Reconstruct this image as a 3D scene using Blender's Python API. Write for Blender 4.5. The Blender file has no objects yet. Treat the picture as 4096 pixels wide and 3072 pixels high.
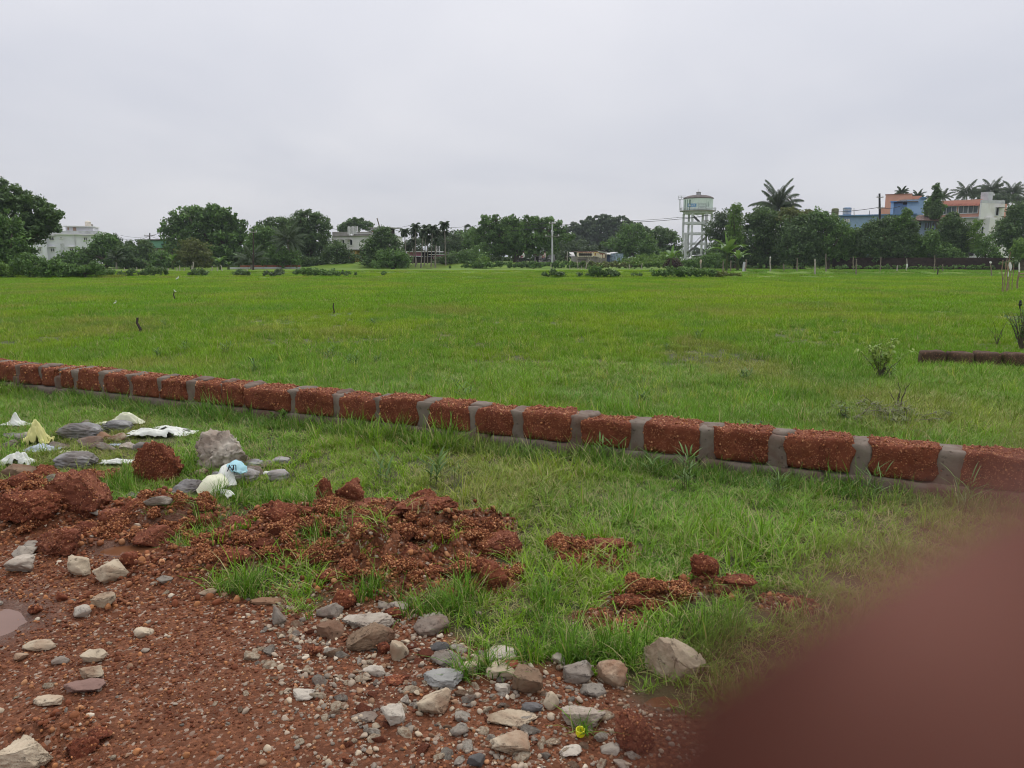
import bpy, bmesh, math, random
import numpy as np
from mathutils import Vector, Matrix

random.seed(7); RNG = np.random.default_rng(7)
scene = bpy.context.scene
COL = scene.collection
R = math.radians

# ------------------------------------------------------------------ camera
CAM_H = 1.5
PITCH = R(9.74)
cam_d = bpy.data.cameras.new('camera'); cam = bpy.data.objects.new('camera', cam_d); COL.objects.link(cam)
cam_d.sensor_width = 36.0; cam_d.lens = 26.0
cam_d.clip_start = 0.002; cam_d.clip_end = 6000
cam.location = (0, 0, CAM_H); cam.rotation_euler = (R(90) - PITCH, 0, 0)
cam_d.dof.use_dof = True; cam_d.dof.focus_distance = 7.0; cam_d.dof.aperture_fstop = 8.6
scene.camera = cam
# ------------------------------------------------------------------ sky and sun
SUN_EL, SUN_AZ = R(58), R(20)       # the bright part of the cloud, beyond the wall
world = bpy.data.worlds.new('World'); scene.world = world; world.use_nodes = True
wn, wl = world.node_tree.nodes, world.node_tree.links
wn.clear()
def wnode(t, **k):
    n = wn.new(t)
    for a, b in k.items(): setattr(n, a, b)
    return n
w_out = wnode('ShaderNodeOutputWorld'); w_bg = wnode('ShaderNodeBackground')
w_sky = wnode('ShaderNodeTexSky'); w_sky.sky_type = 'NISHITA'; w_sky.sun_disc = False
w_sky.sun_elevation = SUN_EL; w_sky.sun_rotation = SUN_AZ
w_skys = wnode('ShaderNodeMix', data_type='RGBA', blend_type='MULTIPLY'); w_skys.inputs[0].default_value = 1
w_skys.inputs[7].default_value = (1, 1, 1, 1)
w_tc = wnode('ShaderNodeTexCoord'); w_sep = wnode('ShaderNodeSeparateXYZ')
w_abs = wnode('ShaderNodeMath', operation='MAXIMUM'); w_abs.inputs[1].default_value = 0.0
w_add = wnode('ShaderNodeMath', operation='ADD'); w_add.inputs[1].default_value = 0.22
w_dx = wnode('ShaderNodeMath', operation='DIVIDE'); w_dy = wnode('ShaderNodeMath', operation='DIVIDE')
w_cmb = wnode('ShaderNodeCombineXYZ')
w_n = wnode('ShaderNodeTexNoise'); w_n.inputs['Scale'].default_value = 0.75; w_n.inputs['Detail'].default_value = 4
w_n.inputs['Roughness'].default_value = 0.48; w_n.inputs['Distortion'].default_value = 0.3
w_ramp = wnode('ShaderNodeValToRGB')
w_ramp.color_ramp.elements[0].position = 0.28; w_ramp.color_ramp.elements[0].color = (6.15, 6.30, 7.00, 1)
w_ramp.color_ramp.elements[1].position = 0.72; w_ramp.color_ramp.elements[1].color = (8.0, 7.95, 8.30, 1)
w_el = wnode('ShaderNodeMapRange'); w_el.inputs['From Min'].default_value = 0.0; w_el.inputs['From Max'].default_value = 1.0
w_el.inputs['To Min'].default_value = 0.905; w_el.inputs['To Max'].default_value = 1.66
w_mul = wnode('ShaderNodeVectorMath', operation='SCALE')
w_mix = wnode('ShaderNodeMix', data_type='RGBA'); w_mix.inputs[0].default_value = 0.94
wl.new(w_tc.outputs['Generated'], w_sep.inputs[0])
wl.new(w_sep.outputs['Z'], w_abs.inputs[0]); wl.new(w_abs.outputs[0], w_add.inputs[0])
wl.new(w_sep.outputs['X'], w_dx.inputs[0]); wl.new(w_add.outputs[0], w_dx.inputs[1])
wl.new(w_sep.outputs['Y'], w_dy.inputs[0]); wl.new(w_add.outputs[0], w_dy.inputs[1])
wl.new(w_dx.outputs[0], w_cmb.inputs[0]); wl.new(w_dy.outputs[0], w_cmb.inputs[1])
wl.new(w_cmb.outputs[0], w_n.inputs['Vector']); wl.new(w_n.outputs['Fac'], w_ramp.inputs[0])
wl.new(w_sep.outputs['Z'], w_el.inputs['Value'])
wl.new(w_ramp.outputs[0], w_mul.inputs[0]); wl.new(w_el.outputs[0], w_mul.inputs['Scale'])
wl.new(w_sky.outputs[0], w_skys.inputs[6])
wl.new(w_skys.outputs[2], w_mix.inputs[6]); wl.new(w_mul.outputs[0], w_mix.inputs[7])
wl.new(w_mix.outputs[2], w_bg.inputs['Color']); w_bg.inputs['Strength'].default_value = 0.1
wl.new(w_bg.outputs[0], w_out.inputs['Surface'])

sun_d = bpy.data.lights.new('sun', 'SUN'); sun = bpy.data.objects.new('sun', sun_d); COL.objects.link(sun)
sun_d.energy = 1.5; sun_d.angle = R(35); sun_d.color = (1.0, 0.965, 0.91)
_sd = Vector((math.sin(SUN_AZ)*math.cos(SUN_EL), math.cos(SUN_AZ)*math.cos(SUN_EL), math.sin(SUN_EL)))
sun.rotation_euler = _sd.to_track_quat('Z', 'Y').to_euler(); sun.location = (0, 0, 60)
scene.view_settings.view_transform = 'Standard'; scene.view_settings.look = 'None'
scene.view_settings.exposure = 0.0; scene.view_settings.gamma = 1.0; scene.view_settings.use_curve_mapping = False
scene.render.engine = 'CYCLES'
cy = scene.cycles
cy.use_denoising = True; cy.denoiser = 'OPENIMAGEDENOISE'; cy.denoising_input_passes = 'RGB_ALBEDO_NORMAL'
cy.use_adaptive_sampling = True; cy.adaptive_threshold = 0.02
cy.max_bounces = 5; cy.diffuse_bounces = 3; cy.glossy_bounces = 2; cy.transmission_bounces = 3
cy.transparent_max_bounces = 6; cy.volume_bounces = 0; cy.caustics_reflective = False; cy.caustics_refractive = False
cy.sample_clamp_indirect = 6
scene.render.filter_size = 1.0; cy.filter_width = 1.0

# ------------------------------------------------------------------ picture -> place (photograph pixels, 4096 wide)
FPX = 26.0/36.0*4096
cp, sp = math.cos(PITCH), math.sin(PITCH)
def ray(sx, sy):
    a = (sx-2048)/FPX; b = (1536-sy)/FPX
    return Vector((a, cp + b*sp, -sp + b*cp))
def P(sx, sy, D):
    r = ray(sx, sy); t = D/r.y
    return Vector((r.x*t, D, CAM_H + r.z*t))
def G(sx, sy, z=0.0):
    r = ray(sx, sy); t = (z-CAM_H)/r.z
    return Vector((r.x*t, r.y*t, z))
def proj(X, Y, Z):
    dz = Z-CAM_H
    f = Y*cp - dz*sp; u = Y*sp + dz*cp
    f = np.maximum(f, 1e-3)
    return 2048 + X/f*FPX, 1536 - u/f*FPX
def mpp(p):     # metres per photograph pixel at a point
    f = p.y*cp - (p.z-CAM_H)*sp
    return f/FPX

# ------------------------------------------------------------------ numpy noise
_TAB = RNG.random(4096).astype(np.float64)*2-1
def _h(i, j, k):
    return _TAB[(i*73856093 ^ j*19349663 ^ k*83492791) & 4095]
def vnoise(x, y, z=None):
    x = np.asarray(x, float); y = np.asarray(y, float); z = np.zeros_like(x) if z is None else np.asarray(z, float)
    xi, yi, zi = np.floor(x).astype(np.int64), np.floor(y).astype(np.int64), np.floor(z).astype(np.int64)
    fx, fy, fz = x-xi, y-yi, z-zi
    fx = fx*fx*(3-2*fx); fy = fy*fy*(3-2*fy); fz = fz*fz*(3-2*fz)
    def L(a, b, t): return a+(b-a)*t
    r = []
    for dz in (0, 1):
        a = L(_h(xi, yi, zi+dz), _h(xi+1, yi, zi+dz), fx)
        b = L(_h(xi, yi+1, zi+dz), _h(xi+1, yi+1, zi+dz), fx)
        r.append(L(a, b, fy))
    return L(r[0], r[1], fz)
def fbm(x, y, z=None, o=4, g=0.5):
    s = 0; a = 1; t = 0
    z = np.zeros_like(np.asarray(x, float)) if z is None else z
    for i in range(o):
        s = s + a*vnoise(x*2**i+17.3*i, y*2**i-9.1*i, z*2**i+3.7*i); t += a; a *= g
    return s/t
def sstep(a, b, x):
    t = np.clip((x-a)/(b-a), 0, 1); return t*t*(3-2*t)

# ------------------------------------------------------------------ materials
MATS = {}
def _nt(name):
    m = bpy.data.materials.new(name); m.use_nodes = True; MATS[name] = m
    nt = m.node_tree; b = nt.nodes['Principled BSDF']
    return m, nt, b
def _mixc(nt, fac, a, b, mode='MIX'):
    n = nt.nodes.new('ShaderNodeMix'); n.data_type = 'RGBA'; n.blend_type = mode
    for sock, v in ((n.inputs[0], fac), (n.inputs[6], a), (n.inputs[7], b)):
        if isinstance(v, bpy.types.NodeSocket): nt.links.new(v, sock)
        elif isinstance(v, (int, float)): sock.default_value = v
        else: sock.default_value = (*v, 1) if len(v) == 3 else v
    return n.outputs[2]
def _noise(nt, vec, scale, detail=3, rough=0.55, dist=0):
    n = nt.nodes.new('ShaderNodeTexNoise'); n.inputs['Scale'].default_value = scale
    n.inputs['Detail'].default_value = detail; n.inputs['Roughness'].default_value = rough; n.inputs['Distortion'].default_value = dist
    nt.links.new(vec, n.inputs['Vector']); return n.outputs['Fac']
def _voro(nt, vec, scale, out='Distance', feature='F1'):
    n = nt.nodes.new('ShaderNodeTexVoronoi'); n.feature = feature; n.inputs['Scale'].default_value = scale
    nt.links.new(vec, n.inputs['Vector']); return n.outputs[out]
def _rng(nt, v, a, b, c=0.0, d=1.0):
    n = nt.nodes.new('ShaderNodeMapRange'); nt.links.new(v, n.inputs['Value'])
    n.inputs['From Min'].default_value = a; n.inputs['From Max'].default_value = b
    n.inputs['To Min'].default_value = c; n.inputs['To Max'].default_value = d
    return n.outputs[0]
def _math(nt, op, a, b):
    n = nt.nodes.new('ShaderNodeMath'); n.operation = op
    for s, v in ((n.inputs[0], a), (n.inputs[1], b)):
        if isinstance(v, bpy.types.NodeSocket): nt.links.new(v, s)
        else: s.default_value = v
    return n.outputs[0]
def _bump(nt, bsdf, h, strength, dist=0.01):
    n = nt.nodes.new('ShaderNodeBump'); n.inputs['Strength'].default_value = strength; n.inputs['Distance'].default_value = dist
    nt.links.new(h, n.inputs['Height']); nt.links.new(n.outputs[0], bsdf.inputs['Normal'])
def _ocoord(nt, rand=True):
    tc = nt.nodes.new('ShaderNodeTexCoord')
    if not rand: return tc.outputs['Object']
    oi = nt.nodes.new('ShaderNodeObjectInfo'); sc = nt.nodes.new('ShaderNodeMath'); sc.operation = 'MULTIPLY'; sc.inputs[1].default_value = 37
    nt.links.new(oi.outputs['Random'], sc.inputs[0])
    ad = nt.nodes.new('ShaderNodeVectorMath'); ad.operation = 'ADD'
    nt.links.new(tc.outputs['Object'], ad.inputs[0]); nt.links.new(sc.outputs[0], ad.inputs[1])
    return ad.outputs[0]
def mat_plain(name, c, rough=0.6, var=0.15, scale=2.0, metal=0, bump=0, spec=0.3, stain=None, stain_amt=0.5):
    m, nt, b = _nt(name); v = _ocoord(nt)
    f = _rng(nt, _noise(nt, v, scale, 4, 0.6), 0.3, 0.7)
    col = _mixc(nt, f, tuple(x*(1-var) for x in c), tuple(min(1, x*(1+var)) for x in c))
    if stain:
        f2 = _rng(nt, _noise(nt, v, scale*0.6, 6, 0.7, 0.6), 0.52, 0.72, 0, stain_amt)
        col = _mixc(nt, f2, col, stain)
    nt.links.new(col, b.inputs['Base Color']); b.inputs['Roughness'].default_value = rough
    b.inputs['Metallic'].default_value = metal; b.inputs['Specular IOR Level'].default_value = spec
    if bump: _bump(nt, b, _noise(nt, v, scale*6, 4), bump)
    return m
def mat_stone(name, c1, c2, pit, pitscale=60, rough=0.85, bump=0.6, dirt=None, dirt_amt=0.6, fleck=None):
    m, nt, b = _nt(name); v = _ocoord(nt)
    col = _mixc(nt, _rng(nt, _noise(nt, v, 6, 5, 0.6), 0.32, 0.68), c1, c2)
    pn = _noise(nt, v, pitscale, 4, 0.65)
    col = _mixc(nt, _rng(nt, pn, 0.60, 0.70, 0, 0.85), col, pit)
    if fleck:
        fv = _voro(nt, v, pitscale*1.6)
        col = _mixc(nt, _math(nt, 'MULTIPLY', _rng(nt, fv, 0.40, 0.22), _rng(nt, _noise(nt, v, 25, 2), 0.40, 0.55, 0, .8)), col, fleck)
        col = _mixc(nt, _math(nt, 'MULTIPLY', _rng(nt, _voro(nt, v, pitscale*.7), 0.36, 0.20), _rng(nt, _noise(nt, v, 14, 2), 0.48, 0.6, 0, .7)), col, fleck)
    if dirt:
        g = nt.nodes.new('ShaderNodeNewGeometry'); s = nt.nodes.new('ShaderNodeSeparateXYZ')
        nt.links.new(v, s.inputs[0])
        dn = _math(nt, 'MULTIPLY', _rng(nt, _noise(nt, v, 3.5, 4, 0.6, 0.4), 0.46, 0.66), dirt_amt)
        col = _mixc(nt, dn, col, dirt)
    nt.links.new(col, b.inputs['Base Color'])
    b.inputs['Roughness'].default_value = rough; b.inputs['Specular IOR Level'].default_value = 0.25
    hh = _math(nt, 'ADD', _math(nt, 'MULTIPLY', _noise(nt, v, pitscale*0.5, 6, 0.7), 1.0), _rng(nt, pn, 0.56, 0.7, 0, -0.5))
    _bump(nt, b, hh, bump, 0.012)
    return m
def mat_leaf(name, c, c2, trans=0.25, rough=0.5, attr='lv'):
    m, nt, b = _nt(name)
    a = nt.nodes.new('ShaderNodeAttribute'); a.attribute_name = attr
    col = _mixc(nt, a.outputs['Fac'], c, c2)
    nt.links.new(col, b.inputs['Base Color']); b.inputs['Roughness'].default_value = rough
    b.inputs['Specular IOR Level'].default_value = 0.25
    t = nt.nodes.new('ShaderNodeBsdfTranslucent'); nt.links.new(_mixc(nt, 0.3, col, (0.3, 0.4, 0.05)), t.inputs['Color'])
    mx = nt.nodes.new('ShaderNodeMixShader'); mx.inputs[0].default_value = trans
    nt.links.new(b.outputs[0], mx.inputs[1]); nt.links.new(t.outputs[0], mx.inputs[2])
    nt.links.new(mx.outputs[0], nt.nodes['Material Output'].inputs['Surface'])
    return m

# crown greens: (dark, light)
LEAF = {
 'dark':   mat_leaf('leaf_dark', (.026, .056, .026), (.155, .250, .090)),
 'mid':    mat_leaf('leaf_mid', (.028, .066, .022), (.185, .330, .085)),
 'bright': mat_leaf('leaf_bright', (.070, .145, .026), (.200, .330, .065)),
 'grey':   mat_leaf('leaf_grey', (.034, .056, .034), (.120, .170, .095)),
 'olive':  mat_leaf('leaf_olive', (.075, .100, .030), (.200, .215, .070)),
 'palm':   mat_leaf('leaf_palm', (.030, .050, .026), (.075, .110, .048), 0.10, 0.6),
 'banana': mat_leaf('leaf_banana', (.060, .135, .030), (.170, .320, .070), 0.35, 0.4),
 'weed':   mat_leaf('leaf_weed', (.060, .130, .025), (.170, .270, .080), 0.3, 0.5),
 'lime': mat_leaf('leaf_lime', (.150, .230, .040), (.330, .430, .090), .35),
 'purple': mat_leaf('leaf_purple', (.030, .018, .018), (.085, .035, .040), 0.15, 0.5),
}
M_BARK = mat_plain('bark', (.10, .08, .06), 0.9, .4, 3, bump=.4)
M_PALMBARK = mat_plain('palm_bark', (.24, .21, .18), 0.9, .3, 2, bump=.3)
M_POST = mat_plain('weathered_wood', (.22, .18, .14), 0.9, .4, 5, bump=.3)
M_POSTPALE = mat_plain('pale_wood', (.42, .38, .32), 0.9, .3, 5, bump=.3)
M_DARKWOOD = mat_plain('dark_wood', (.055, .04, .035), 0.9, .4, 5, bump=.3)

# ------------------------------------------------------------------ objects
WLOC = {}
def tag(o, label=None, cat=None, group=None, kind=None):
    if label: o['label'] = label
    if cat: o['category'] = cat
    if group: o['group'] = group
    if kind: o['kind'] = kind
    return o
def link_mesh(name, me, mat, parent=None, loc=None):
    o = bpy.data.objects.new(name, me); COL.objects.link(o)
    if mat is not None and not me.materials: me.materials.append(mat)
    if parent is not None: o.parent = parent
    if loc is not None: o.location = loc
    return o
def mesh_arr(name, V, F, smooth=False, attr=None):
    """V (n,3), F (m,k) arrays of one face size."""
    V = np.ascontiguousarray(V, dtype=np.float32); F = np.ascontiguousarray(F, dtype=np.int32)
    me = bpy.data.meshes.new(name); me.vertices.add(len(V)); me.vertices.foreach_set('co', V.ravel())
    k = F.shape[1]; me.loops.add(F.size); me.loops.foreach_set('vertex_index', F.ravel())
    me.polygons.add(len(F)); me.polygons.foreach_set('loop_start', np.arange(0, F.size, k, dtype=np.int32))
    me.update(calc_edges=True)
    if smooth: me.polygons.foreach_set('use_smooth', np.ones(len(F), dtype=bool))
    if attr is not None:
        for an, av in attr.items():
            a = me.attributes.new(an, 'FLOAT', 'POINT'); a.data.foreach_set('value', np.asarray(av, dtype=np.float32))
    return me
def thing(name, loc, label, cat, group=None):
    e = bpy.data.objects.new(name, None); COL.objects.link(e); e.location = loc; e.empty_display_size = 0.2
    tag(e, label, cat, group); WLOC[e.name] = Vector(loc); return e
class MB:
    def __init__(s): s.v = []; s.f = []
    def add(s, vs, fs):
        n = len(s.v); s.v += [tuple(v) for v in vs]; s.f += [tuple(i+n for i in f) for f in fs]; return s
    def box(s, c, size, rz=0, M=None):
        hx, hy, hz = size[0]/2, size[1]/2, size[2]/2
        vs = [Vector((x*hx, y*hy, z*hz)) for z in (-1, 1) for y in (-1, 1) for x in (-1, 1)]
        m = Matrix.Rotation(rz, 3, 'Z') if M is None else M
        c = Vector(c)
        return s.add([m @ v + c for v in vs], [(0, 2, 3, 1), (4, 5, 7, 6), (0, 1, 5, 4), (2, 6, 7, 3), (0, 4, 6, 2), (1, 3, 7, 5)])
    def hexa(s, p8):
        return s.add(p8, [(0, 2, 3, 1), (4, 5, 7, 6), (0, 1, 5, 4), (2, 6, 7, 3), (0, 4, 6, 2), (1, 3, 7, 5)])
    def tube(s, pts, rad, n=6, cap=True):
        pts = [Vector(p) for p in pts]
        if not hasattr(rad, '__len__'): rad = [rad]*len(pts)
        n0 = len(s.v); a = None
        for i, p in enumerate(pts):
            d = (pts[min(i+1, len(pts)-1)]-pts[max(i-1, 0)])
            d = d.normalized() if d.length > 1e-9 else Vector((0, 0, 1))
            if a is None:
                a = d.orthogonal().normalized()
            a = (a-d*a.dot(d)); a = a.normalized() if a.length > 1e-6 else d.orthogonal().normalized()
            b = d.cross(a)
            for k in range(n):
                t = 2*math.pi*k/n
                s.v.append(tuple(p+(a*math.cos(t)+b*math.sin(t))*rad[i]))
        for i in range(len(pts)-1):
            for k in range(n):
                q = n0+i*n; k2 = (k+1) % n
                s.f.append((q+k, q+k2, q+n+k2, q+n+k))
        if cap:
            s.f.append(tuple(n0+k for k in reversed(range(n)))); q = n0+(len(pts)-1)*n
            s.f.append(tuple(q+k for k in range(n)))
        return s
    def lathe(s, c, prof, n=16):
        c = Vector(c); n0 = len(s.v)
        for r, z in prof:
            for k in range(n):
                t = 2*math.pi*k/n; s.v.append((c.x+r*math.cos(t), c.y+r*math.sin(t), c.z+z))
        for i in range(len(prof)-1):
            for k in range(n):
                q = n0+i*n; k2 = (k+1) % n
                s.f.append((q+k, q+k2, q+n+k2, q+n+k))
        s.f.append(tuple(n0+k for k in reversed(range(n)))); q = n0+(len(prof)-1)*n
        s.f.append(tuple(q+k for k in range(n)))
        return s
    def build(s, name, mat, parent=None, smooth=False, base=None):
        w = Vector(base) if base is not None else (WLOC.get(parent.name, Vector()) if parent is not None else Vector())
        me = bpy.data.meshes.new(name)
        me.from_pydata([(v[0]-w.x, v[1]-w.y, v[2]-w.z) for v in s.v], [], s.f); me.update()
        if smooth: me.polygons.foreach_set('use_smooth', [True]*len(me.polygons))
        o = link_mesh(name, me, mat, parent, loc=w if (parent is None and base is not None) else None)
        WLOC[o.name] = w; return o

# ------------------------------------------------------------------ terrain height
# heaps of crumbled laterite: photo x, y, half width px, half depth px, height m
MOUNDS = [(1590, 2190, 330, 120, .20), (1880, 2150, 180, 90, .12), (1380, 2200, 120, 70, .10), (1000, 2190, 280, 70, .11),
          (1180, 2090, 220, 80, .08), (2380, 2230, 190, 60, .06), (2620, 2400, 200, 60, .06), (2870, 2360, 150, 50, .05),
          (760, 2260, 260, 80, .08), (100, 2080, 280, 90, .13), (620, 2060, 260, 60, .10), (1500, 2330, 260, 60, .08),
          (1950, 2330, 160, 60, .09), (2450, 2490, 160, 45, .04), (370, 2150, 160, 60, .03), (250, 2900, 180, 70, .03),
          (420, 2420, 150, 40, .02), (3150, 2440, 120, 40, .03)]
MW = []
for (cx, cy_, rx, ry, hh) in MOUNDS:
    c = G(cx, cy_); m = mpp(c)
    y0 = G(cx, cy_-ry).y; y1 = G(cx, cy_+ry).y
    MW.append((c.x, c.y, rx*m, abs(y0-y1)/2, hh))
BARE = [(-2500, 1500), (-600, 1700), (0, 1960), (300, 2050), (520, 2110), (700, 2190), (880, 2330), (1200, 2390), (1500, 2450), (1750, 2500), (1900, 2580),
        (2080, 2650), (2330, 2650), (2520, 2720), (2680, 2790), (2900, 2860), (3300, 3000), (4500, 3500)]
BX = np.array([b[0] for b in BARE], float); BY = np.array([b[1] for b in BARE], float)
PUDDLES = [(-95, 2500, 140, 90, 'p'), (500, 2195, 110, 20, 'b'), (690, 2105, 70, 22, 'b'), (2660, 2800, 90, 26, 'b')]
PW = []
for (cx, cy_, rx, ry, k) in PUDDLES:
    c = G(cx, cy_); m = mpp(c); PW.append((c.x, c.y, rx*m, abs(G(cx, cy_-ry).y-G(cx, cy_+ry).y)/2, k))
def near(x, y):
    return (y < 12) & (np.abs(x) < 12)
def mound_f(x, y):
    h = np.zeros_like(x); f = np.zeros_like(x)
    wx = x+0.07*fbm(x*4, y*4, o=3); wy = y+0.07*fbm(x*4+9, y*4+5, o=3)
    for (cx, cy_, a, b, hh) in MW:
        d = np.sqrt(((wx-cx)/a)**2+((wy-cy_)/b)**2)
        g = sstep(1.25, 0.35, d); h = np.maximum(h, hh*g); f = np.maximum(f, sstep(1.15, .85, d))
    return h, f
def pud(x, y):
    d = np.full_like(x, 9.0)
    for (cx, cy_, a, b, k) in PW:
        q = np.sqrt(((x-cx)/a)**2+((y-cy_)/b)**2)+0.55*fbm(x*4.5, y*4.5, o=4); d = np.minimum(d, q)
    return d
def bare_f(x, y):
    sx, sy = proj(x, y, np.zeros_like(x))
    n = fbm(x*3.1, y*3.1, o=4)
    return sstep(-35, 35, sy-np.interp(sx, BX, BY)+n*130)*(y < 9)
def H(x, y):
    x = np.atleast_1d(np.asarray(x, float)); y = np.atleast_1d(np.asarray(y, float))
    nr = sstep(11.5, 9.0, y)*sstep(9, 7.5, np.abs(x))
    h = 0.018*fbm(x*0.9, y*0.9, o=3)*nr
    mh, mf = mound_f(x, y)
    b = bare_f(x, y)
    lump = np.abs(fbm(x*9, y*9, o=4, g=.6))
    h = h + nr*(mh*(0.35+1.5*lump) + mf*0.035*lump)
    h = h + nr*b*(0.006*fbm(x*22, y*22, o=2)+0.010*np.abs(fbm(x*5+3, y*5, o=3)))
    p = pud(x, y); pf = sstep(1.35, 0.75, p)*nr
    h = h*(1-pf) - 0.022*pf
    # field bunds
    yb = 54.5 + 0.02*x + 0.8*vnoise(x*0.08, x*0+2)
    h = h + 0.22*np.exp(-((y-yb)/0.6)**2)*(0.6+0.6*vnoise(x*.7, y*.2)*.5)*(x < 24)
    h = h + 0.18*np.exp(-((y-70-0.03*x)/0.6)**2)*(x > -25)*(x < 14)
    h = h + 0.25*np.exp(-((y-66+0.02*x)/0.8)**2)*(x > 14)
    h = h + 0.03*fbm(x*.2, y*.2, o=2)*sstep(10, 14, y)
    # raised ground of the road and the village beyond
    h = h + 0.55*sstep(99, 103, y)*sstep(-30, -24, x)*sstep(58, 40, x)*sstep(150, 112, y)
    h = h + 0.3*sstep(92, 130, y)
    return h
def Hs(x, y): return float(H(x, y)[0])
def ground_at(sx, sy):
    z = 0.0
    for _ in range(4):
        p = G(sx, sy, z); z = Hs(p.x, p.y)
    return G(sx, sy, z)

def build_ground():
    def ax(fine0, fine1, st, mids, far):
        a = list(np.arange(fine0, fine1, st))
        return a
    xs = list(np.arange(-7.2, 5.4, 0.042)); x = 5.4; s = .06
    while x < 1600: xs.append(x); s = min(s*1.12, max(1.0, x*.12)); x += s
    x = -7.2-.06; s = .06
    while x > -1600: xs.insert(0, x); s = min(s*1.12, max(1.0, -x*.12)); x -= s
    ys = list(np.arange(1.3, 8.6, 0.034)); y = 8.6; s = .05
    while y < 3000: ys.append(y); s = min(s*1.12, 0.45 if y < 112 else y*.1); y += s
    y = 1.3-.06; s = .06
    while y > -400: ys.insert(0, y); s = s*1.15; y -= s
    xs, ys = np.array(xs), np.array(ys)
    X, Y = np.meshgrid(xs, ys); x = X.ravel(); y = Y.ravel()
    z = H(x, y)
    V = np.stack([x, y, z], 1); nx, ny = len(xs), len(ys)
    i = np.arange(nx*ny).reshape(ny, nx)
    F = np.stack([i[:-1, :-1], i[:-1, 1:], i[1:, 1:], i[1:, :-1]], -1).reshape(-1, 4)
    _, mf = mound_f(x, y); b = bare_f(x, y)
    nr = sstep(11.5, 9.0, y)*sstep(9, 7.5, np.abs(x))
    p = pud(x, y); wet = sstep(2.6, 1.0, p)*nr
    me = mesh_arr('ground', V, F, smooth=True, attr={'red': np.maximum(b, mf*nr)*nr, 'wet': wet, 'bare': b*nr})
    m, nt, bs = _nt('ground_soil')
    tc = nt.nodes.new('ShaderNodeTexCoord'); v = tc.outputs['Object']
    def at(n):
        a = nt.nodes.new('ShaderNodeAttribute'); a.attribute_name = n; return a.outputs['Fac']
    sep = nt.nodes.new('ShaderNodeSeparateXYZ'); nt.links.new(v, sep.inputs[0])
    soil = _mixc(nt, _rng(nt, _noise(nt, v, 5, 5), .35, .65), (.035, .045, .012), (.085, .070, .030))
    field = _mixc(nt, _rng(nt, _noise(nt, v, .35, 6, .65), .35, .65), (.085, .175, .010), (.140, .215, .014))
    field = _mixc(nt, _rng(nt, _noise(nt, v, .12, 3, .6), .5, .72, 0, .6), field, (.135, .16, .025))
    g = _mixc(nt, _rng(nt, sep.outputs['Y'], 9, 30), soil, field)
    vo = _voro(nt, v, 85, 'Color'); vs = nt.nodes.new('ShaderNodeSeparateColor'); nt.links.new(vo, vs.inputs[0])
    red = _mixc(nt, _rng(nt, _noise(nt, v, 3, 5, .6), .3, .7), (.100, .032, .013), (.165, .060, .025))
    red = _mixc(nt, _rng(nt, vs.outputs[0], .55, .95, 0, .7), red, (.30, .115, .055))
    red = _mixc(nt, _rng(nt, vs.outputs[1], .88, .98, 0, .8), red, (.42, .33, .25))
    mud = _mixc(nt, _rng(nt, _noise(nt, v, 8, 4), .3, .7), (.085, .040, .024), (.15, .075, .048))
    red = _mixc(nt, _math(nt, 'MULTIPLY', at('wet'), .85), red, mud)
    col = _mixc(nt, at('red'), g, red)
    nt.links.new(col, bs.inputs['Base Color'])
    nt.links.new(_mixc(nt, _math(nt, 'MULTIPLY', at('wet'), at('bare')), (.8, .8, .8), (.35, .35, .35)), bs.inputs['Roughness'])
    bs.inputs['Specular IOR Level'].default_value = 0.25
    hgt = _math(nt, 'ADD', _math(nt, 'MULTIPLY', _voro(nt, v, 85), -.6), _noise(nt, v, 40, 6, .7))
    _bump(nt, bs, _math(nt, 'MULTIPLY', hgt, _math(nt, 'ADD', at('red'), .3)), .9, .012)
    o = link_mesh('ground', me, m); tag(o, kind='structure')
build_ground()

# puddles
def mat_water(name, c, rough=.04):
    m, nt, b = _nt(name); v = _ocoord(nt, False)
    nt.links.new(_mixc(nt, _noise(nt, v, 3), tuple(x*.8 for x in c), tuple(x*1.2 for x in c)), b.inputs['Base Color'])
    b.inputs['Roughness'].default_value = rough; b.inputs['Specular IOR Level'].default_value = .6
    b.inputs['IOR'].default_value = 1.33
    _bump(nt, b, _noise(nt, v, 9, 2), .03, .01)
    return m
M_WATER = mat_water('muddy_water', (.19, .105, .075))
M_WATER2 = mat_water('brown_water', (.15, .065, .032), .08)
plab = ['pinkish muddy puddle on the bare laterite ground', 'narrow brown puddle between the laterite clods',
        'small brown pool beside the clods behind the gravel', 'rusty shallow water beside the big pale boulder']
for (cx, cy_, a, b, k), lab in zip(PW, plab):
    mb = MB(); n = 60; vs = [(cx, cy_, -.012)]
    for i in range(n):
        t = 2*math.pi*i/n; r = 1.9
        vs.append((cx+a*r*math.cos(t), cy_+b*r*math.sin(t), -.012))
    mb.add(vs, [(0, i+1, (i+1) % n+1) for i in range(n)])
    o = mb.build('puddle_water', M_WATER if k == 'p' else M_WATER2, None); tag(o, lab, 'puddle', kind='structure')
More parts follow.
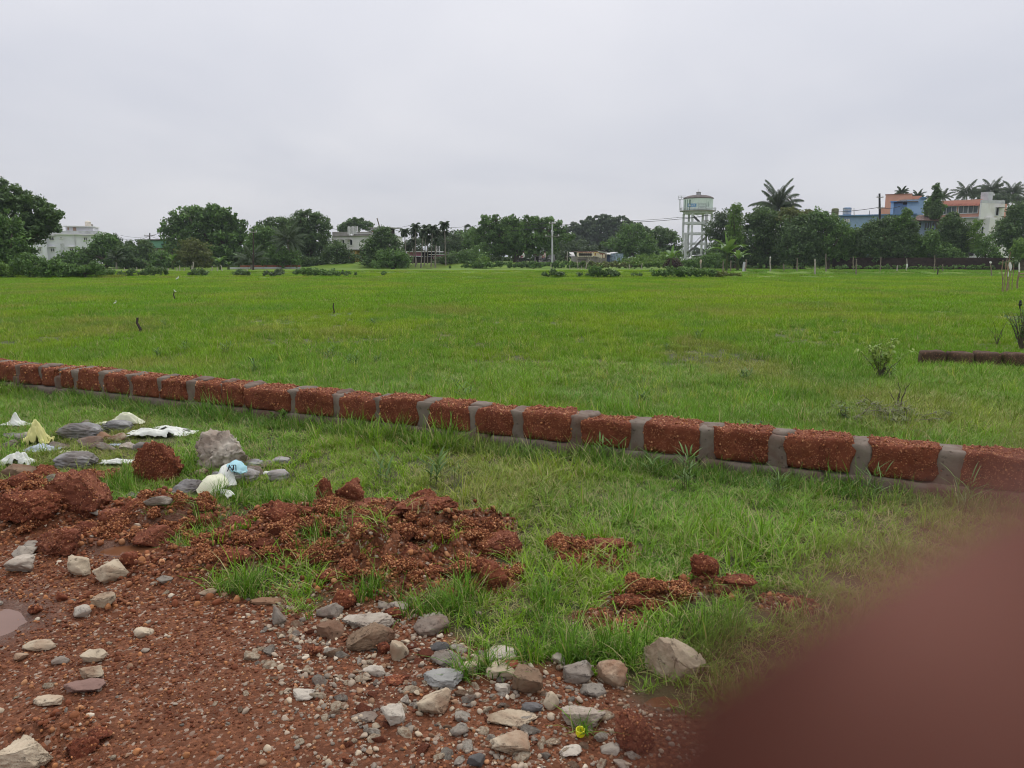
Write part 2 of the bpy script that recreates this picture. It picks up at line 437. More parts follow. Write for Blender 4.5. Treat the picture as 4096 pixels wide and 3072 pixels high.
# ================================================================== buildings
class Wall:
    """A vertical plane through two photograph columns at two distances; rectangles on it are given in photograph pixels."""
    def __init__(s, xa, Da, xb, Db):
        s.a = P(xa, 1028, Da); s.b = P(xb, 1028, Db)
        d = s.b-s.a; d.z = 0; s.u = d.normalized(); s.n = Vector((s.u.y, -s.u.x, 0))
        if s.n.y > 0: s.n = -s.n
    def uz(s, sx, sy):
        r = ray(sx, sy); o = Vector((0, 0, CAM_H))
        t = (s.a-o).dot(s.n)/r.dot(s.n); p = o+r*t
        return (p-s.a).dot(s.u), p.z
    def pt(s, u, z, w=0): 
        p = s.a+s.u*u+s.n*w; return Vector((p.x, p.y, z))
    def blk(s, mb, u0, u1, z0, z1, w0, w1):
        mb.hexa([s.pt(u, z, w) for z in (z0, z1) for w in (w0, w1) for u in (u0, u1)]); return mb
    def rect(s, mb, x0, y0, x1, y1, w0, w1, z0=None):
        u0, zt = s.uz(x0, y0); u1, _ = s.uz(x1, y0); _, zb = s.uz(x0, y1)
        if z0 is not None: zb = z0
        return s.blk(mb, min(u0, u1), max(u0, u1), zb, zt, w0, w1)
    def window(s, root, x0, y0, x1, y1, frame, glass, chajja=None, mull=1, w=0.0):
        u0, zt = s.uz(x0, y0); u1, _ = s.uz(x1, y0); _, zb = s.uz(x0, y1); f = .09
        u0, u1 = min(u0, u1), max(u0, u1)
        mb = MB()
        s.blk(mb, u0-f, u0, zb-f, zt+f, w, w+.10); s.blk(mb, u1, u1+f, zb-f, zt+f, w, w+.10)
        s.blk(mb, u0, u1, zt, zt+f, w, w+.10); s.blk(mb, u0, u1, zb-f, zb, w, w+.14)
        for k in range(mull):
            c = u0+(u1-u0)*(k+1)/(mull+1); s.blk(mb, c-.035, c+.035, zb, zt, w+.005, w+.07)
        fr = mb.build('window', frame, root)
        mp = MB(); s.blk(mp, u0, u1, zb, zt, w-.02, w+.03); 
        p = mp.build('pane', glass, None); p.parent = fr; 
        me = p.data
        b = WLOC[root.name]
        me.transform(Matrix.Translation(-b)); p.location = (0, 0, 0)
        if chajja:
            mc = MB(); s.blk(mc, u0-.25, u1+.25, zt+.22, zt+.32, w, w+.6); mc.build('sunshade', chajja, root)
        return fr

M_WHITE = mat_plain('white_limewash', (.70, .70, .74), .8, .06, .5, stain=(.38, .36, .34), stain_amt=.35)
M_WHITE2 = mat_plain('stained_white', (.76, .74, .72), .8, .06, .6, stain=(.36, .27, .18), stain_amt=.55)
M_TRIM = mat_plain('pale_trim', (.70, .69, .68), .7, .05, 1)
M_CONC = mat_plain('weathered_concrete', (.32, .30, .28), .9, .2, 1.2, stain=(.12, .11, .10), stain_amt=.7)
M_CONCL = mat_plain('pale_concrete', (.56, .56, .58), .9, .12, 1.0, stain=(.22, .22, .22), stain_amt=.6)
M_GLASS = mat_plain('dark_glass', (.035, .04, .045), .25, .2, 2, spec=.5)
M_GLASSG = mat_plain('grey_glass', (.10, .12, .115), .2, .2, 1, spec=.6)
M_DARK = mat_plain('dark_opening', (.02, .018, .017), .9, .2, 2)
M_YEL = mat_plain('yellow_wash', (.50, .33, .12), .8, .15, 1, stain=(.3, .2, .1))
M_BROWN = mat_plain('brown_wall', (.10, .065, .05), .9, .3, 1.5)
M_PINK = mat_plain('pink_paint', (.50, .20, .30), .8, .12, 1, stain=(.22, .10, .13))
M_SALMON = mat_plain('salmon_paint', (.66, .34, .25), .8, .05, .6, stain=(.42, .24, .19), stain_amt=.4)
M_BLUE = mat_plain('blue_paint', (.33, .46, .62), .8, .08, .8, stain=(.20, .30, .42))
M_BLUED = mat_plain('dull_blue_paint', (.26, .33, .46), .8, .1, .8, stain=(.2, .22, .28))
M_ROOF = mat_plain('dark_roof', (.075, .065, .06), .9, .3, 2)
M_ROOFB = mat_plain('brown_roof_sheet', (.15, .095, .08), .9, .5, 2.5, stain=(.42, .36, .33), stain_amt=.7)
M_GREEN = mat_plain('green_wall', (.17, .36, .26), .8, .12, 1.0, stain=(.1, .2, .15))
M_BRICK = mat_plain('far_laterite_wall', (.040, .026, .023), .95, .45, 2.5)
M_REDB = mat_plain('red_brick_course', (.30, .11, .07), .9, .3, 3)
M_TIN = mat_plain('grey_tin', (.36, .35, .36), .6, .2, 2)
M_TINW = mat_plain('whitish_tin', (.55, .54, .52), .6, .15, 2)
M_TANKB = mat_plain('blue_plastic', (.14, .27, .46), .5, .1, 2)
M_BANNER = mat_plain('banner_cloth', (.44, .26, .15), .8, .25, 3)
M_BANY = mat_plain('banner_yellow', (.60, .46, .20), .8, .12, 3)
M_BANR = mat_plain('banner_red', (.26, .09, .06), .8, .2, 3)
M_CREAM = mat_plain('banner_print', (.72, .62, .48), .8, .1, 3)
M_CLOTHW = mat_plain('white_cloth', (.72, .71, .68), .85, .08, 6)
M_CLOTHR = mat_plain('red_cloth', (.35, .05, .06), .85, .1, 6)
M_CLOTHD = mat_plain('dark_cloth', (.03, .03, .035), .85, .2, 6)
M_SKIN = mat_plain('brown_skin', (.20, .10, .065), .55, .1, 20)
M_BLACK = mat_plain('black_metal', (.02, .02, .022), .5, .2, 5)

def gz(p): return Hs(p.x, p.y)

# ---- white three storey building
D = 130
W = Wall(176, D, 392, D+3)
root = thing('apartment_building', tuple(W.pt(4, .3)), 'long white three storey building with flat roof behind the trees', 'building')
mb = MB(); W.rect(mb, 176, 937, 392, 1060, -12, 0, z0=-.2); mb.build('wall', M_WHITE, root)
W2 = Wall(120, D+7, 176, D)
mb = MB(); W2.rect(mb, 120, 940, 174.5, 1060, -.3, 0, z0=-.2); mb.build('side_wall', M_WHITE, root)
mb = MB(); W.rect(mb, 172, 934, 394, 938, -12.2, .35); mb.build('roof_slab', M_TRIM, root)
mb = MB(); W.rect(mb, 178, 922, 391, 933.5, -.2, .05); W.rect(mb, 388, 922, 391, 933.5, -12, -.2); W.rect(mb, 178, 922, 181, 933.5, -12, -.2); mb.build('parapet', M_CONCL, root)
mb = MB(); W.rect(mb, 255, 906, 366, 922, -8, -1.5, z0=W.uz(255, 933.8)[1]); mb.build('stair_room', M_WHITE, root)
mb = MB(); W.rect(mb, 247, 902, 370, 905.5, -8.5, -.8); mb.build('room_roof', M_TRIM, root)
mb = MB(); W.rect(mb, 285, 908, 298, 922, -1.5, -1.43); mb.build('room_door', mat_plain('tan_door', (.40, .27, .20), .8), root)
mb = MB(); W.rect(mb, 263, 908, 269, 920, -1.5, -1.43); mb.build('room_window', MATS['tan_door'], root)
mb = MB(); u, z = W.uz(338, 901.5); mb.lathe(W.pt(u, z, -4), [(.45, 0), (.5, .05), (.5, .75), (.32, .9), (.15, .98)], 14)
mb.build('rooftop_tank', mat_plain('cream_tank', (.62, .57, .48), .6), root)
for sx in (330, 351):
    mb = MB(); u, z = W.uz(sx, 901.5); mb.lathe(W.pt(u, z, -4.5), [(.22, 0), (.22, .35), (.1, .4)], 10); mb.build('small_tank', M_CONC, root)
for (a, b_, c, d) in ((199, 948, 215, 962), (241, 948, 249, 955), (335, 950, 348, 963), (202, 993, 218, 1007), (278, 993, 293, 1007)):
    W.window(root, a+1, b_+1, c-1, d-1, M_TRIM, M_GLASS, chajja=M_TRIM if c-a > 10 else None)
for (a, b_, c, d) in ((149, 948, 163, 962), (152, 993, 167, 1007)):
    W2.window(root, a+1, b_+1, c-1, d-1, M_TRIM, M_GLASS, chajja=M_TRIM)
for sx, y0 in ((180, 938), (243, 975), (253, 972), (298, 938)):
    mb = MB(); u, z = W.uz(sx, y0); mb.tube([W.pt(u, z, .1), W.pt(u, .2, .1)], .09, 6); mb.build('drain_pipe', M_CONCL, root)

# ---- green shed
W = Wall(546, 112, 668, 110)
root = thing('green_house', tuple(W.pt(3, .3)), 'green walled flat roofed house half hidden by the low trees', 'house')
mb = MB(); W.rect(mb, 595, 962, 668, 991, -6, 0); mb.build('wall', M_GREEN, root)
mb = MB(); W.rect(mb, 552, 992, 664, 1040, -6, -.15, z0=0.1); mb.build('lower_wall', M_BROWN, root)
mb = MB(); W.rect(mb, 546, 958, 670, 962, -6.3, .3); mb.build('roof_slab', M_ROOF, root)
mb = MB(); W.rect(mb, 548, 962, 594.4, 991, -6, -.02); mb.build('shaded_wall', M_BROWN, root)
W.window(root, 645, 975, 660, 979, M_GREEN, M_DARK, mull=0)

# ---- long low brick wall in front of the palms
W = Wall(905, 95, 1210, 97)
root = thing('boundary_wall', tuple(W.pt(10, .25)), 'long low grey rendered wall with a red brick course below the coconut palm', 'wall')
mb = MB(); W.rect(mb, 916, 1069, 1201, 1086, -.25, 0, z0=0.0); mb.build('rendered_wall', M_CONCL, root)
mb = MB()
mb = MB(); W.rect(mb, 960, 1061.5, 1201, 1068.7, -.23, -.02); mb.build('brick_course', M_REDB, root)

# ---- small white house with the panel on the roof
D = 118
W = Wall(1328, D, 1480, D-3)
root = thing('rooftop_house', tuple(W.pt(4, .3)), 'white two storey house with yellow pillar and a white louvred panel on its roof', 'house')
mb = MB(); W.rect(mb, 1328, 945.5, 1480, 998, -9, 0); mb.build('upper_wall', M_WHITE2, root)
mb = MB(); W.rect(mb, 1335, 1001, 1480, 1060, -9, -.8, z0=.1); mb.build('lower_wall', M_BROWN, root)
mb = MB(); W.rect(mb, 1326, 998.3, 1484, 1001, -9, .25); mb.build('floor_slab', M_CONC, root)
mb = MB(); W.rect(mb, 1414, 1001.3, 1427, 1050, -.75, .05, z0=.1); mb.build('pillar', M_YEL, root)
mb = MB(); W.rect(mb, 1390, 1001.3, 1413, 1060, -.78, -.3, z0=.1); mb.build('yellow_wall', mat_plain('ochre', (.30, .20, .09), .85, .3, 1), root)
mb = MB(); W.rect(mb, 1325, 943, 1483, 945.2, -9.2, .3); mb.build('roof_slab', M_CONC, root)
mb = MB(); W.rect(mb, 1329, 928, 1390, 942.7, -.2, .0); W.rect(mb, 1417, 928, 1484, 942.7, -.2, 0); mb.build('parapet', M_CONC, root)
mb = MB(); W.rect(mb, 1416, 933.5, 1484, 935.5, 0.02, .1); mb.build('parapet_pipe', M_TRIM, root)
mb = MB(); W.rect(mb, 1434, 911, 1475, 930, -6, -3.2, z0=W.uz(1434, 942.7)[1]); mb.build('roof_shed', M_WHITE, root)
mb = MB(); W.rect(mb, 1475.5, 911, 1490, 930, -6, -3.6, z0=W.uz(1434, 942.7)[1]); mb.build('shed_recess', M_DARK, root)
mb = MB(); W.rect(mb, 1431, 907.5, 1512, 910.5, -6.5, -2.6); mb.build('shed_roof', M_CONC, root)
for (a, b_, c, d) in ((1342, 961, 1352, 974), (1371, 961, 1378, 981), (1401, 960, 1410, 980)):
    W.window(root, a, b_, c, d, M_TRIM, M_GLASS, mull=0)
    mb = MB(); W.rect(mb, a-13, b_-2.6, a+5, b_-1.4, .1, .6); mb.build('sunshade', M_CONC, root)
root = thing('roof_panel', tuple(W.pt(*W.uz(1410, 938), .2)), 'white louvred panel standing on the roof of the white house', 'panel')
mb = MB()
for sx in (1393, 1409, 1427): W.rect(mb, sx, 905, sx+2, 941, -.2, .0)
mb.build('frame', M_TRIM, root)
for k in range(8):
    mb = MB(); W.rect(mb, 1391.5, 907+k*3.9, 1429, 907+k*3.9+2.9, .02, .12); mb.build('slat', M_TRIM, root)
root = thing('washing_line', tuple(W.pt(*W.uz(1450, 927), -2.8)), 'red and dark laundry on a line in front of the roof shed', 'laundry')
for (sx, sy, w_, h_, m_) in ((1441, 919, 5, 4, M_CLOTHD), (1446, 917, 5, 9, M_CLOTHR), (1452, 920, 5, 5, M_CLOTHD), (1461, 917, 4, 5, M_CLOTHD)):
    mb = MB(); W.rect(mb, sx, sy, sx+w_, sy+h_, -2.85, -2.8); mb.build('cloth', m_, root)
mb = MB(); mb.tube([W.pt(*W.uz(1436, 917.5), -2.9), W.pt(*W.uz(1450, 919.5), -2.9), W.pt(*W.uz(1467, 915), -2.9)], .02, 4); mb.build('line', M_BLACK, root)
a = P(1519, 910, D-6); b_ = P(1508, 872, D-6)
mb = MB(); mb.tube([a-(b_-a)*.6, b_], .09, 6); o = mb.build('leaning_mast', M_POST, None, base=tuple(a-(b_-a)*.6)); tag(o, 'thin mast leaning over the round tree beside the white house', 'mast')

# ---- pink house behind the areca palms
W = Wall(1620, 108, 1800, 108)
root = thing('pink_house', tuple(W.pt(5, .3)), 'low pink house with a dark brick front behind the areca palm trunks', 'house')
mb = MB(); W.rect(mb, 1626, 1008.5, 1683, 1024, -5, -.1); mb.build('pink_wall', M_PINK, root)
mb = MB(); W.rect(mb, 1600, 1005, 1760, 1008, -6, .4); mb.build('roof_slab', M_TRIM, root)
mb = MB(); W.rect(mb, 1626, 1024.2, 1690, 1026, -.5, .2); mb.build('lintel', M_CONCL, root)
mb = MB(); W.rect(mb, 1608, 1027, 1747, 1078, -5, -.3, z0=.1); mb.build('brick_wall', M_BRICK, root)
mb = MB(); W.rect(mb, 1684, 1008.5, 1746, 1026.5, -5, -1.5); mb.build('recess', M_DARK, root)
mb = MB(); W.rect(mb, 1748, 1019.5, 1796, 1060, -4, 0, z0=.1); mb.build('pink_room', M_PINK, root)
mb = MB(); W.rect(mb, 1716, 1017, 1798, 1019, -4.2, .4); mb.build('room_roof', M_TRIM, root)
mb = MB(); q0, z0 = W.uz(1768, 1007); q1, z1 = W.uz(1825, 1016)
mb.hexa([W.pt(q0, z0-.15, -5), W.pt(q1, z1-.15, -5), W.pt(q0, z0-.15, -1), W.pt(q1, z1-.15, -1), W.pt(q0, z0, -5), W.pt(q1, z1, -5), W.pt(q0, z0, -1), W.pt(q1, z1, -1)])
mb.build('sloping_roof', M_ROOF, root)
mb = MB(); W.rect(mb, 1605, 1075.5, 1682, 1078, .3, .5); mb.build('plinth_edge', M_TRIM, root)
W.window(root, 1734, 1025, 1743, 1033, M_PINK, M_TRIM, mull=0, w=-.28)
W.window(root, 1757, 1028, 1766, 1037, M_TRIM, M_GLASS, mull=1)
for sx in (1741, 1754):
    mb = MB()
    for k in range(6): W.rect(mb, sx, 985+k*5, sx+5, 987.5+k*5, -.5, -.3)
    W.rect(mb, sx+(4.5 if sx < 1750 else 0), 984, sx+(6 if sx < 1750 else 1.5), 1015, -.6, -.5)
    mb.build('roof_stanchion', M_TRIM, root)

# ---- shops on the road
zr = .62
def stall_box(W, root, name, x0, y0, x1, dep, m, z0=zr):
    mb = MB(); W.rect(mb, x0, y0, x1, y0+10, -dep, 0, z0=z0-.1); return mb.build(name, m, root)
W = Wall(2138, 112, 2184, 112)
root = thing('roadside_shed', tuple(W.pt(1, zr)), 'small pinkish grey shed with dark doorway under the big tree', 'shed')
stall_box(W, root, 'wall', 2139, 1021, 2182, 2.5, mat_plain('pinkish_wall', (.42, .36, .40), .85))
mb = MB(); W.rect(mb, 2136, 1017, 2186, 1020.5, -2.8, .5); mb.build('roof', M_ROOFB, root)
mb = MB(); W.rect(mb, 2143, 1026, 2155, 1046, .01, .05, z0=zr); mb.build('doorway', M_DARK, root)
root = thing('tin_hut', tuple(Wall(2186, 113, 2222, 113).pt(1, zr)), 'low grey hut with slanting roof beside the tall pale pole', 'hut')
W = Wall(2186, 113, 2222, 113)
mb = MB(); q = [W.uz(2186, 1041), W.uz(2222, 1041), W.uz(2195, 1019), W.uz(2220, 1018)]
mb.hexa([W.pt(q[0][0], zr, -2), W.pt(q[1][0], zr, -2), W.pt(q[0][0], zr, 0), W.pt(q[1][0], zr, 0), W.pt(q[2][0], q[2][1], -2), W.pt(q[3][0], q[3][1], -2), W.pt(q[2][0], q[2][1], -.2), W.pt(q[3][0], q[3][1], -.2)])
mb.build('hut_wall', M_TIN, root)
mb = MB(); W.rect(mb, 2186, 1039, 2228, 1041.5, .0, .3); mb.build('eaves', M_CONC, root)

W = Wall(2269, 110, 2392, 110); Wb = Wall(2392, 110, 2434, 107)
root = thing('roadside_shop', tuple(W.pt(3, zr)), 'open roadside shop under a patched tin roof hung with printed banners', 'shop')
mb = MB(); qa, za = W.uz(2269, 1026); qb, zb = W.uz(2307, 1024); qc, zc = W.uz(2290, 1008)
mb.hexa([W.pt(qc, zc-.05, -3), W.pt(qb, zc-.05, -3), W.pt(qa, za-.05, .6), W.pt(qb, za-.05, .6), W.pt(qc, zc, -3), W.pt(qb, zc, -3), W.pt(qa, za, .6), W.pt(qb, za, .6)])
mb.build('tin_roof', M_TINW, root)
mb = MB(); W.rect(mb, 2290, 1004.5, 2400, 1007.5, -3.2, -.1); mb.build('roof_edge', M_ROOFB, root)
mb = MB(); qa, za = W.uz(2392, 1004); qb, zb = W.uz(2432, 1010)
mb.hexa([W.pt(qa, za-.1, -3), W.pt(qb, zb-.1, -3), W.pt(qa, za-.1, .2), W.pt(qb, zb-.1, .8), W.pt(qa, za, -3), W.pt(qb, zb, -3), W.pt(qa, za, .2), W.pt(qb, zb, .8)]); mb.build('side_roof', M_TINW, root)
stall_box(W, root, 'back_wall', 2285, 1026, 2425, .2, M_CONC)
for o in (root.children[-1],): o.location.y += 3
mb = MB(); W.rect(mb, 2286, 1027, 2304, 1052, -.5, -.3, z0=zr); mb.build('side_board', M_DARKWOOD, root)
mb = MB(); W.rect(mb, 2370, 1027, 2389, 1048, -.8, -.6, z0=zr); mb.build('green_board', mat_plain('green_board', (.03, .16, .10), .8), root)
mb = MB(); W.rect(mb, 2308, 1038, 2345, 1040.5, .1, .3); mb.build('counter', M_DARKWOOD, root)
mb = MB(); W.rect(mb, 2355, 1042, 2364, 1049, .0, .5, z0=zr); mb.build('counter_box', M_TRIM, root)
for sx in (2268, 2307, 2352, 2361, 2391, 2402, 2423):
    mb = MB(); u, z = W.uz(sx, 1020); mb.tube([W.pt(u, zr-.1, .45), W.pt(u, 1.9+.4, .45)], .06, 6); mb.build('shop_post', M_POSTPALE, root)
root = thing('shop_banner', tuple(W.pt(*W.uz(2350, 1016), .6)), 'long orange brown banner with a row of printed round dishes on the shop front', 'banner')
mb = MB(); W.rect(mb, 2308, 1008.5, 2374, 1024.5, .55, .6); mb.build('banner_sheet', M_BANNER, root)
mb = MB(); W.rect(mb, 2374.2, 1008, 2393, 1024.3, .55, .61); mb.build('yellow_sheet', M_BANY, root)
mb = MB()
for k in range(7):
    u, z = W.uz(2314+k*8.6, 1018.5)
    mb.add([W.pt(u+.34*math.cos(t*.785), z+.34*math.sin(t*.785), .615) for t in range(8)], [tuple(range(8))])
mb.build('dish_print', M_CREAM, root)
mb = MB(); W.rect(mb, 2312, 1010.3, 2332, 1012.3, .605, .62); W.rect(mb, 2337, 1010.3, 2366, 1012.3, .605, .62); W.rect(mb, 2379, 1013, 2388, 1020, .615, .625); mb.build('lettering', M_BANR, root)
root = thing('red_banner', tuple(Wb.pt(*Wb.uz(2412, 1020), .6)), 'dark red sagging banner with cream print at the corner of the shop', 'banner')
mb = MB(); p0 = Wb.uz(2394, 1010); p1 = Wb.uz(2434, 1015); p2 = Wb.uz(2394, 1025); p3 = Wb.uz(2434, 1033)
mb.hexa([Wb.pt(*p2, .5), Wb.pt(*p3, .5), Wb.pt(*p2, .55), Wb.pt(*p3, .55), Wb.pt(*p0, .5), Wb.pt(*p1, .5), Wb.pt(*p0, .55), Wb.pt(*p1, .55)]); mb.build('banner_sheet', M_BANR, root)
mb = MB()
for k in range(4):
    u, z = Wb.uz(2399+k*7, 1020+k*1.8); mb.add([Wb.pt(u+.3*math.cos(t*.785), z+.3*math.sin(t*.785), .565) for t in range(8)], [tuple(range(8))])
Wb.rect(mb, 2427, 1017, 2433, 1031, .555, .57); Wb.rect(mb, 2398, 1013, 2412, 1015, .555, .57)
mb.build('print_marks', M_CREAM, root)
W = Wall(2419, 113, 2459, 112)
root = thing('blue_kiosk', tuple(W.pt(1, zr)), 'blue and grey painted kiosk with pale gable roof behind the shop', 'kiosk')
stall_box(W, root, 'front_wall', 2422, 1015, 2440, 3, mat_plain('kiosk_blue', (.10, .12, .26), .8, .5, 3))
stall_box(W, root, 'side_wall', 2440.3, 1014, 2458, 2.8, mat_plain('kiosk_mural', (.22, .28, .36), .8, .7, 2.5))
mb = MB(); qa, za = W.uz(2416, 1016); qb, zb = W.uz(2452, 1008)
mb.hexa([W.pt(qa, za-.15, .4), W.pt(qb-.4, za-.15, .4), W.pt(qa+.6, zb-.1, -1.5), W.pt(qb, zb-.1, -1.5), W.pt(qa, za, .4), W.pt(qb-.4, za, .4), W.pt(qa+.6, zb, -1.5), W.pt(qb, zb, -1.5)]); mb.build('roof', M_TINW, root)
# road along the far embankment
mb = MB(); mb.box((14, 106, .575), (88, 3.4, .06)); o = mb.build('road', mat_plain('old_asphalt', (.07, .068, .065), .9, .2, 1), None, base=(14, 106, .57)); tag(o, kind='structure')

# ---- blue house
D = 112
def WallF(xa, xb, D):
    t = ((xa+xb)/2-2048)/FPX; c = t*D*t+D
    f = lambda x: c/((x-2048)/FPX*t+1)
    return Wall(xa, f(xa), xb, f(xb))
W = WallF(3359, 3665, D)
root = thing('blue_house', tuple(W.pt(5, .3)), 'long light blue single storey house with flat roof behind the mango trees', 'house')
mb = MB(); W.rect(mb, 3359, 866, 3665, 1030, -4, 0, z0=0.1); mb.build('wall', M_BLUE, root)
mb = MB(); W.rect(mb, 3352, 861.5, 3668, 865.6, -7.5, .5); mb.build('roof_slab', M_TANKB, root)
for sx in (3379, 3391):
    mb = MB(); W.rect(mb, sx, 876, sx+8.5, 890, .05, .5); a_ = mb.build('cooling_unit', M_TRIM, root)
mb = MB(); W.rect(mb, 3470, 880, 3500, 881.5, .1, .2); mb.build('pipe', M_CONC, root)
W = WallF(3564, 3699, D+3)
mb = MB(); W.rect(mb, 3564, 809, 3576, 860, -5, 0); W.rect(mb, 3576, 813, 3630, 860, -5, -1.0); W.rect(mb, 3630, 800, 3699, 860, -5, .0); mb.build('upper_block', M_BLUE, root)
mb = MB(); W.rect(mb, 3612, 806, 3629, 817, -1.0, -.94); mb.build('upper_opening', M_DARK, root)
mb = MB(); W.rect(mb, 3562, 805.5, 3634, 808.5, -5, .4); W.rect(mb, 3682, 789, 3706, 792, -5, .4); mb.build('upper_eaves', M_TANKB, root)
mb = MB(); W.rect(mb, 3676, 792.2, 3699, 799.8, -5, 0); mb.build('gable', M_BLUE, root)
mb = MB(); a0 = W.uz(3588, 806); a1 = W.uz(3672, 806); b0 = W.uz(3606, 793); b1 = W.uz(3681, 789.5)
mb.hexa([W.pt(a0[0], a0[1]-.1, .5), W.pt(a1[0], a1[1]-.1, .5), W.pt(b0[0], b0[1]-.1, -3), W.pt(b1[0], b1[1]-.1, -3), W.pt(*a0, .5), W.pt(*a1, .5), W.pt(*b0, -3), W.pt(*b1, -3)]); mb.build('upper_roof', M_ROOF, root)
# lower bay with the brown awning roof
W = WallF(3655, 3778, D-5)
mb = MB(); W.rect(mb, 3667, 881, 3762, 1030, -2.5, 0, z0=.1); mb.build('bay_wall', M_BLUED, root)
mb = MB(); a0 = W.uz(3650, 881); a1 = W.uz(3784, 881); b0 = W.uz(3672, 857); b1 = W.uz(3762, 860)
mb.hexa([W.pt(a0[0], a0[1]-.12, 1.2), W.pt(a1[0], a1[1]-.12, 1.2), W.pt(b0[0], b0[1]-.12, -2), W.pt(b1[0], b1[1]-.12, -2), W.pt(*a0, 1.2), W.pt(*a1, 1.2), W.pt(*b0, -2), W.pt(*b1, -2)]); mb.build('awning_roof', M_ROOFB, root)
W.window(root, 3700, 890, 3738, 920, M_BLUED, M_GLASS, mull=3)
W.window(root, 3676, 890, 3686, 912, M_BLUED, M_DARK, mull=0)

# ---- salmon house
W = WallF(3542, 3648, D+13)
root = thing('salmon_block', tuple(W.pt(5, .3)), 'plain salmon coloured block rising behind the blue upper floor', 'building')
mb = MB(); W.rect(mb, 3543, 779.5, 3648, 1000, -8, 0, z0=.1); mb.build('main_wall', M_SALMON, root)
mb = MB(); W.rect(mb, 3520, 833, 3542.6, 1000, -8, .1, z0=.1); mb.build('low_wing', M_SALMON, root)
mb = MB(); W.rect(mb, 3541, 777.5, 3650, 779.3, -8.1, .15); W.rect(mb, 3518, 830.5, 3542, 832.7, -8.1, .2); mb.build('coping', mat_plain('rust_coping', (.30, .13, .09), .9), root)
mb = MB(); W.rect(mb, 3648.4, 779, 3688, 800, -8, -3, z0=5); mb.build('side_wing', M_SALMON, root)

W = Wall(3760, 116, 3927, 111)
root = thing('salmon_house', tuple(W.pt(5, .3)), 'white house with a salmon upper floor and a long band of grey windows', 'house')
mb = MB(); W.rect(mb, 3760, 817, 3926.5, 873, -8, 0); mb.build('upper_wall', M_SALMON, root)
mb = MB()
a0 = W.uz(3755, 804); a1 = W.uz(3927, 796.5); b0 = W.uz(3755, 816); b1 = W.uz(3927, 814)
mb.hexa([W.pt(*b0, -.3), W.pt(*b1, -.3), W.pt(*b0, 0.02), W.pt(*b1, .02), W.pt(*a0, -.3), W.pt(*a1, -.3), W.pt(*a0, .02), W.pt(*a1, .02)]); mb.build('parapet', M_SALMON, root)
mb = MB(); b0 = (b0[0], b0[1]-.02); b1 = (b1[0], b1[1]-.02)
c0 = (b0[0], b0[1]-.3); c1 = (b1[0], b1[1]-.3)
mb.hexa([W.pt(*c0, 0.02), W.pt(*c1, .02), W.pt(*c0, .7), W.pt(*c1, .7), W.pt(*b0, 0.02), W.pt(*b1, .02), W.pt(*b0, .55), W.pt(*b1, .55)]); mb.build('tiled_eaves', mat_plain('rust_tiles', (.42, .17, .12), .85, .4, 4), root)
for (x0, x1, y0, y1) in ((3766, 3786, 830, 857), (3789, 3827, 828, 856), (3838, 3873, 825, 853.5), (3877, 3913, 823.5, 852)):
    W.window(root, x0, y0, x1, y1, M_TRIM, M_GLASSG, mull=1)
mb = MB(); W.rect(mb, 3758, 873.4, 3935, 877, -8.3, .5); mb.build('floor_slab', M_CONCL, root)
mb = MB(); W.rect(mb, 3762, 877.3, 3960, 1040, -8, .0, z0=.1); mb.build('lower_wall', M_WHITE2, root)
mb = MB(); W.rect(mb, 3921, 820, 3925, 872, .01, .1); mb.build('corner_trim', M_TRIM, root)
W.window(root, 3928, 907, 3936, 935, M_TRIM, M_GLASS, mull=0)
mb = MB(); W.rect(mb, 3879, 994, 3897, 1023, .01, .05); mb.build('doorway', M_DARK, root)
mb = MB(); W.rect(mb, 3863, 1010, 3876, 1023, .01, .06); mb.build('low_opening', M_DARK, root)
Wc = Wall(3927.5, 111, 4021, 112.5)
mb = MB(); Wc.rect(mb, 3927.5, 812, 4021, 877, -.3, 0); mb.build('corner_block', M_WHITE2, root)
mb = MB(); Wc.rect(mb, 3927.5, 799, 4021, 811.7, -.2, 0); Wc.rect(mb, 4017, 799, 4021, 811.7, -.6, -.2); mb.build('corner_parapet', M_CONCL, root)
mb = MB(); Wc.rect(mb, 3955, 877.3, 3977, 1030, -.3, .4, z0=.1); mb.build('corner_pier', M_WHITE2, root)
mb = MB(); W.rect(mb, 3914, 768, 3944, 799, -2.2, -.8, z0=Wc.uz(3950, 811)[1]); mb.build('roof_block', M_CONCL, root)
Wc.window(root, 3984, 832, 3994, 861, M_CONCL, M_DARK, mull=0)
mb = MB(); Wc.rect(mb, 3982, 829, 4010, 831, .05, .7); mb.build('sunshade', M_CONC, root)

def roof_tank(sx, sy0, sy1, w, D, label, m, name='water_tank', rings=0):
    a = P(sx, sy1, D); b = P(sx, sy0, D); r = w/2*mpp(a); h = b.z-a.z
    root = thing(name, tuple(a), label, 'tank')
    mb = MB(); mb.lathe(a, [(r, 0), (r, h*.9), (r*.8, h), (r*.3, h*1.04)], 18); mb.build('shell', m, root)
    if rings:
        mb = MB()
        for k in range(rings):
            z = h*(k+.5)/rings; mb.lathe(a, [(r*1.005, z-.06), (r*1.05, z-.05), (r*1.05, z+.05), (r*1.005, z+.06)], 18)
        mb.build('bands', M_TINW, root)
    mb = MB(); mb.lathe(a-Vector((0, 0, 3.2)), [(r*.7, 0), (r*.7, 3.19)], 10); mb.build('stand', M_CONC, root)
roof_tank(3339, 834, 866, 27, D+2, 'ivy covered round concrete tank above the mango trees', mat_plain('mossy', (.16, .17, .09), .95, .5, 2), rings=0)
roof_tank(3387, 830, 864, 31, D+3, 'blue ribbed plastic water tank on the blue house roof', M_TANKB, rings=6)

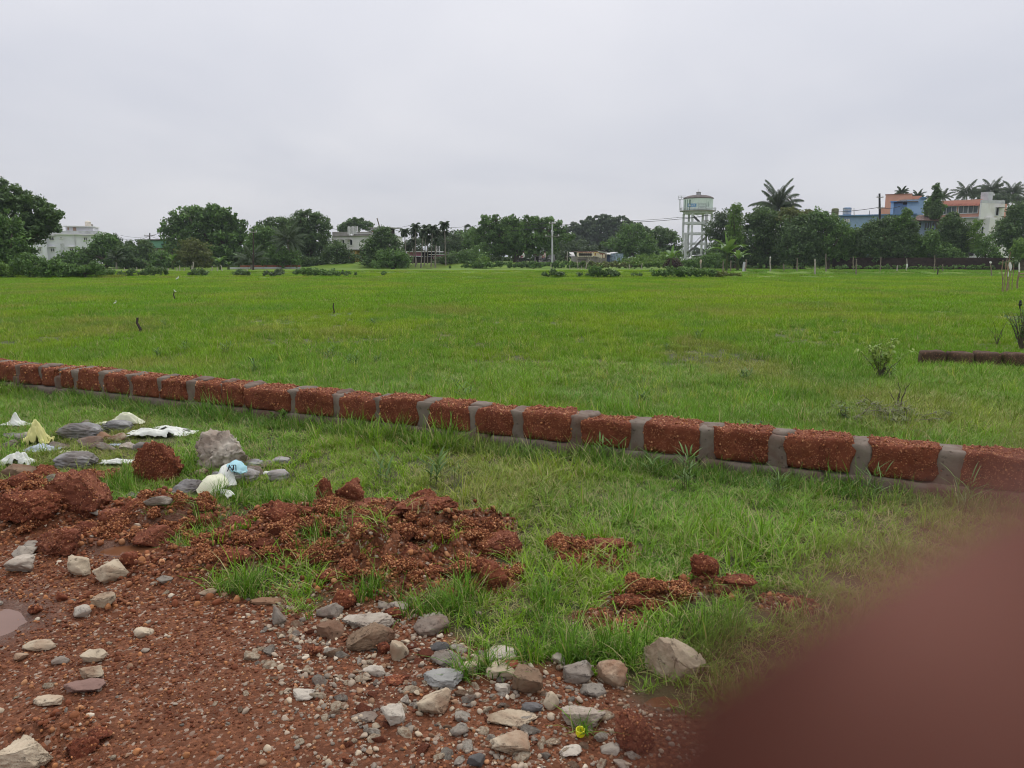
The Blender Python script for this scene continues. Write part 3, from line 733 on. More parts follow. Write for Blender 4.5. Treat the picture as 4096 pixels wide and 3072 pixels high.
# ---- dark laterite wall under the mango trees
W = Wall(3330, 95, 4110, 84)
root = thing('laterite_boundary_wall', tuple(W.pt(15, .2)), 'dark brown laterite block wall running under the mango trees', 'wall')
rows = 4
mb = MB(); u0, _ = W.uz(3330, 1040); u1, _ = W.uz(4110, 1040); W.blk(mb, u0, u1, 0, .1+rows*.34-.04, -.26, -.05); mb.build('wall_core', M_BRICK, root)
u0, _ = W.uz(3330, 1040); u1, _ = W.uz(4110, 1040); n = 26
for j in range(rows):
    mb = MB(); z0 = .1+j*.34
    for i in range(n):
        a = u0+(u1-u0)*(i+(.5 if j % 2 else 0))/n; b_ = a+(u1-u0)/n*.97
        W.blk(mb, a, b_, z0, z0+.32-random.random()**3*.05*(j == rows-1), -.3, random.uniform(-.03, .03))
    o = mb.build('block_course', M_BRICK, root); tag(o, kind='stuff')

# ---- water tower
DT = 204.0
root = thing('water_tower', tuple(P(2784, 1028, DT)-Vector((0, 0, 1.3))), 'tall round concrete water tower on columns with brown domed roof', 'water tower')
cx, cyy = P(2784, 1028, DT).x, DT
def tz(sy): return P(2784, sy, DT).z
mp = mpp(P(2784, 900, DT)); RT = 57.5*mp
M_TANK = mat_plain('pale_green_tank', (.62, .70, .66), .7, .06, .35, stain=(.30, .36, .33), stain_amt=.6)
c0 = Vector((cx, cyy, 0))
mb = MB(); mb.lathe(c0, [(RT, tz(841)), (RT, tz(796.5))], 32); mb.build('tank_shell', M_TANK, root, smooth=False)
mb = MB(); mb.lathe(c0, [(RT*1.03, tz(796)), (RT*1.03, tz(793)), (RT*.93, tz(789)), (RT*.75, tz(784.5)), (RT*.5, tz(781.5)), (RT*.2, tz(780)), (.05, tz(779.8))], 32); mb.build('dome', mat_plain('brown_dome', (.13, .11, .10), .9, .3, .8), root)
mb = MB()
rv = 8*mp
for k in range(6):
    t = k*math.pi/3; mb.tube([(cx+rv*math.cos(t), cyy+rv*math.sin(t), tz(780.5)), (cx+rv*math.cos(t), cyy+rv*math.sin(t), tz(770.2))], .09, 5)
mb.lathe(c0, [(rv*.7, tz(780)), (rv*.7, tz(770.2))], 10); mb.build('vent_cupola', M_CONCL, root)
mb = MB(); mb.lathe(c0, [(rv*1.25, tz(770)), (rv*1.25, tz(768.5)), (.1, tz(766.5))], 12); mb.tube([(cx, cyy, tz(767)), (cx, cyy, tz(756))], .04, 5); mb.build('cupola_roof', M_CONC, root)
RG = 71*mp
mb = MB(); mb.lathe(c0, [(RG*.9, tz(847)), (RG, tz(846)), (RG, tz(843.5)), (RT, tz(842.5))], 32); mb.build('gallery_slab', M_CONC, root)
mb = MB(); mb.lathe(c0, [(RT*1.0, tz(856)), (RT*1.0, tz(847.2))], 32); mb.build('ring_beam', M_CONCL, root)
ncol = 6; cols = []
for k in range(ncol):
    t = k*2*math.pi/ncol-.087; cols.append((cx+RT*.96*math.cos(t), cyy+RT*.96*math.sin(t)))
    mb = MB(); mb.box((cols[-1][0], cols[-1][1], (tz(856)+.1)/2), (.5, .5, tz(856)-.1)); mb.build('column', M_CONCL, root)
for sy in (893, 935, 975):
    for k in range(ncol):
        a, b_ = cols[k], cols[(k+1) % ncol]; L = math.dist(a, b_)
        mb = MB(); mb.box(((a[0]+b_[0])/2, (a[1]+b_[1])/2, tz(sy)), (L-.52, .34, .55), rz=math.atan2(b_[1]-a[1], b_[0]-a[0])); mb.build('brace_beam', M_CONCL, root)
mb = MB()
for k in range(28):
    t = k*2*math.pi/28; mb.tube([(cx+RG*.98*math.cos(t), cyy+RG*.98*math.sin(t), tz(843.5)), (cx+RG*.98*math.cos(t), cyy+RG*.98*math.sin(t), tz(832))], .045, 4)
for sy in (832, 838):
    mb.tube([(cx+RG*.98*math.cos(k*math.pi/16), cyy+RG*.98*math.sin(k*math.pi/16), tz(sy)) for k in range(33)], .05, 4)
mb.build('railing', M_CONCL, root)
mb = MB()      # cat ladder and little platform at the dome edge
def TP(sx, sy, dy=0): 
    p = P(sx, sy, DT+dy); return p
for dx in (0, 6): mb.tube([TP(2717+dx, 797), TP(2719+dx, 843)], .07, 4)
for k in range(11): mb.tube([TP(2717, 799+k*4), TP(2724, 799+k*4)], .06, 4)
for (x0, y0, x1, y1) in ((2713, 784, 2745, 784), (2713, 784, 2713, 797), (2726, 784, 2726, 797), (2713, 790, 2740, 790), (2712, 797.5, 2735, 797.5)): mb.tube([TP(x0, y0), TP(x1, y1)], .07, 4)
mb.build('ladder', M_CONCL, root)
st = [((2772, 857), (2800, 884), -2.5), ((2819, 896), (2842, 922), -4.2), ((2848, 918), (2812, 958), -5.6), ((2806, 958), (2776, 990), -5.8), ((2775, 988), (2752, 1008), -5.8)]
for (p0, p1, dy) in st:
    mb = MB(); a = TP(*p0, dy); b_ = TP(*p1, dy); n = 12
    for off in (0, .9):
        o_ = Vector((0, off, 0)); mb.hexa([a+o_+Vector((0, 0, -.5)), b_+o_+Vector((0, 0, -.5)), a+o_+Vector((0, .06, -.5)), b_+o_+Vector((0, .06, -.5)), a+o_, b_+o_, a+o_+Vector((0, .06, 0)), b_+o_+Vector((0, .06, 0))])
        mb.tube([a+o_+Vector((0, 0, .9)), b_+o_+Vector((0, 0, .9))], .035, 4)
    for k in range(n):
        c = a.lerp(b_, (k+.5)/n)+Vector((0, .48, -.2)); mb.box(c, (abs(b_.x-a.x)/n, .8, .16))
    mb.build('stair_flight', mat_plain('dark_stair', (.10, .095, .09), .9) if 'dark_stair' not in MATS else MATS['dark_stair'], root)
# painted signs on the tank, following its curve
def tank_patch(x0, y0, x1, y1, off=.02, n=8):
    vs = []; fs = []
    for i in range(n+1):
        sx = x0+(x1-x0)*i/n; X = P(sx, 900, DT-RT).x-cx; X = max(-RT*.99, min(RT*.99, X*DT/(DT)))
        t = math.asin(X/(RT+off)); Y = cyy-(RT+off)*math.cos(t)
        for sy in (y1, y0): vs.append((cx+(RT+off)*math.sin(t), Y, P(sx, sy, Y).z))
    for i in range(n): fs.append((2*i, 2*i+2, 2*i+3, 2*i+1))
    return vs, fs
mb = MB(); mb.add(*tank_patch(2753, 814, 2783, 827)); mb.build('blue_sign', mat_plain('faded_blue', (.13, .30, .52), .8, .1, 1), root)
mb = MB()
for q in ((2756, 818, 2760, 823), (2762, 819, 2766, 822), (2768, 819, 2771, 822), (2773, 818, 2777, 822)): mb.add(*tank_patch(*q, off=.04, n=2))
mb.build('blue_sign_lettering', M_TRIM, root)
mb = MB()
for q in ((2791, 813, 2820, 813.8), (2791, 833, 2820, 833.8), (2791, 813, 2792, 833.8), (2819, 813, 2820, 833.8)): mb.add(*tank_patch(*q, n=4))
for q in ((2795, 816, 2797, 821), (2799, 815.5, 2803, 816.5), (2800.5, 816, 2802, 820), (2805, 816, 2809, 817.5), (2811, 815.5, 2813, 820), (2815, 816, 2818, 818), (2794, 825, 2816, 826), (2796, 829, 2814, 829.8)): mb.add(*tank_patch(*q, off=.03, n=2))
mb.build('outlined_sign', mat_plain('faded_paint', (.22, .28, .28), .8), root)
mb = MB()
for q in ((2736, 800, 2740, 838), (2746, 798, 2748, 843), (2752, 798, 2754, 843), (2758, 798, 2763, 843), (2824, 806, 2826, 828), (2832, 806, 2834, 826)): mb.add(*tank_patch(*q, off=.025, n=2))
mb.build('algae_streak', mat_plain('algae', (.17, .24, .21), .9, .3, 1), root)
mb = MB(); mb.tube([(cx-RT*.8, cyy-RT*.55, tz(935)), (cx-RT*.8, cyy-RT*.55, .2)], .26, 8); mb.build('riser_pipe', M_CONCL, root)

# ---- poles and wires
def pole(sx, sy0, sy1, D, label, m, arms=(), lean=0, r=.11, base_z=None):
    t = P(sx, sy0, D); b = P(sx+lean, sy1, D); z = gz(b) if base_z is None else base_z
    b = Vector((b.x, b.y, z-.1))
    root = thing('utility_pole', tuple(b), label, 'pole')
    mb = MB(); mb.tube([b, t], [r*1.25, r*.8], 8); mb.build('shaft', m, root)
    for (dz, w) in arms:
        mb = MB(); c = t+(b-t).normalized()*dz; mb.box(c-Vector((0, .12, 0)), (w, .08, .09)); ar = mb.build('crossarm', M_CONC, root)
        mb = MB()
        for k in (-1, 1): mb.lathe(c+Vector((k*w*.42, -.12, .045)), [(.05, 0), (.07, .08), (.03, .16)], 6)
        i = mb.build('insulator', M_TRIM, None); i.parent = ar; i.data.transform(Matrix.Translation(-WLOC[root.name]))
    return t
pt = {}
pt[1] = pole(599, 932, 1060, 112, 'short dark pole with forked bracket behind the green house', M_DARKWOOD, ((.4, 1.6),))
pt[2] = pole(1013.6, 922, 1088, 88, 'thin dark pole standing in the field edge beside the big spreading tree', M_DARKWOOD, ((.2, .9),), r=.09)
pt[3] = pole(2209, 887, 1062, 102, 'tall pale concrete pole in front of the bushy tree by the road', M_CONCL, ((1.9, 2.0), (.25, .9)))
pt[4] = pole(3518, 774, 900, 101, 'dark leaning pole rising out of the mango trees beside the blue house', M_BLACK, ((.5, .9), (1.9, .7)), lean=18, r=.16, base_z=.2)
pt[5] = pole(1652, 897, 1070, 128, 'pole whose tip shows above the areca palms', M_CONC, ((.3, .8),))
pt[6] = pole(1571, 914, 1060, 125, 'short pole showing between the round tree and the areca palms', M_CONC, ((.2, .9),))
pt[7] = pole(2823, 857, 1066, 106, 'pale concrete pole standing in front of the water tower columns', M_CONCL, ((.9, .7),), r=.16)
pt[8] = pole(2741, 935, 1066, 107, 'shorter pale concrete pole beside the left tower column'.replace('left tower column', 'broad leaf banana and the tower'), M_CONCL, (), r=.17)
pt[9] = pole(3416, 832, 870, 113, 'thin rod standing on the blue roof beside the blue tank', M_CONC, (), r=.05, base_z=P(3416, 862, 113).z)
pt[10] = pole(3478, 842, 870, 113, 'short thin rod standing on the blue roof near the salmon block', M_CONC, (), r=.05, base_z=P(3478, 862, 113).z)
def wire(pts, label, r=.022, sag=.5):
    ps = []
    for a, b in zip(pts[:-1], pts[1:]):
        for k in range(12):
            t = k/12; p = a.lerp(b, t); p.z -= sag*4*t*(1-t); ps.append(p)
    ps.append(pts[-1]); mb = MB(); mb.tube(ps, r, 4)
    o = mb.build('power_line', M_BLACK, None, base=tuple(pts[0])); tag(o, label, 'cable', 'overhead power lines')
wire([P(480, 940, 118), P(640, 931, 112), P(900, 940, 118)], 'thin upper cable over the green house')
wire([P(480, 951, 118), pt[1]+Vector((0, 0, -.4)), P(700, 943, 112)], 'lower cable meeting the forked pole behind the green house')
wire([P(960, 918, 92), P(1060, 917, 92)], 'short cable between the big spreading tree and the dark trees', sag=.1)
wire([P(1325, 911, 122), P(1420, 912, 126), P(1519, 905, 126), P(1652, 897, 128), P(1900, 903, 126), P(2209, 887, 102), P(2300, 888, 108)], 'upper cable crossing behind the areca palms to the pale pole', r=.03, sag=.4)
wire([P(1550, 918, 125), P(1571, 916, 125), P(1640, 912, 126), P(1850, 921, 124), P(2209, 905, 102), P(2290, 903, 106)], 'lower cable crossing behind the areca palms to the pale pole', r=.035, sag=.4)
wire([P(2480, 884, 120), P(2720, 869, 112), P(2823, 863, 106)], 'upper cable running from the spreading raintree to the tower', r=.03, sag=.1)
wire([P(2480, 890, 120), P(2720, 876, 112), P(2823, 861, 105.8), P(2890, 862, 104)], 'lower cable passing in front of the tower', r=.04, sag=.1)
wire([P(3180, 853, 110), P(3270, 849, 112), P(3518, 829, 100.9), P(3600, 825, 104)], 'cable running above the blue house to the leaning pole', r=.035, sag=.2)
# ================================================================== trees
def leaf_cloud(centres, radii, n_per, size, rng, up=.5, aspect=.45, flat=1.0):
    """kite shaped leaves round clump centres; arrays V, F and a lightness value per vertex"""
    n = len(centres)*n_per
    c = np.repeat(centres, n_per, 0); r = np.repeat(radii, n_per)
    d = rng.normal(size=(n, 3)); d /= np.linalg.norm(d, axis=1)[:, None]
    d[:, 2] *= flat
    rad = r*np.cbrt(rng.random(n))*1.0
    p = c+d*rad[:, None]
    L = rng.normal(size=(n, 3)); L[:, 2] -= .25; L /= np.linalg.norm(L, axis=1)[:, None]
    nn = d*.6+np.array([0, 0, up])+rng.normal(size=(n, 3))*.45
    S = np.cross(L, nn); S /= (np.linalg.norm(S, axis=1)[:, None]+1e-9)
    s = size*(.6+.8*rng.random(n))[:, None]
    V = np.stack([p-L*s*.5, p+S*s*aspect*.5, p+L*s*.5, p-S*s*aspect*.5], 1).reshape(-1, 3)
    F = np.arange(n*4).reshape(n, 4)
    lv = np.repeat(np.clip(np.repeat(rng.random(len(centres)), n_per)*.45+rng.random(n)**1.6*.75, 0, 1), 4)
    return V, F, lv
def crown_mesh(lobes, n_clump, n_leaf, size, rng, rc=.16, up=.5, flat=1.0, hollow=.55, bottom=-.75, jit=.12, aspect=.45):
    vol = np.array([l[3]*l[5]*.6+l[3]*l[4] for l in lobes]); cnt = np.maximum(4, (n_clump*vol/vol.sum())).astype(int)
    cs, rs = [], []
    for l, k in zip(lobes, cnt):
        d = rng.normal(size=(k*3, 3)); d /= np.linalg.norm(d, axis=1)[:, None]
        d = d[d[:, 2] > bottom][:k]; k = len(d)
        rr = (hollow+(1-hollow)*rng.random(k)**.6)*(1+jit*rng.normal(size=k))
        rr *= 1+.28*fbm(d[:, 0]*1.7+l[0], d[:, 1]*1.7+l[1], d[:, 2]*1.7, o=3)
        p = d*rr[:, None]*np.array([l[3], l[4], l[5]])+np.array(l[:3])
        cs.append(p); rs.append((rc*(.6+.8*rng.random(k)))*min(l[3], l[5])**.5*1.6)
    cs = np.concatenate(cs); rs = np.concatenate(rs)
    keep = cs[:, 2] > .25
    return leaf_cloud(cs[keep], rs[keep], n_leaf, size, rng, up, aspect, flat)
TREE_ID = [0]
def tree(name, label, D, lobes, base, mat, n_clump=170, n_leaf=34, size=.36, rc=.30, trunk=.22, cat='tree', group=None, up=.5, limbs=True, hollow=.5, bottom=-.8, trunk_mat=None, base_z=None, flat=.8, aspect=.5):
    """lobes: photograph cx, cy, rx, ry (and optional depth shift in metres)"""
    TREE_ID[0] += 1; rng = np.random.default_rng(100+TREE_ID[0])
    W3 = []
    for l in lobes:
        dd = D+(l[4] if len(l) > 4 else 0)
        c = P(l[0], l[1], dd); m = mpp(c); rx, rz = l[2]*m, l[3]*m
        W3.append((c.x, c.y, c.z, rx, max(.5, (rx+rz)*.5), rz))
    b = P(base, 1060, D); z = Hs(b.x, b.y) if base_z is None else base_z; b = Vector((b.x, b.y, z))
    root = thing(name, tuple(b), label, cat, group)
    V, F, lv = crown_mesh(W3, n_clump, n_leaf, size, rng, rc=rc, up=up, hollow=hollow, bottom=bottom, flat=flat, aspect=aspect)
    # leaves never below the ground
    low = V[F].min(1)[:, 2] > z+.03; F = F[low]
    me = mesh_arr('crown', V-np.array(b), F, attr={'lv': lv})
    link_mesh('crown', me, LEAF[mat], root)
    mb = MB(); top = max(w[2] for w in W3); lowc = min(w[2] for w in W3)
    hz = z+(np.mean([w[2] for w in W3])-z)*.55
    mid = Vector((b.x*.7+np.mean([w[0] for w in W3])*.3, b.y, hz))
    k = Vector((rng.normal()*.2, rng.normal()*.2, 0))
    mb.tube([b-Vector((0, 0, .1)), b.lerp(mid, .5)+k, mid], [trunk*1.25, trunk*.95, trunk*.8], 8)
    if limbs:
        for w in W3:
            for _ in range(3 if len(W3) < 4 else 2):
                e = Vector((w[0]+rng.normal()*w[3]*.45, w[1]+rng.normal()*w[4]*.4, w[2]+abs(rng.normal())*w[5]*.35))
                q = mid.lerp(e, .5)+Vector((rng.normal()*.3, rng.normal()*.3, -.25))
                mb.tube([mid, q, e], [trunk*.6, trunk*.38, trunk*.12], 6)
    mb.build('trunk', trunk_mat or M_BARK, root)
    return root
def shrub(label, D, lobes, mat, n_clump=50, n_leaf=30, size=.17, **k):
    k.setdefault('name', 'shrub'); k.setdefault('cat', 'bush'); k.setdefault('rc', .22); k.setdefault('trunk', .035)
    nm = k.pop('name'); b = lobes[0][0]
    return tree(nm, label, D, lobes, b, mat, n_clump=n_clump, n_leaf=n_leaf, size=size, **k)

# --- far left
tree('broadleaf_tree', 'largest dark tree with ragged crown beside the long white apartment building', 62,
     [(20, 800, 90, 60), (-60, 830, 110, 90), (120, 830, 80, 60), (185, 880, 55, 42), (130, 900, 80, 50), (40, 940, 110, 70), (-70, 960, 120, 90), (225, 862, 24, 22), (205, 905, 34, 22), (60, 1010, 80, 50)],
     20, 'dark', 560, 52, .30, rc=.26, trunk=.35, hollow=.35)
tree('broadleaf_tree', 'bright green lower tree standing in front of the largest dark tree', 57,
     [(25, 900, 55, 50), (10, 960, 75, 60), (-20, 1030, 95, 50), (90, 1040, 60, 34), (60, 990, 50, 40)], 5, 'mid', 260, 44, .24, rc=.24, trunk=.2)
shrub('sprawling bush at the far corner of the field under the dark tree', 52, [(20, 1085, 60, 32), (-50, 1080, 80, 40), (70, 1095, 30, 20)], 'bright', 90, 40)
shrub('bushy dark green hedge clump below the white building', 52, [(150, 1075, 55, 42), (100, 1060, 50, 35), (210, 1085, 60, 32), (225, 1060, 30, 22)], 'mid', 150, 40)
shrub('low leafy bush beside the hedge clump below the white building', 53, [(330, 1088, 45, 22), (290, 1078, 30, 20), (385, 1072, 30, 26)], 'mid', 90, 36)
shrub('dense scrub joining the hedge clump and the long low bush', 54, [(270, 1085, 50, 26), (350, 1090, 50, 20), (420, 1094, 40, 14), (180, 1098, 50, 16), (80, 1102, 60, 14)], 'mid', 190, 40, size=.16, limbs=False)
shrub('long low bush trailing into the field in front of the stakes', 56, [(480, 1098, 40, 12), (545, 1095, 40, 14), (610, 1088, 32, 24), (650, 1093, 25, 20), (420, 1095, 30, 14)], 'dark', 120, 34, size=.15)
tree('bushy_tree', 'rounded green tree hiding the corner of the white building', 98, [(418, 985, 62, 42), (380, 1020, 50, 40), (455, 1030, 50, 40), (440, 960, 30, 24)], 420, 'mid', 190, 36, .32)
tree('bushy_tree', 'low blue green tree in front of the white building wall', 96, [(280, 1045, 48, 34), (240, 1055, 30, 26), (320, 1040, 36, 40)], 290, 'mid', 120, 36, .30)
tree('bushy_tree', 'shaded dark tree behind the palm like plant near the green house', 97, [(345, 1030, 40, 40), (500, 1010, 40, 40), (520, 1045, 60, 34)], 505, 'dark', 150, 36, .30)
tree('slender_tree', 'thin feathery sapling poking up between the white building and the green house', 100, [(464, 950, 14, 16), (466, 975, 22, 22)], 465, 'grey', 34, 26, .22, trunk=.07)
tree('conical_tree', 'small dark pointed tree beside the green house roof', 103, [(520, 975, 15, 14), (522, 1000, 26, 24)], 521, 'dark', 46, 30, .24, trunk=.1)
tree('bushy_tree', 'dense tree spreading under the green house wall', 99, [(575, 990, 34, 28), (560, 1025, 50, 38), (620, 1030, 45, 34), (600, 1055, 70, 26)], 580, 'dark', 190, 36, .30)
tree('bushy_tree', 'soft green low tree just below the green wall', 95, [(650, 1030, 36, 30), (640, 1055, 50, 26)], 650, 'mid', 100, 34, .28)
# --- the great spreading tree
tree('spreading_tree', 'great round spreading tree with a layered crown behind the small leaning tree', 108,
     [(800, 862, 80, 40), (715, 900, 55, 48), (870, 870, 70, 42), (930, 890, 50, 24), (700, 950, 50, 42), (800, 930, 90, 55), (900, 940, 80, 50), (960, 925, 32, 34), (760, 990, 90, 50), (880, 1000, 90, 55), (965, 990, 40, 50), (860, 838, 34, 18), (925, 862, 28, 14), (815, 1050, 130, 30)],
     835, 'mid', 760, 40, .42, rc=.30, trunk=.5, hollow=.35)
tree('broadleaf_tree', 'yellowish green smaller tree in front of the great spreading tree', 94, [(770, 985, 42, 30), (800, 1010, 42, 34), (745, 1025, 50, 34), (790, 1050, 60, 26)], 765, 'olive', 190, 36, .27)
# --- group beside the white rooftop house
tree('broadleaf_tree', 'dark flat topped tree behind the tall coconut palm', 112, [(1110, 895, 55, 26), (1070, 930, 55, 34), (1160, 920, 60, 40), (1040, 970, 50, 50)], 1100, 'dark', 230, 36, .36, trunk=.3)
tree('broadleaf_tree', 'big dome shaped dark tree beside the white rooftop house', 108, [(1230, 870, 55, 28), (1275, 905, 50, 40), (1200, 915, 60, 45), (1260, 960, 62, 50), (1190, 990, 70, 55), (1290, 1010, 45, 50), (1240, 1050, 80, 30)], 1235, 'dark', 430, 38, .36, trunk=.35, hollow=.4)
tree('broadleaf_tree', 'mid green tree overlapping the dome shaped dark tree', 101, [(1060, 945, 55, 38), (1030, 1000, 50, 50), (1100, 1010, 40, 40)], 1060, 'mid', 220, 36, .32)
tree('bushy_tree', 'drooping pale green bush in front of the dome shaped tree', 97, [(1110, 1020, 45, 34), (1150, 1035, 55, 34), (1085, 1045, 40, 24)], 1120, 'mid', 150, 36, .28)
tree('bushy_tree', 'leafy tree covering the corner of the white rooftop house', 104, [(1345, 1005, 40, 38), (1325, 1045, 50, 40), (1385, 1030, 42, 30), (1400, 1060, 40, 24)], 1350, 'dark', 190, 36, .30)
tree('broadleaf_tree', 'round tree top rising behind the white rooftop house', 150, [(1425, 895, 38, 22), (1455, 905, 32, 22), (1400, 915, 34, 20), (1375, 922, 22, 22)], 1425, 'dark', 150, 34, .42)
tree('round_tree', 'smooth round dark tree between the white house and the areca palms', 101, [(1530, 945, 45, 36), (1500, 985, 48, 42), (1560, 985, 45, 44), (1500, 1040, 60, 50), (1570, 1040, 55, 46), (1530, 1075, 70, 20)], 1530, 'dark', 400, 38, .32, trunk=.3, hollow=.4)
tree('bushy_tree', 'drooping light green bush in front of the smooth round dark tree', 96, [(1560, 1025, 50, 32), (1600, 1040, 40, 34), (1540, 1060, 55, 26), (1585, 1068, 50, 20)], 1570, 'mid', 170, 36, .27)
# --- behind the areca palms
tree('bushy_tree', 'pale thicket filling the gap behind the areca palms', 135, [(1700, 985, 90, 34), (1640, 1000, 50, 30), (1790, 960, 60, 40), (1580, 985, 40, 34)], 1700, 'grey', 200, 32, .40)
tree('broadleaf_tree', 'soft hazy green tree beyond the pink house', 140, [(1800, 975, 50, 36), (1850, 970, 60, 46), (1830, 1015, 80, 50), (1900, 960, 50, 44)], 1830, 'mid', 240, 34, .42)
tree('broadleaf_tree', 'distant greyish tree crown on the skyline near the palmyra palm', 190, [(1830, 955, 70, 22), (1900, 950, 60, 24)], 1850, 'grey', 120, 34, .5)
tree('bushy_tree', 'dark bush in front of the pink room', 103, [(1770, 1050, 34, 24), (1800, 1045, 34, 30), (1745, 1062, 26, 14)], 1775, 'dark', 110, 34, .24)
tree('bushy_tree', 'green thicket between the pink house and the large dense tree', 105, [(1840, 1040, 50, 34), (1890, 1030, 50, 44), (1870, 1060, 80, 20)], 1860, 'mid', 170, 34, .28)
shrub('pale leaved shrub at the edge of the far field under the dense tree', 99, [(1930, 1052, 34, 24)], 'bright', 50, 34, size=.24)
# --- large dense tree in the middle
tree('dense_tree', 'large dense wide tree with shoots on top beside the pale pole', 113,
     [(1960, 900, 50, 36), (2040, 905, 60, 36), (2120, 900, 60, 34), (2200, 905, 55, 32), (1940, 950, 60, 50), (2030, 950, 90, 55), (2130, 950, 90, 55), (2220, 950, 60, 40), (2270, 948, 34, 20), (1960, 1005, 70, 40), (2060, 1000, 90, 36), (2160, 990, 80, 40), (1982, 872, 16, 16), (2046, 870, 12, 18), (2110, 875, 18, 12)],
     2070, 'mid', 820, 42, .34, rc=.26, trunk=.6, hollow=.35, bottom=-.6)
# --- distant raintree
tree('raintree', 'huge distant umbrella shaped raintree fading into haze', 225,
     [(2425, 888, 95, 26), (2340, 908, 70, 26), (2505, 905, 75, 26), (2295, 935, 50, 34), (2420, 925, 130, 36), (2545, 925, 55, 24), (2350, 965, 110, 36), (2470, 965, 100, 36), (2310, 990, 70, 36), (2400, 1005, 130, 30)],
     2400, 'grey', 1100, 40, .85, rc=.30, trunk=.9, hollow=.4, flat=.5)
tree('broadleaf_tree', 'mid green irregular tree between the raintree and the tower', 132, [(2530, 930, 60, 34), (2480, 970, 55, 40), (2560, 980, 70, 50), (2520, 1025, 90, 36), (2600, 1020, 50, 34)], 2530, 'mid', 360, 36, .36)
tree('round_tree', 'dark round headed tree right beside the tower columns', 138, [(2640, 945, 60, 36), (2600, 975, 50, 40), (2680, 975, 42, 46), (2650, 1020, 70, 40)], 2640, 'dark', 330, 36, .38)
tree('round_tree', 'dark round tree behind the shop roof under the raintree', 150, [(2240, 1000, 70, 44), (2330, 1000, 70, 34), (2190, 1020, 60, 30)], 2270, 'grey', 190, 34, .40)
# hedge along the road embankment, one mass per stretch
for i, (x0, x1, mt, lab) in enumerate(((1690, 1960, 'bright', 'strip of creepers along the field edge below the pink house'), (1880, 2150, 'mid', 'dark green creeper bank below the large dense tree and motorcycle'),
        (2120, 2360, 'mid', 'creeper covered bank below the roadside sheds'), (2330, 2560, 'olive', 'green bank with pale shoots below the roadside shop'), (2530, 2720, 'bright', 'lighter green bank beside the banana plant below the round headed tree'))):
    hy = 1068 if i else 1074
    L = [(x, hy-(0 if i == 0 else 6)+random.uniform(-3, 3), 26, 9 if i == 0 else 15) for x in range(x0, x1, 24)]
    shrub(lab, 97, L, mt, 150, 34, size=.25, limbs=False, name='hedge', cat='hedge', rc=.2)
tree('bushy_tree', 'pale green weedy thicket behind the bank below the round headed tree', 106, [(2600, 1040, 80, 20), (2680, 1035, 50, 24), (2510, 1045, 50, 14)], 2600, 'bright', 150, 34, .25)
# --- bund shrubs
for (lab, D, L, mt, n) in (
   ('leafy shrub on the field bund, first one in front of the pale stakes', 55.5, [(800, 1094, 34, 16), (765, 1102, 26, 8), (835, 1100, 20, 8)], 'dark', 60),
   ('small rounded shrub on the bund in front of the dark pole', 55.5, [(955, 1095, 32, 13), (985, 1098, 14, 9)], 'dark', 45),
   ('thin greyish shrub on the bund in front of the low grey wall', 55.5, [(1075, 1097, 32, 11), (1115, 1094, 24, 15)], 'grey', 45),
   ('long leafy shrub on the bund in front of the dome shaped tree', 55.5, [(1200, 1093, 20, 17), (1245, 1093, 28, 20), (1290, 1098, 34, 14), (1330, 1095, 24, 14)], 'mid', 110),
   ('trailing end of the long shrub on the bund, lower and darker', 55.5, [(1375, 1100, 26, 13), (1415, 1103, 24, 9), (1445, 1105, 18, 7)], 'dark', 60),
   ('upright weed on the bund in front of the areca palms', 56, [(1537, 1095, 6, 12)], 'mid', 10),
   ('low dark bramble on the bund in front of the pale pole', 54, [(2180, 1103, 34, 9), (2230, 1100, 30, 12), (2210, 1092, 10, 14)], 'dark', 70),
   ('low bramble on the bund below the roadside shop', 54, [(2330, 1103, 30, 10), (2300, 1108, 20, 6)], 'dark', 46),
   ('tallest leafy bramble on the bund, standing before the red banner', 54, [(2385, 1088, 26, 24), (2400, 1100, 34, 14)], 'mid', 80),
   ('ragged bramble on the bund, before the blue kiosk', 54, [(2440, 1098, 26, 18), (2465, 1103, 20, 9)], 'dark', 60),
   ('short bramble on the bund under the round headed tree', 54, [(2545, 1103, 30, 9), (2520, 1106, 16, 6)], 'dark', 36),
   ('wide bushy shrub on the bund below the tower', 53, [(2640, 1100, 44, 17), (2700, 1093, 44, 24), (2760, 1095, 50, 22), (2820, 1097, 40, 20)], 'mid', 220),
   ('low grassy shrub on the bund next to the wide bushy shrub', 53, [(2890, 1102, 34, 14), (2940, 1106, 34, 9)], 'olive', 80)):
    shrub(lab, D, L, mt, n, 34, size=.15, limbs=False)
tree('creeper_thicket', 'tangle of creepers between the tower pole and the banana plants', 94, [(2790, 1052, 50, 26), (2850, 1045, 40, 34), (2740, 1060, 40, 16), (2885, 1060, 30, 20)], 2800, 'mid', 200, 34, .22, limbs=False, cat='thicket')
tree('croton_bush', 'dark purplish bush under the banana plant with one upright leaf', 90, [(2690, 1058, 30, 22)], 2690, 'purple', 60, 30, .20, limbs=False, cat='bush')
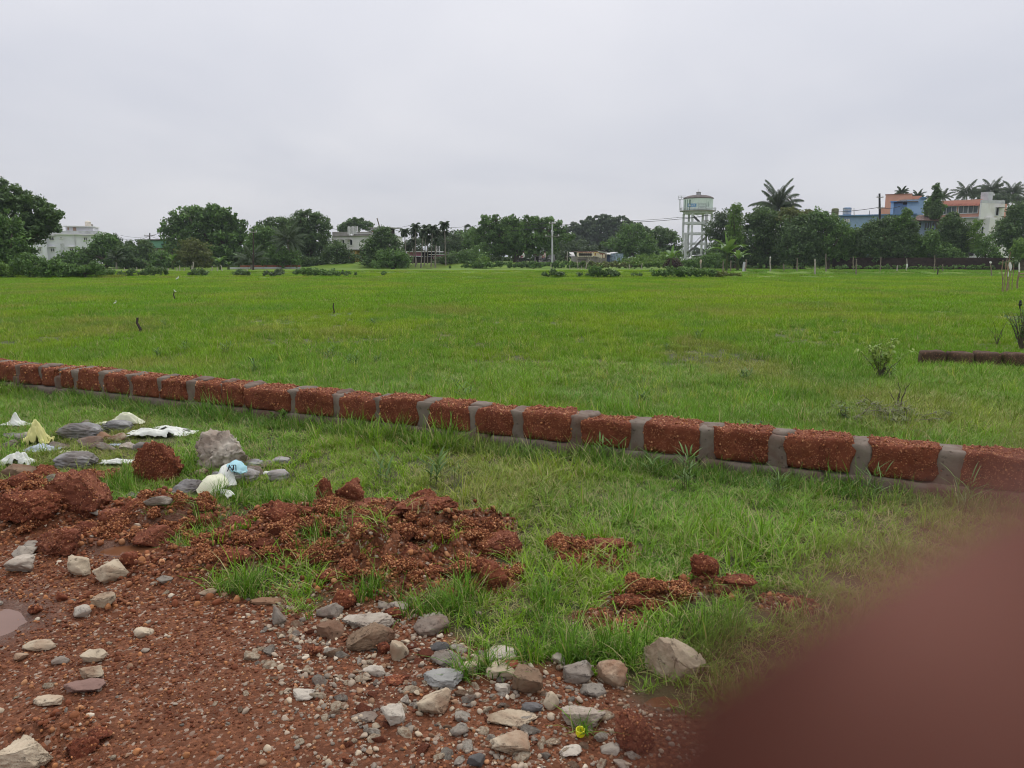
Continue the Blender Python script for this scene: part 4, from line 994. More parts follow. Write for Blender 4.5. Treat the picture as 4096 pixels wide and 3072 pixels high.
# --- right hand group
tree('broadleaf_tree', 'grey green tree nearest the tower stair', 104, [(2900, 880, 40, 40), (2880, 930, 50, 50), (2900, 1000, 50, 60), (2935, 940, 50, 60)], 2900, 'grey', 260, 36, .30)
tree('creeper_column', 'tall column of creepers smothering a dead trunk beside the coconut palm', 99, [(2946, 838, 22, 22), (2938, 870, 26, 30), (2935, 915, 26, 34), (2945, 960, 28, 40)], 2940, 'bright', 150, 38, .22, trunk=.15)
tree('mango_tree', 'large mango tree directly below the coconut palm crown', 100, [(3060, 880, 80, 46), (3130, 890, 70, 40), (3030, 950, 80, 60), (3120, 960, 80, 60), (3000, 1010, 55, 45), (3080, 1015, 80, 40), (3050, 1045, 90, 22)], 3070, 'dark', 460, 40, .34, trunk=.35, hollow=.4, bottom=-.6)
tree('mango_tree', 'mango tree with yellowish new leaves on top', 97, [(3160, 862, 45, 26), (3205, 880, 45, 34), (3240, 860, 24, 20)], 3180, 'olive', 130, 36, .28)
tree('mango_tree', 'dark mango tree with deep shade beneath, left of the ivy covered tank'.replace('left of', 'next to'), 95, [(3190, 920, 70, 55), (3180, 985, 80, 50), (3260, 900, 50, 50), (3250, 980, 60, 55), (3200, 1040, 90, 24)], 3210, 'dark', 380, 38, .32, trunk=.35, bottom=-.6)
tree('mango_tree', 'green mango tree in front of the ivy covered tank', 95, [(3300, 900, 60, 44), (3270, 870, 34, 30), (3340, 950, 60, 60), (3300, 1000, 60, 40), (3385, 960, 40, 50), (3330, 1035, 70, 24)], 3310, 'mid', 380, 38, .30, bottom=-.6)
tree('mango_tree', 'mango tree below the blue wall beside the cooling units', 95, [(3410, 950, 40, 40), (3430, 1000, 46, 40), (3390, 1010, 50, 40), (3425, 930, 22, 14), (3420, 1035, 44, 18)], 3420, 'mid', 210, 36, .28, bottom=-.6)
tree('mango_tree', 'broad dark mango tree in front of the long blue house', 93, [(3510, 922, 60, 40), (3560, 900, 56, 30), (3500, 960, 70, 60), (3590, 940, 70, 60), (3560, 1000, 90, 50), (3630, 990, 50, 55), (3640, 920, 40, 45), (3560, 1030, 60, 16)], 3560, 'dark', 620, 40, .30, trunk=.35, hollow=.4, bottom=-.6)
tree('broadleaf_tree', 'bright shoot of leaves rising above the broad dark mango tree', 92, [(3626, 852, 18, 16), (3612, 885, 26, 24), (3590, 905, 26, 18)], 3610, 'mid', 90, 34, .25, limbs=False, trunk=.12)
tree('broadleaf_tree', 'mid green tree below the brown awning roof', 92, [(3700, 985, 50, 40), (3720, 955, 34, 30), (3690, 1020, 50, 24), (3760, 1010, 50, 34)], 3710, 'mid', 230, 36, .28, bottom=-.6)
tree('broadleaf_tree', 'dark full tree between the blue bay and the white lower wall', 94, [(3800, 890, 40, 32), (3820, 930, 55, 46), (3790, 970, 55, 50), (3840, 985, 40, 50), (3810, 862, 18, 14)], 3810, 'dark', 380, 38, .28, hollow=.4)
tree('broadleaf_tree', 'drooping leafy tree leaning over the laterite wall', 90, [(3790, 1025, 50, 30), (3830, 1040, 34, 26)], 3810, 'mid', 110, 34, .27)
tree('slender_tree', 'light green thin tree in front of the white lower wall', 92, [(3905, 905, 24, 22), (3900, 940, 28, 26), (3895, 975, 30, 22)], 3900, 'bright', 80, 26, .24, trunk=.09)
tree('slender_tree', 'sparse twiggy tree beside the thin light green one', 90, [(3940, 965, 30, 22), (3950, 1005, 40, 28), (3975, 1030, 30, 18), (3915, 1000, 24, 24)], 3940, 'mid', 110, 28, .25, trunk=.09)
tree('broadleaf_tree', 'tall green tree beside the white corner block', 98, [(4072, 850, 40, 40), (4035, 900, 38, 30), (4080, 910, 60, 60), (4020, 950, 50, 55), (4080, 990, 50, 50), (4110, 860, 40, 50)], 4040, 'dark', 460, 38, .30, hollow=.4)
tree('bushy_tree', 'bright green low tree at the edge of the picture beyond the bamboo poles'.replace('at the edge of the picture ', ''), 80, [(4085, 985, 34, 26), (4095, 1015, 40, 24)], 4090, 'bright', 90, 36, .24)
for (x0, x1, lab) in ((3340, 3560, 'low weeds along the foot of the laterite wall below the cooling units'), (3560, 3780, 'low weeds along the foot of the laterite wall below the blue bay'), (3780, 3990, 'low weeds along the foot of the laterite wall by the drooping tree'), (2990, 3330, 'rank weeds at the foot of the large mango trees')):
    L = [(x, 1071+random.uniform(-3, 2), 18, 5+7*random.random()**2) for x in range(x0, x1, 15)]
    shrub(lab, 84 if x0 > 3000 else 90, L, 'mid', 90, 26, size=.18, limbs=False, name='weed_strip', cat='weeds', rc=.14)
shrub('low green bank under the tall tree beyond the bamboo poles', 82, [(4040, 1058, 40, 12), (4085, 1050, 40, 16)], 'mid', 60, 34, size=.2, limbs=False)
tree('mast_tree', 'tall narrow columnar tree standing before the salmon house', 106, [(3747, 750, 9, 18), (3747, 785, 15, 26), (3745, 825, 18, 30), (3744, 855, 20, 22)], 3745, 'dark', 130, 38, .26, trunk=.15)
tree('bushy_tree', 'dull green tree beside the columnar tree', 108, [(3715, 825, 16, 26), (3712, 845, 18, 18), (3765, 830, 12, 20)], 3715, 'mid', 70, 34, .28)
tree('broadleaf_tree', 'distant tree line behind the salmon house roof', 160, [(3960, 800, 60, 20), (4050, 800, 60, 20), (4100, 812, 40, 24)], 3990, 'grey', 130, 34, .45)
tree('broadleaf_tree', 'distant grey green tree line seen through the tower columns', 240, [(2790, 1020, 70, 26), (2740, 1025, 60, 18), (2850, 1010, 60, 34)], 2800, 'grey', 150, 34, .7)

# ================================================================== palms
M_FROND = LEAF['palm']
def frond(start, az, el, L, rng, nl=22, droop=1.0, leafl=.85, width=.07, hang=.55):
    """rachis and leaflets, faces of 4; returns V,F,lv"""
    n = 9; p = np.array(start, float); e = el; pts = [p.copy()]
    for i in range(n):
        d = np.array([math.cos(az)*math.cos(e), math.sin(az)*math.cos(e), math.sin(e)])
        p = p+d*L/n; pts.append(p.copy()); e -= droop*(.06+.16*(i/n))
    pts = np.array(pts); V = []; F = []
    side = np.array([-math.sin(az), math.cos(az), 0])
    for i in range(n):
        w = .05*(1-i/n)+.012; q = len(V)
        V += [pts[i]-side*w, pts[i]+side*w, pts[i+1]+side*w, pts[i+1]-side*w]; F.append((q, q+1, q+2, q+3))
    for k in range(nl):
        t = .12+.88*(k+.5)/nl; x = t*n; i = min(int(x), n-1); c = pts[i]+(pts[i+1]-pts[i])*(x-i)
        tg = pts[i+1]-pts[i]; tg /= np.linalg.norm(tg)
        l = leafl*(math.sin(math.pi*(t*.82+.14))**.6)*(.85+.3*rng.random())
        for sgn in (-1, 1):
            dd = side*sgn*.75+tg*.55+np.array([0, 0, -hang])*(.7+.6*rng.random()); dd /= np.linalg.norm(dd)
            tip = c+dd*l+np.array([0, 0, -.12*l]); mid = c+dd*l*.5
            ww = tg*width; q = len(V)
            V += [c-ww*.5, mid-ww, tip, mid+ww]; F.append((q, q+1, q+2, q+3))
    lv = np.full(len(V), .25+.5*rng.random())
    return np.array(V), np.array(F), lv
def palm(name, label, D, sx, sy, base_sx, Lpx, n=20, kind='coco', lean=0, seed=0, trunk=.15, elmin=-40, elmax=85, base_z=None, cat='palm tree', group=None, nl=26, spike=0, lw=.06):
    rng = np.random.default_rng(900+seed)
    c = P(sx, sy, D); m = mpp(c); L = Lpx*m; bb = P(base_sx, 1060, D); z = Hs(bb.x, bb.y) if base_z is None else base_z; b = Vector((bb.x, D, z))
    root = thing(name, tuple(b), label, cat, group)
    Vs, Fs, Ls, q = [], [], [], 0
    for i in range(n):
        az = i*2.39996+rng.normal()*.15; f = (i+.5)/n
        el = math.radians(elmax+(elmin-elmax)*f**.85)
        if spike: el = math.radians(90-18*f/.3) if f < .3 else math.radians(58-70*(f-.3)/.7)
        if kind == 'areca': V, F, lv = frond(c, az, el, L*(.85+.3*rng.random()), rng, nl=13, droop=1.7, leafl=L*.46, width=.13, hang=.55)
        else: V, F, lv = frond(c, az, el, L*(.85+.3*rng.random())*(1.1 if f < .2 and spike else 1), rng, nl=nl, droop=(1.25 if spike and f > .3 else .95), leafl=L*(.24 if not spike else .22), width=lw, hang=.95)
        Vs.append(V); Fs.append(F+q); Ls.append(lv); q += len(V)
    me = mesh_arr('crown', np.concatenate(Vs)-np.array(b), np.concatenate(Fs), attr={'lv': np.concatenate(Ls)})
    link_mesh('crown', me, M_FROND, root)
    mb = MB(); midp = b.lerp(c, .5)+Vector((lean, 0, 0))
    mb.tube([b-Vector((0, 0, .1)), b.lerp(midp, .5)+Vector((lean*.3, 0, 0)), midp, midp.lerp(c, .5)+Vector((lean*.2, 0, 0)), c], [trunk*1.3, trunk, trunk*.9, trunk*.8, trunk*.8], 8)
    mb.build('trunk', M_PALMBARK, root)
    if kind == 'coco':
        mb = MB()
        for k in range(5):
            a = k*1.3; mb.lathe(c+Vector((.25*math.cos(a), .25*math.sin(a), -.45)), [(.03, -.13), (.12, -.05), (.13, .05), (.04, .13)], 7)
        mb.build('nuts', LEAF['olive'], root)
    return root
palm('coconut_palm', 'tall coconut palm towering above the mango trees', 106, 3110, 838, 3095, 112, n=34, seed=1, trunk=.18, elmin=-8, elmax=90, nl=46, spike=1, lw=.05)
palm('coconut_palm', 'coconut palm with leaning pale trunk over the low grey wall', 97, 1153, 958, 1174, 82, n=22, seed=2, lean=-.25, elmin=-25, elmax=88, trunk=.15, nl=26)
palm('coconut_palm', 'young stemless coconut palm beside the dark pole', 93, 1005, 1040, 1005, 78, n=13, seed=3, elmin=5, elmax=80, trunk=.14, nl=24)
palm('coconut_palm', 'small palm with pale fronds beside the lower trees near the green house', 94, 465, 1030, 465, 42, n=16, seed=4, elmin=0, elmax=80, trunk=.1)
palm('coconut_palm', 'coconut palm above the salmon house roof, nearest the columnar tree', 165, 3867, 772, 3867, 62, n=26, seed=5, elmin=-30)
palm('coconut_palm', 'tallest coconut palm above the white corner block', 165, 3968, 762, 3960, 64, n=28, seed=6, elmin=-20)
palm('coconut_palm', 'coconut palm standing behind the tall green tree', 165, 4050, 770, 4045, 62, n=26, seed=7, elmin=-20)
palm('coconut_palm', 'low coconut palm between the two taller ones on the skyline', 170, 3915, 775, 3915, 38, n=18, seed=8, elmin=-20)
palm('coconut_palm', 'small palm top showing behind the salmon block roof', 170, 3608, 768, 3608, 32, n=20, seed=9, elmin=-10)
palm('coconut_palm', 'faint palm top at the corner of the salmon block', 172, 3672, 782, 3672, 32, n=16, seed=10, elmin=-10)
palm('coconut_palm', 'palm fronds showing behind the columnar tree', 150, 3772, 785, 3772, 42, n=16, seed=11, elmin=-20)
palm('areca_palm', 'short areca palm beside the columnar tree', 112, 3722, 790, 3722, 20, n=9, kind='areca', seed=12, elmin=-20, trunk=.08)
palm('areca_palm', 'tiny palm top above the yellowish mango tree', 110, 3230, 842, 3230, 12, n=8, kind='areca', seed=13, elmin=0, trunk=.06)
palm('coconut_palm', 'arching palm plant behind the roadside shop roof', 118, 2396, 996, 2396, 34, n=10, seed=14, elmin=10, elmax=75, trunk=.1, base_z=.6)
palm('coconut_palm', 'arching palm plant beside the shop tin roof', 112, 2262, 1022, 2262, 26, n=10, seed=15, elmin=0, elmax=70, trunk=.1, base_z=.6)
AR = [(1618, 926, 1626, 21, 'first areca palm of the grove, next to the round tree'), (1638, 985, 1636, 18, 'lowest areca palm of the grove with its crown at roof height'), (1658, 922, 1651, 23, 'areca palm under the pole tip'), (1662, 905, 1662, 20, 'areca palm with the upright spear leaf'),
      (1652, 965, 1668, 18, 'areca palm with a short crown hanging below its neighbours'), (1693, 926, 1683, 23, 'areca palm before the gap in the pink house'), (1704, 911, 1697, 22, 'areca palm with the widest crown in the grove'), (1711, 950, 1710, 20, 'half hidden areca palm in the middle of the grove'),
      (1730, 912, 1724, 22, 'areca palm beside the white roof stanchions'), (1742, 930, 1740, 22, 'areca palm with dark heavy crown at the end of the grove'), (1745, 960, 1741, 18, 'low areca palm below the dark heavy crown'), (1778, 898, 1783, 22, 'tallest areca palm standing clear of the grove'), (1780, 930, 1781, 17, 'areca palm just below the tallest one')]
for i, (sx, sy, bx, L, lab) in enumerate(AR):
    palm('areca_palm', lab, 100+((i*37) % 5)*.7, sx, sy, bx, L*1.22, n=15, kind='areca', seed=20+i, elmin=-40, elmax=82, trunk=.075, group='areca palms in the grove before the pink house')
# palmyra: stiff fan leaves
UND = (('dark undergrowth beneath the large mango tree', 103, [(2990, 1050, 50, 26), (3060, 1052, 60, 24)], 'dark', 150),
       ('dark undergrowth beneath the mango tree with deep shade', 103, [(3130, 1050, 50, 26), (3200, 1052, 60, 24)], 'dark', 150),
       ('dark undergrowth where the laterite wall begins', 102, [(3260, 1050, 50, 28), (3320, 1050, 50, 30)], 'dark', 150),
       ('dark shrubs showing over the laterite wall below the cooling units', 100, [(3390, 1025, 60, 26), (3460, 1020, 50, 26)], 'dark', 130),
       ('dark shrubs showing over the laterite wall below the blue bay', 98, [(3660, 1030, 60, 22), (3740, 1030, 50, 22)], 'dark', 110),
       ('dark undergrowth beneath the great spreading tree', 112, [(760, 1055, 60, 26), (850, 1050, 70, 30), (940, 1052, 60, 28)], 'dark', 200),
       ('dark undergrowth beneath the large dense tree', 118, [(1960, 1035, 60, 22), (2050, 1035, 70, 22), (2130, 1030, 60, 24), (2230, 1030, 60, 24)], 'dark', 240),
       ('dark undergrowth behind the low grey wall', 104, [(1020, 1050, 50, 24), (1100, 1052, 60, 24), (1190, 1050, 60, 24), (1270, 1055, 60, 24)], 'dark', 220),
       ('dark scrub closing the gap behind the banana plants', 100, [(700, 1050, 50, 24), (650, 1055, 50, 20)], 'dark', 90),
       ('dark scrub between the tower and the large mango tree', 100, [(2870, 1020, 40, 50), (2910, 1050, 50, 26)], 'dark', 150),
       ('dark scrub under the green house', 101, [(560, 1060, 70, 20), (480, 1062, 60, 20)], 'dark', 120))
for (lab, D, L, mt, n) in UND: tree('undergrowth_bush', lab, D, L, L[0][0], mt, n_clump=n, n_leaf=34, size=.34, rc=.30, limbs=False, cat='bush', trunk=.05)
def palmyra(label, D, sx, sy, base_sx, Rpx, seed):
    rng = np.random.default_rng(seed); c = P(sx, sy, D); m = mpp(c); Rr = Rpx*m; bb = P(base_sx, 1060, D); b = Vector((bb.x, D, .3))
    root = thing('palmyra_palm', tuple(b), label, 'palm tree')
    V = []; F = []; lv = []
    for i in range(30):
        az = rng.random()*6.28; el = math.radians(rng.uniform(-50, 88)); d = np.array([math.cos(az)*math.cos(el), math.sin(az)*math.cos(el), math.sin(el)])
        s = np.cross(d, rng.normal(size=3)); s /= np.linalg.norm(s); o = np.array(c)+d*Rr*.45; r = Rr*.6; l_ = rng.random()
        for k in range(9):
            a = (k-4)*.28; e1 = d*math.cos(a-.08)+s*math.sin(a-.08); e2 = d*math.cos(a+.08)+s*math.sin(a+.08); q = len(V)
            V += [o, o+e1*r*.7, o+(e1+e2)*.5*r, o+e2*r*.7]; F.append((q, q+1, q+2, q+3)); lv += [l_]*4
    link_mesh('crown', mesh_arr('crown', np.array(V)-np.array(b), np.array(F), attr={'lv': lv}), M_FROND, root)
    mb = MB(); mb.tube([b, b.lerp(c, .5)+Vector((.5, 0, 0)), c], [.3, .22, .18], 8); mb.build('trunk', M_PALMBARK, root)
palmyra('palmyra palm with round fan leaved head on the skyline', 150, 1872, 918, 1890, 22, 5)

# banana plants
def banana(label, D, sx, base_sy, hpx, n, seed, spread=1.0, upright=0, group=None):
    rng = np.random.default_rng(seed); b = P(sx, base_sy, D); b = Vector((b.x, D, Hs(b.x, D))); top = P(sx, base_sy-hpx, D); h = top.z-b.z
    root = thing('banana_plant', tuple(b), label, 'banana plant', group)
    mb = MB(); mb.tube([b-Vector((0, 0, .1)), b+Vector((0, 0, h*.25)), b+Vector((.05, 0, h*.45))], [.16, .13, .08], 8); mb.build('stem', LEAF['olive'], root)
    c = np.array(b)+np.array([.05, 0, h*.42])
    for i in range(n):
        up_ = i < upright
        az = rng.random()*6.28 if up_ else i*2.4+rng.normal()*.2; el = math.radians(85 if up_ else rng.uniform(35, 68)); L = h*(.55 if up_ else .62*spread)
        V = []; F = []; p = c.copy(); e = el; side = np.array([-math.sin(az), math.cos(az), 0]); m_ = 10
        for k in range(m_+1):
            t = k/m_; w = L*.13*(math.sin(math.pi*min(1, max(0, (t-.12)/.88))**.8) if t > .12 else .06)+.015
            V += [p-side*w+np.array([0, 0, w*.35]), p.copy(), p+side*w+np.array([0, 0, w*.35])]
            d = np.array([math.cos(az)*math.cos(e), math.sin(az)*math.cos(e), math.sin(e)]); p = p+d*L/m_
            e -= (.02 if up_ else .07+.17*t)
        for k in range(m_):
            q = k*3; F += [(q, q+1, q+4, q+3), (q+1, q+2, q+5, q+4)]
        V = np.array(V)-np.array(b)
        link_mesh('leaf', mesh_arr('leaf', V, np.array(F), smooth=True, attr={'lv': np.full(len(V), .9 if up_ else rng.random()*.8)}), LEAF['banana'], root)
banana('largest banana plant with a bright upright leaf before the creeper column', 80, 2905, 1085, 165, 11, 1, 1.0, 2)
banana('banana plant with drooping leaves under the large mango tree', 82, 2950, 1085, 110, 8, 2)
banana('banana plant with one upright lime leaf on the purplish bush', 88, 2682, 1078, 105, 8, 3, 1.0, 1)
banana('banana plant in front of the great spreading tree', 90, 880, 1082, 70, 8, 4, 1.1)
banana('smaller banana plant beside the low grey wall end', 90, 915, 1085, 50, 7, 5, 1.1)
banana('banana clump near the young stemless coconut palm', 100, 955, 1060, 70, 7, 6)
banana('pale banana leaves below the green wall', 93, 690, 1060, 60, 7, 7)

# ================================================================== posts
def post(label, D, sx, sy0, sy1, m=None, lean=0, r=.05, name='fence_post', group='fence posts along the far field edge', cat='post'):
    b = P(sx, sy1, D); t = P(sx+lean, sy0, D); z = Hs(b.x, D); b = Vector((b.x, D, z-.05)); t.z = max(t.z, z+.3)
    mb = MB(); rng = random.Random(int(sx*7)); k = Vector((rng.uniform(-.04, .04), 0, 0))
    mb.tube([b, b.lerp(t, .33)+k, b.lerp(t, .7)-k, t], [r*1.1, r, r*.9, r*.8], 6)
    o = mb.build(name, m or M_POSTPALE, None, base=tuple(b)); tag(o, label, cat, group); return o
FPL = 'thin weathered wooden stake in the row along the far field edge under the trees'
for (sx, y0, y1, ln) in ((427, 1072, 1088, 3), (448, 1072, 1086, 0), (497, 1070, 1087, 0), (546, 1068, 1086, 0), (563, 1074, 1086, 0), (655, 1070, 1086, 0), (674, 1072, 1086, -3), (709, 1070, 1086, -2),
                         (719, 1062, 1086, 0), (737, 1073, 1086, 0), (767, 1062, 1084, 0), (809, 1070, 1086, 0), (869, 1067, 1086, 0), (989, 1072, 1086, 0)):
    post(FPL, 78, sx, y0, y1, lean=ln)
post('tallest pale stake in front of the yellowish green tree', 78, 772, 1047, 1084, group=None, r=.07)
post('pale stake in front of the great spreading tree beside the banana plant', 78, 848, 1065, 1086, group=None)
post('leaning pale stake between the two banana plants', 78, 890, 1060, 1087, lean=-7, group=None)
for (sx, y0, y1, ln) in ((2204, 1055, 1075, 0), (2279, 1060, 1078, 0), (2327, 1064, 1077, 0), (2517, 1056, 1075, 0)): post('pale stake in the creeper bank beside the road', 93, sx, y0, y1, lean=ln, group='stakes in the creeper bank')
post('bent pale stake below the shop counter', 93, 2313, 1042, 1077, lean=-4, group=None, r=.04)
post('leaning pale stake below the shop banner', 93, 2343, 1047, 1078, lean=5, group=None, r=.06)
post('leaning pale stake on the bank beside the lime leaf banana plant', 90, 2565, 1052, 1075, lean=4, group=None)
for (D, sx, y0, y1, ln) in ((72, 2892, 1042, 1086, 1), (74, 2922, 1042, 1084, 2), (74, 3134, 1055, 1104, 1), (72, 3188, 1032, 1086, 1), (70, 3304, 1015, 1086, 0)):
    post('grey wooden post with a dark foot along the wet strip under the mango trees', D, sx, y0, y1, lean=ln, m=M_POST, r=.06, group='posts along the wet strip')
post('thick pale leaning concrete post beside the drooping banana plant', 72, 2973, 1048, 1086, lean=5, group=None, r=.13, m=M_CONCL)
post('dark wooden post right behind the thick leaning concrete post', 66, 2982, 1038, 1094, lean=2, group=None, r=.07, m=M_POST)
post('thin post with a white insulator cap under the large mango tree', 70, 3081, 1032, 1086, group=None, r=.06, m=M_POSTPALE)
post('pale wooden post standing before the wet strip between two mango trees', 62, 3260, 1036, 1106, group=None, r=.07)
for (D, sx, y0, y1, ln, m_, lab) in ((62, 3259, 1036, 1105, 0, M_POST, None), (78, 3412, 1026, 1086, 2, M_POST, 'tall post below the mango tree with the cooling units'), (62, 3424, 1036, 1104, 2, M_POST, 'post with a dark foot in the wet strip below the blue house'),
    (80, 3521, 1028, 1076, 3, M_POST, 'slim post under the broad dark mango tree'), (68, 3588, 1061, 1080, 2, M_POSTPALE, 'short pale stub beside the white bag post'), (75, 3742, 1021, 1060, -4, M_POST, 'crooked stick leaning on the laterite wall'),
    (62, 3752, 1072, 1088, 0, M_DARKWOOD, 'short black stub in the grass below the crooked stick'), (66, 3770, 1057, 1094, 1, M_POST, 'knobbly post beside the drooping leafy tree'), (58, 3967, 1045, 1104, -5, M_POST, 'grey bent post topped with a white rag')):
    if lab: post(lab, D, sx, y0, y1, lean=ln, m=m_, group=None, r=.055)
o = post('post carrying a white plastic bag before the laterite wall', 68, 3627, 1034, 1086, group=None, r=.045)
def rag(label, D, sx, sy0, sy1, wpx, mat, name='hanging_bag', cat='bag', seed=0, lean=0):
    a = P(sx, sy0, D); b = P(sx+lean, sy1, D); m = mpp(a); w = wpx*m; rng = random.Random(seed)
    mb = MB(); n = 7; pr = []
    for i in range(n+1):
        t = i/n; c = a.lerp(b, t); ww = w*(.15+.85*math.sin(math.pi*min(1, t*.75+.12)))*.5*(1+rng.uniform(-.15, .15)); pr.append((c, ww))
    vs = []; fs = []
    for c, ww in pr:
        for k in range(10):
            th = 2*math.pi*k/10; q = 1+.25*math.sin(3*th+c.z*9); vs.append(c+Vector((ww*math.cos(th)*q, ww*.45*math.sin(th)*q, 0)))
    for i in range(n):
        for k in range(10): fs.append((i*10+k, i*10+(k+1) % 10, i*10+10+(k+1) % 10, i*10+10+k))
    fs.append(tuple(range(10))); fs.append(tuple(n*10+k for k in reversed(range(10))))
    mb.add(vs, fs); o = mb.build(name, mat, None, base=tuple(b), smooth=True); tag(o, label, cat); return o
rag('white plastic bag hung on a post before the laterite wall', 67.9, 3628, 1055, 1071, 7, M_CLOTHW, seed=1)
rag('white rag on top of the grey bent post', 57.9, 3962, 1045, 1054, 9, M_CLOTHW, 'cloth_rag', 'rag', 2)
rag('pinkish cloth bag tied to a stake below the tower', 86, 2804, 1038, 1055, 9, mat_plain('pinkish_bag', (.55, .42, .34), .8), seed=3, lean=-2)
post('stake holding the pinkish cloth bag below the tower', 86, 2803, 1040, 1075, lean=1, group=None)
rag('white insulator like cap on the thin post under the mango tree', 70, 3081, 1026, 1034, 6, M_CLOTHW, 'post_cap', 'cap', 4)
# stakes in the near field
post('short dark stake leaning in the near field', 14.9, 560, 1292, 1340, lean=-8, m=M_DARKWOOD, r=.028, group=None, name='field_stake')
post('thin dark stake farther out in the field behind the leaning one', 26, 700, 1210, 1240, m=M_DARKWOOD, r=.025, group=None, name='field_stake')
post('thin stake alone in the middle of the field', 20, 1334, 1224, 1264, lean=2, m=M_DARKWOOD, r=.02, group=None, name='field_stake')

# bamboo poles by the path
for i, (sx, y0, y1, ln, r) in enumerate(((4011, 1040, 1138, 1, .022), (4020, 1030, 1112, 9, .016), (4030, 1008, 1112, 12, .022), (4034, 1055, 1125, -2, .02), (4042, 1045, 1122, 2, .018), (4053, 1055, 1124, 2, .018), (4016, 1050, 1108, 6, .015))):
    post('brown bamboo pole in the cluster beside the path', 31+i*.4, sx, y0, y1, lean=ln, m=mat_plain('bamboo', (.26, .18, .12), .7, .3, 4) if 'bamboo' not in MATS else MATS['bamboo'], r=r, name='bamboo_pole', cat='pole', group='bamboo poles clustered beside the path')
rag('torn white cloth hanging from the bamboo cluster', 31.2, 4040, 1048, 1082, 10, M_CLOTHW, 'torn_cloth', 'cloth', 5, 2)
rag('narrow white cloth trailing low on the bamboo cluster', 31.0, 4034, 1086, 1108, 4, M_CLOTHW, 'torn_cloth', 'cloth', 6, -2)
post('post wrapped in white cloth past the bamboo cluster', 34, 4075, 1050, 1112, lean=3, m=MATS['bamboo'], r=.04, group=None)
rag('white cloth wrapped round the post past the bamboo cluster', 33.8, 4077, 1049, 1088, 6, M_CLOTHW, 'wrapped_cloth', 'cloth', 7, -1)
root = thing('bamboo_rail', tuple(P(4085, 1105, 34)), 'low bamboo rail joining the wrapped post and the frame edge'.replace('the frame edge', 'the garden'), 'rail')
mb = MB(); mb.tube([P(4078, 1095, 34), P(4140, 1095, 34)], .03, 6); mb.build('upper_rail', MATS['bamboo'], root)
mb = MB(); mb.tube([P(4078, 1106, 34), P(4140, 1107, 34)], .03, 6); mb.build('lower_rail', MATS['bamboo'], root)

# ================================================================== vehicles and people on the road
def skin_body(name, pts, edges, radii, mat, parent, base):
    me = bpy.data.meshes.new(name); me.from_pydata([tuple(Vector(p)-Vector(base)) for p in pts], edges, []); me.update()
    o = link_mesh(name, me, mat, parent)
    sk = o.modifiers.new('skin', 'SKIN'); ss = o.modifiers.new('sub', 'SUBSURF'); ss.levels = 1; ss.render_levels = 1
    for i, r in enumerate(radii): me.skin_vertices[0].data[i].radius = (r, r) if not hasattr(r, '__len__') else r
    me.skin_vertices[0].data[0].use_root = True
    dg = bpy.context.evaluated_depsgraph_get(); ev = o.evaluated_get(dg); nm = bpy.data.meshes.new_from_object(ev)
    o.modifiers.clear(); o.data = nm
    if not nm.materials: nm.materials.append(mat)
    nm.polygons.foreach_set('use_smooth', [True]*len(nm.polygons)); return o
def rider(b, label, shirt, facing=-1):
    x, y, z = b; root = thing('person', tuple(b), label, 'person'); f = facing
    pts = [(x, y, z+.85), (x+f*.04, y, z+1.1), (x+f*.06, y, z+1.35), (x+f*.08, y, z+1.47), (x+f*.10, y, z+1.62), (x+f*.10, y, z+1.75),
           (x+f*.07, y-.19, z+1.38), (x+f*.22, y-.25, z+1.15), (x+f*.48, y-.22, z+1.08), (x+f*.07, y+.19, z+1.38), (x+f*.22, y+.25, z+1.15), (x+f*.48, y+.22, z+1.08),
           (x+f*.05, y-.1, z+.82), (x+f*.42, y-.16, z+.80), (x+f*.30, y-.18, z+.36), (x+f*.42, y-.18, z+.32), (x+f*.05, y+.1, z+.82), (x+f*.42, y+.16, z+.80), (x+f*.30, y+.18, z+.36), (x+f*.42, y+.18, z+.32)]
    ed = [(0, 1), (1, 2), (2, 3), (3, 4), (4, 5), (2, 6), (6, 7), (7, 8), (2, 9), (9, 10), (10, 11), (0, 12), (12, 13), (13, 14), (14, 15), (0, 16), (16, 17), (17, 18), (18, 19)]
    rd = [.15, .15, .17, .06, .10, .08, .07, .055, .04, .07, .055, .04, .10, .08, .05, .04, .10, .08, .05, .04]
    body = skin_body('body', pts, ed, rd, shirt, root, b)
    body.data.materials.append(M_SKIN); body.data.materials.append(M_CLOTHD)
    for p_ in body.data.polygons:
        c = p_.center
        if c.z > 1.46 or (abs(c.x) > .38 and c.z > 1.0): p_.material_index = 1
        elif c.z < .84: p_.material_index = 2
    mb = MB(); mb.lathe((x+f*.09, y, z+1.66), [(.115, 0), (.12, .08), (.08, .16), (.02, .18)], 10); mb.build('hair', M_BLACK, root, smooth=True)
    return root
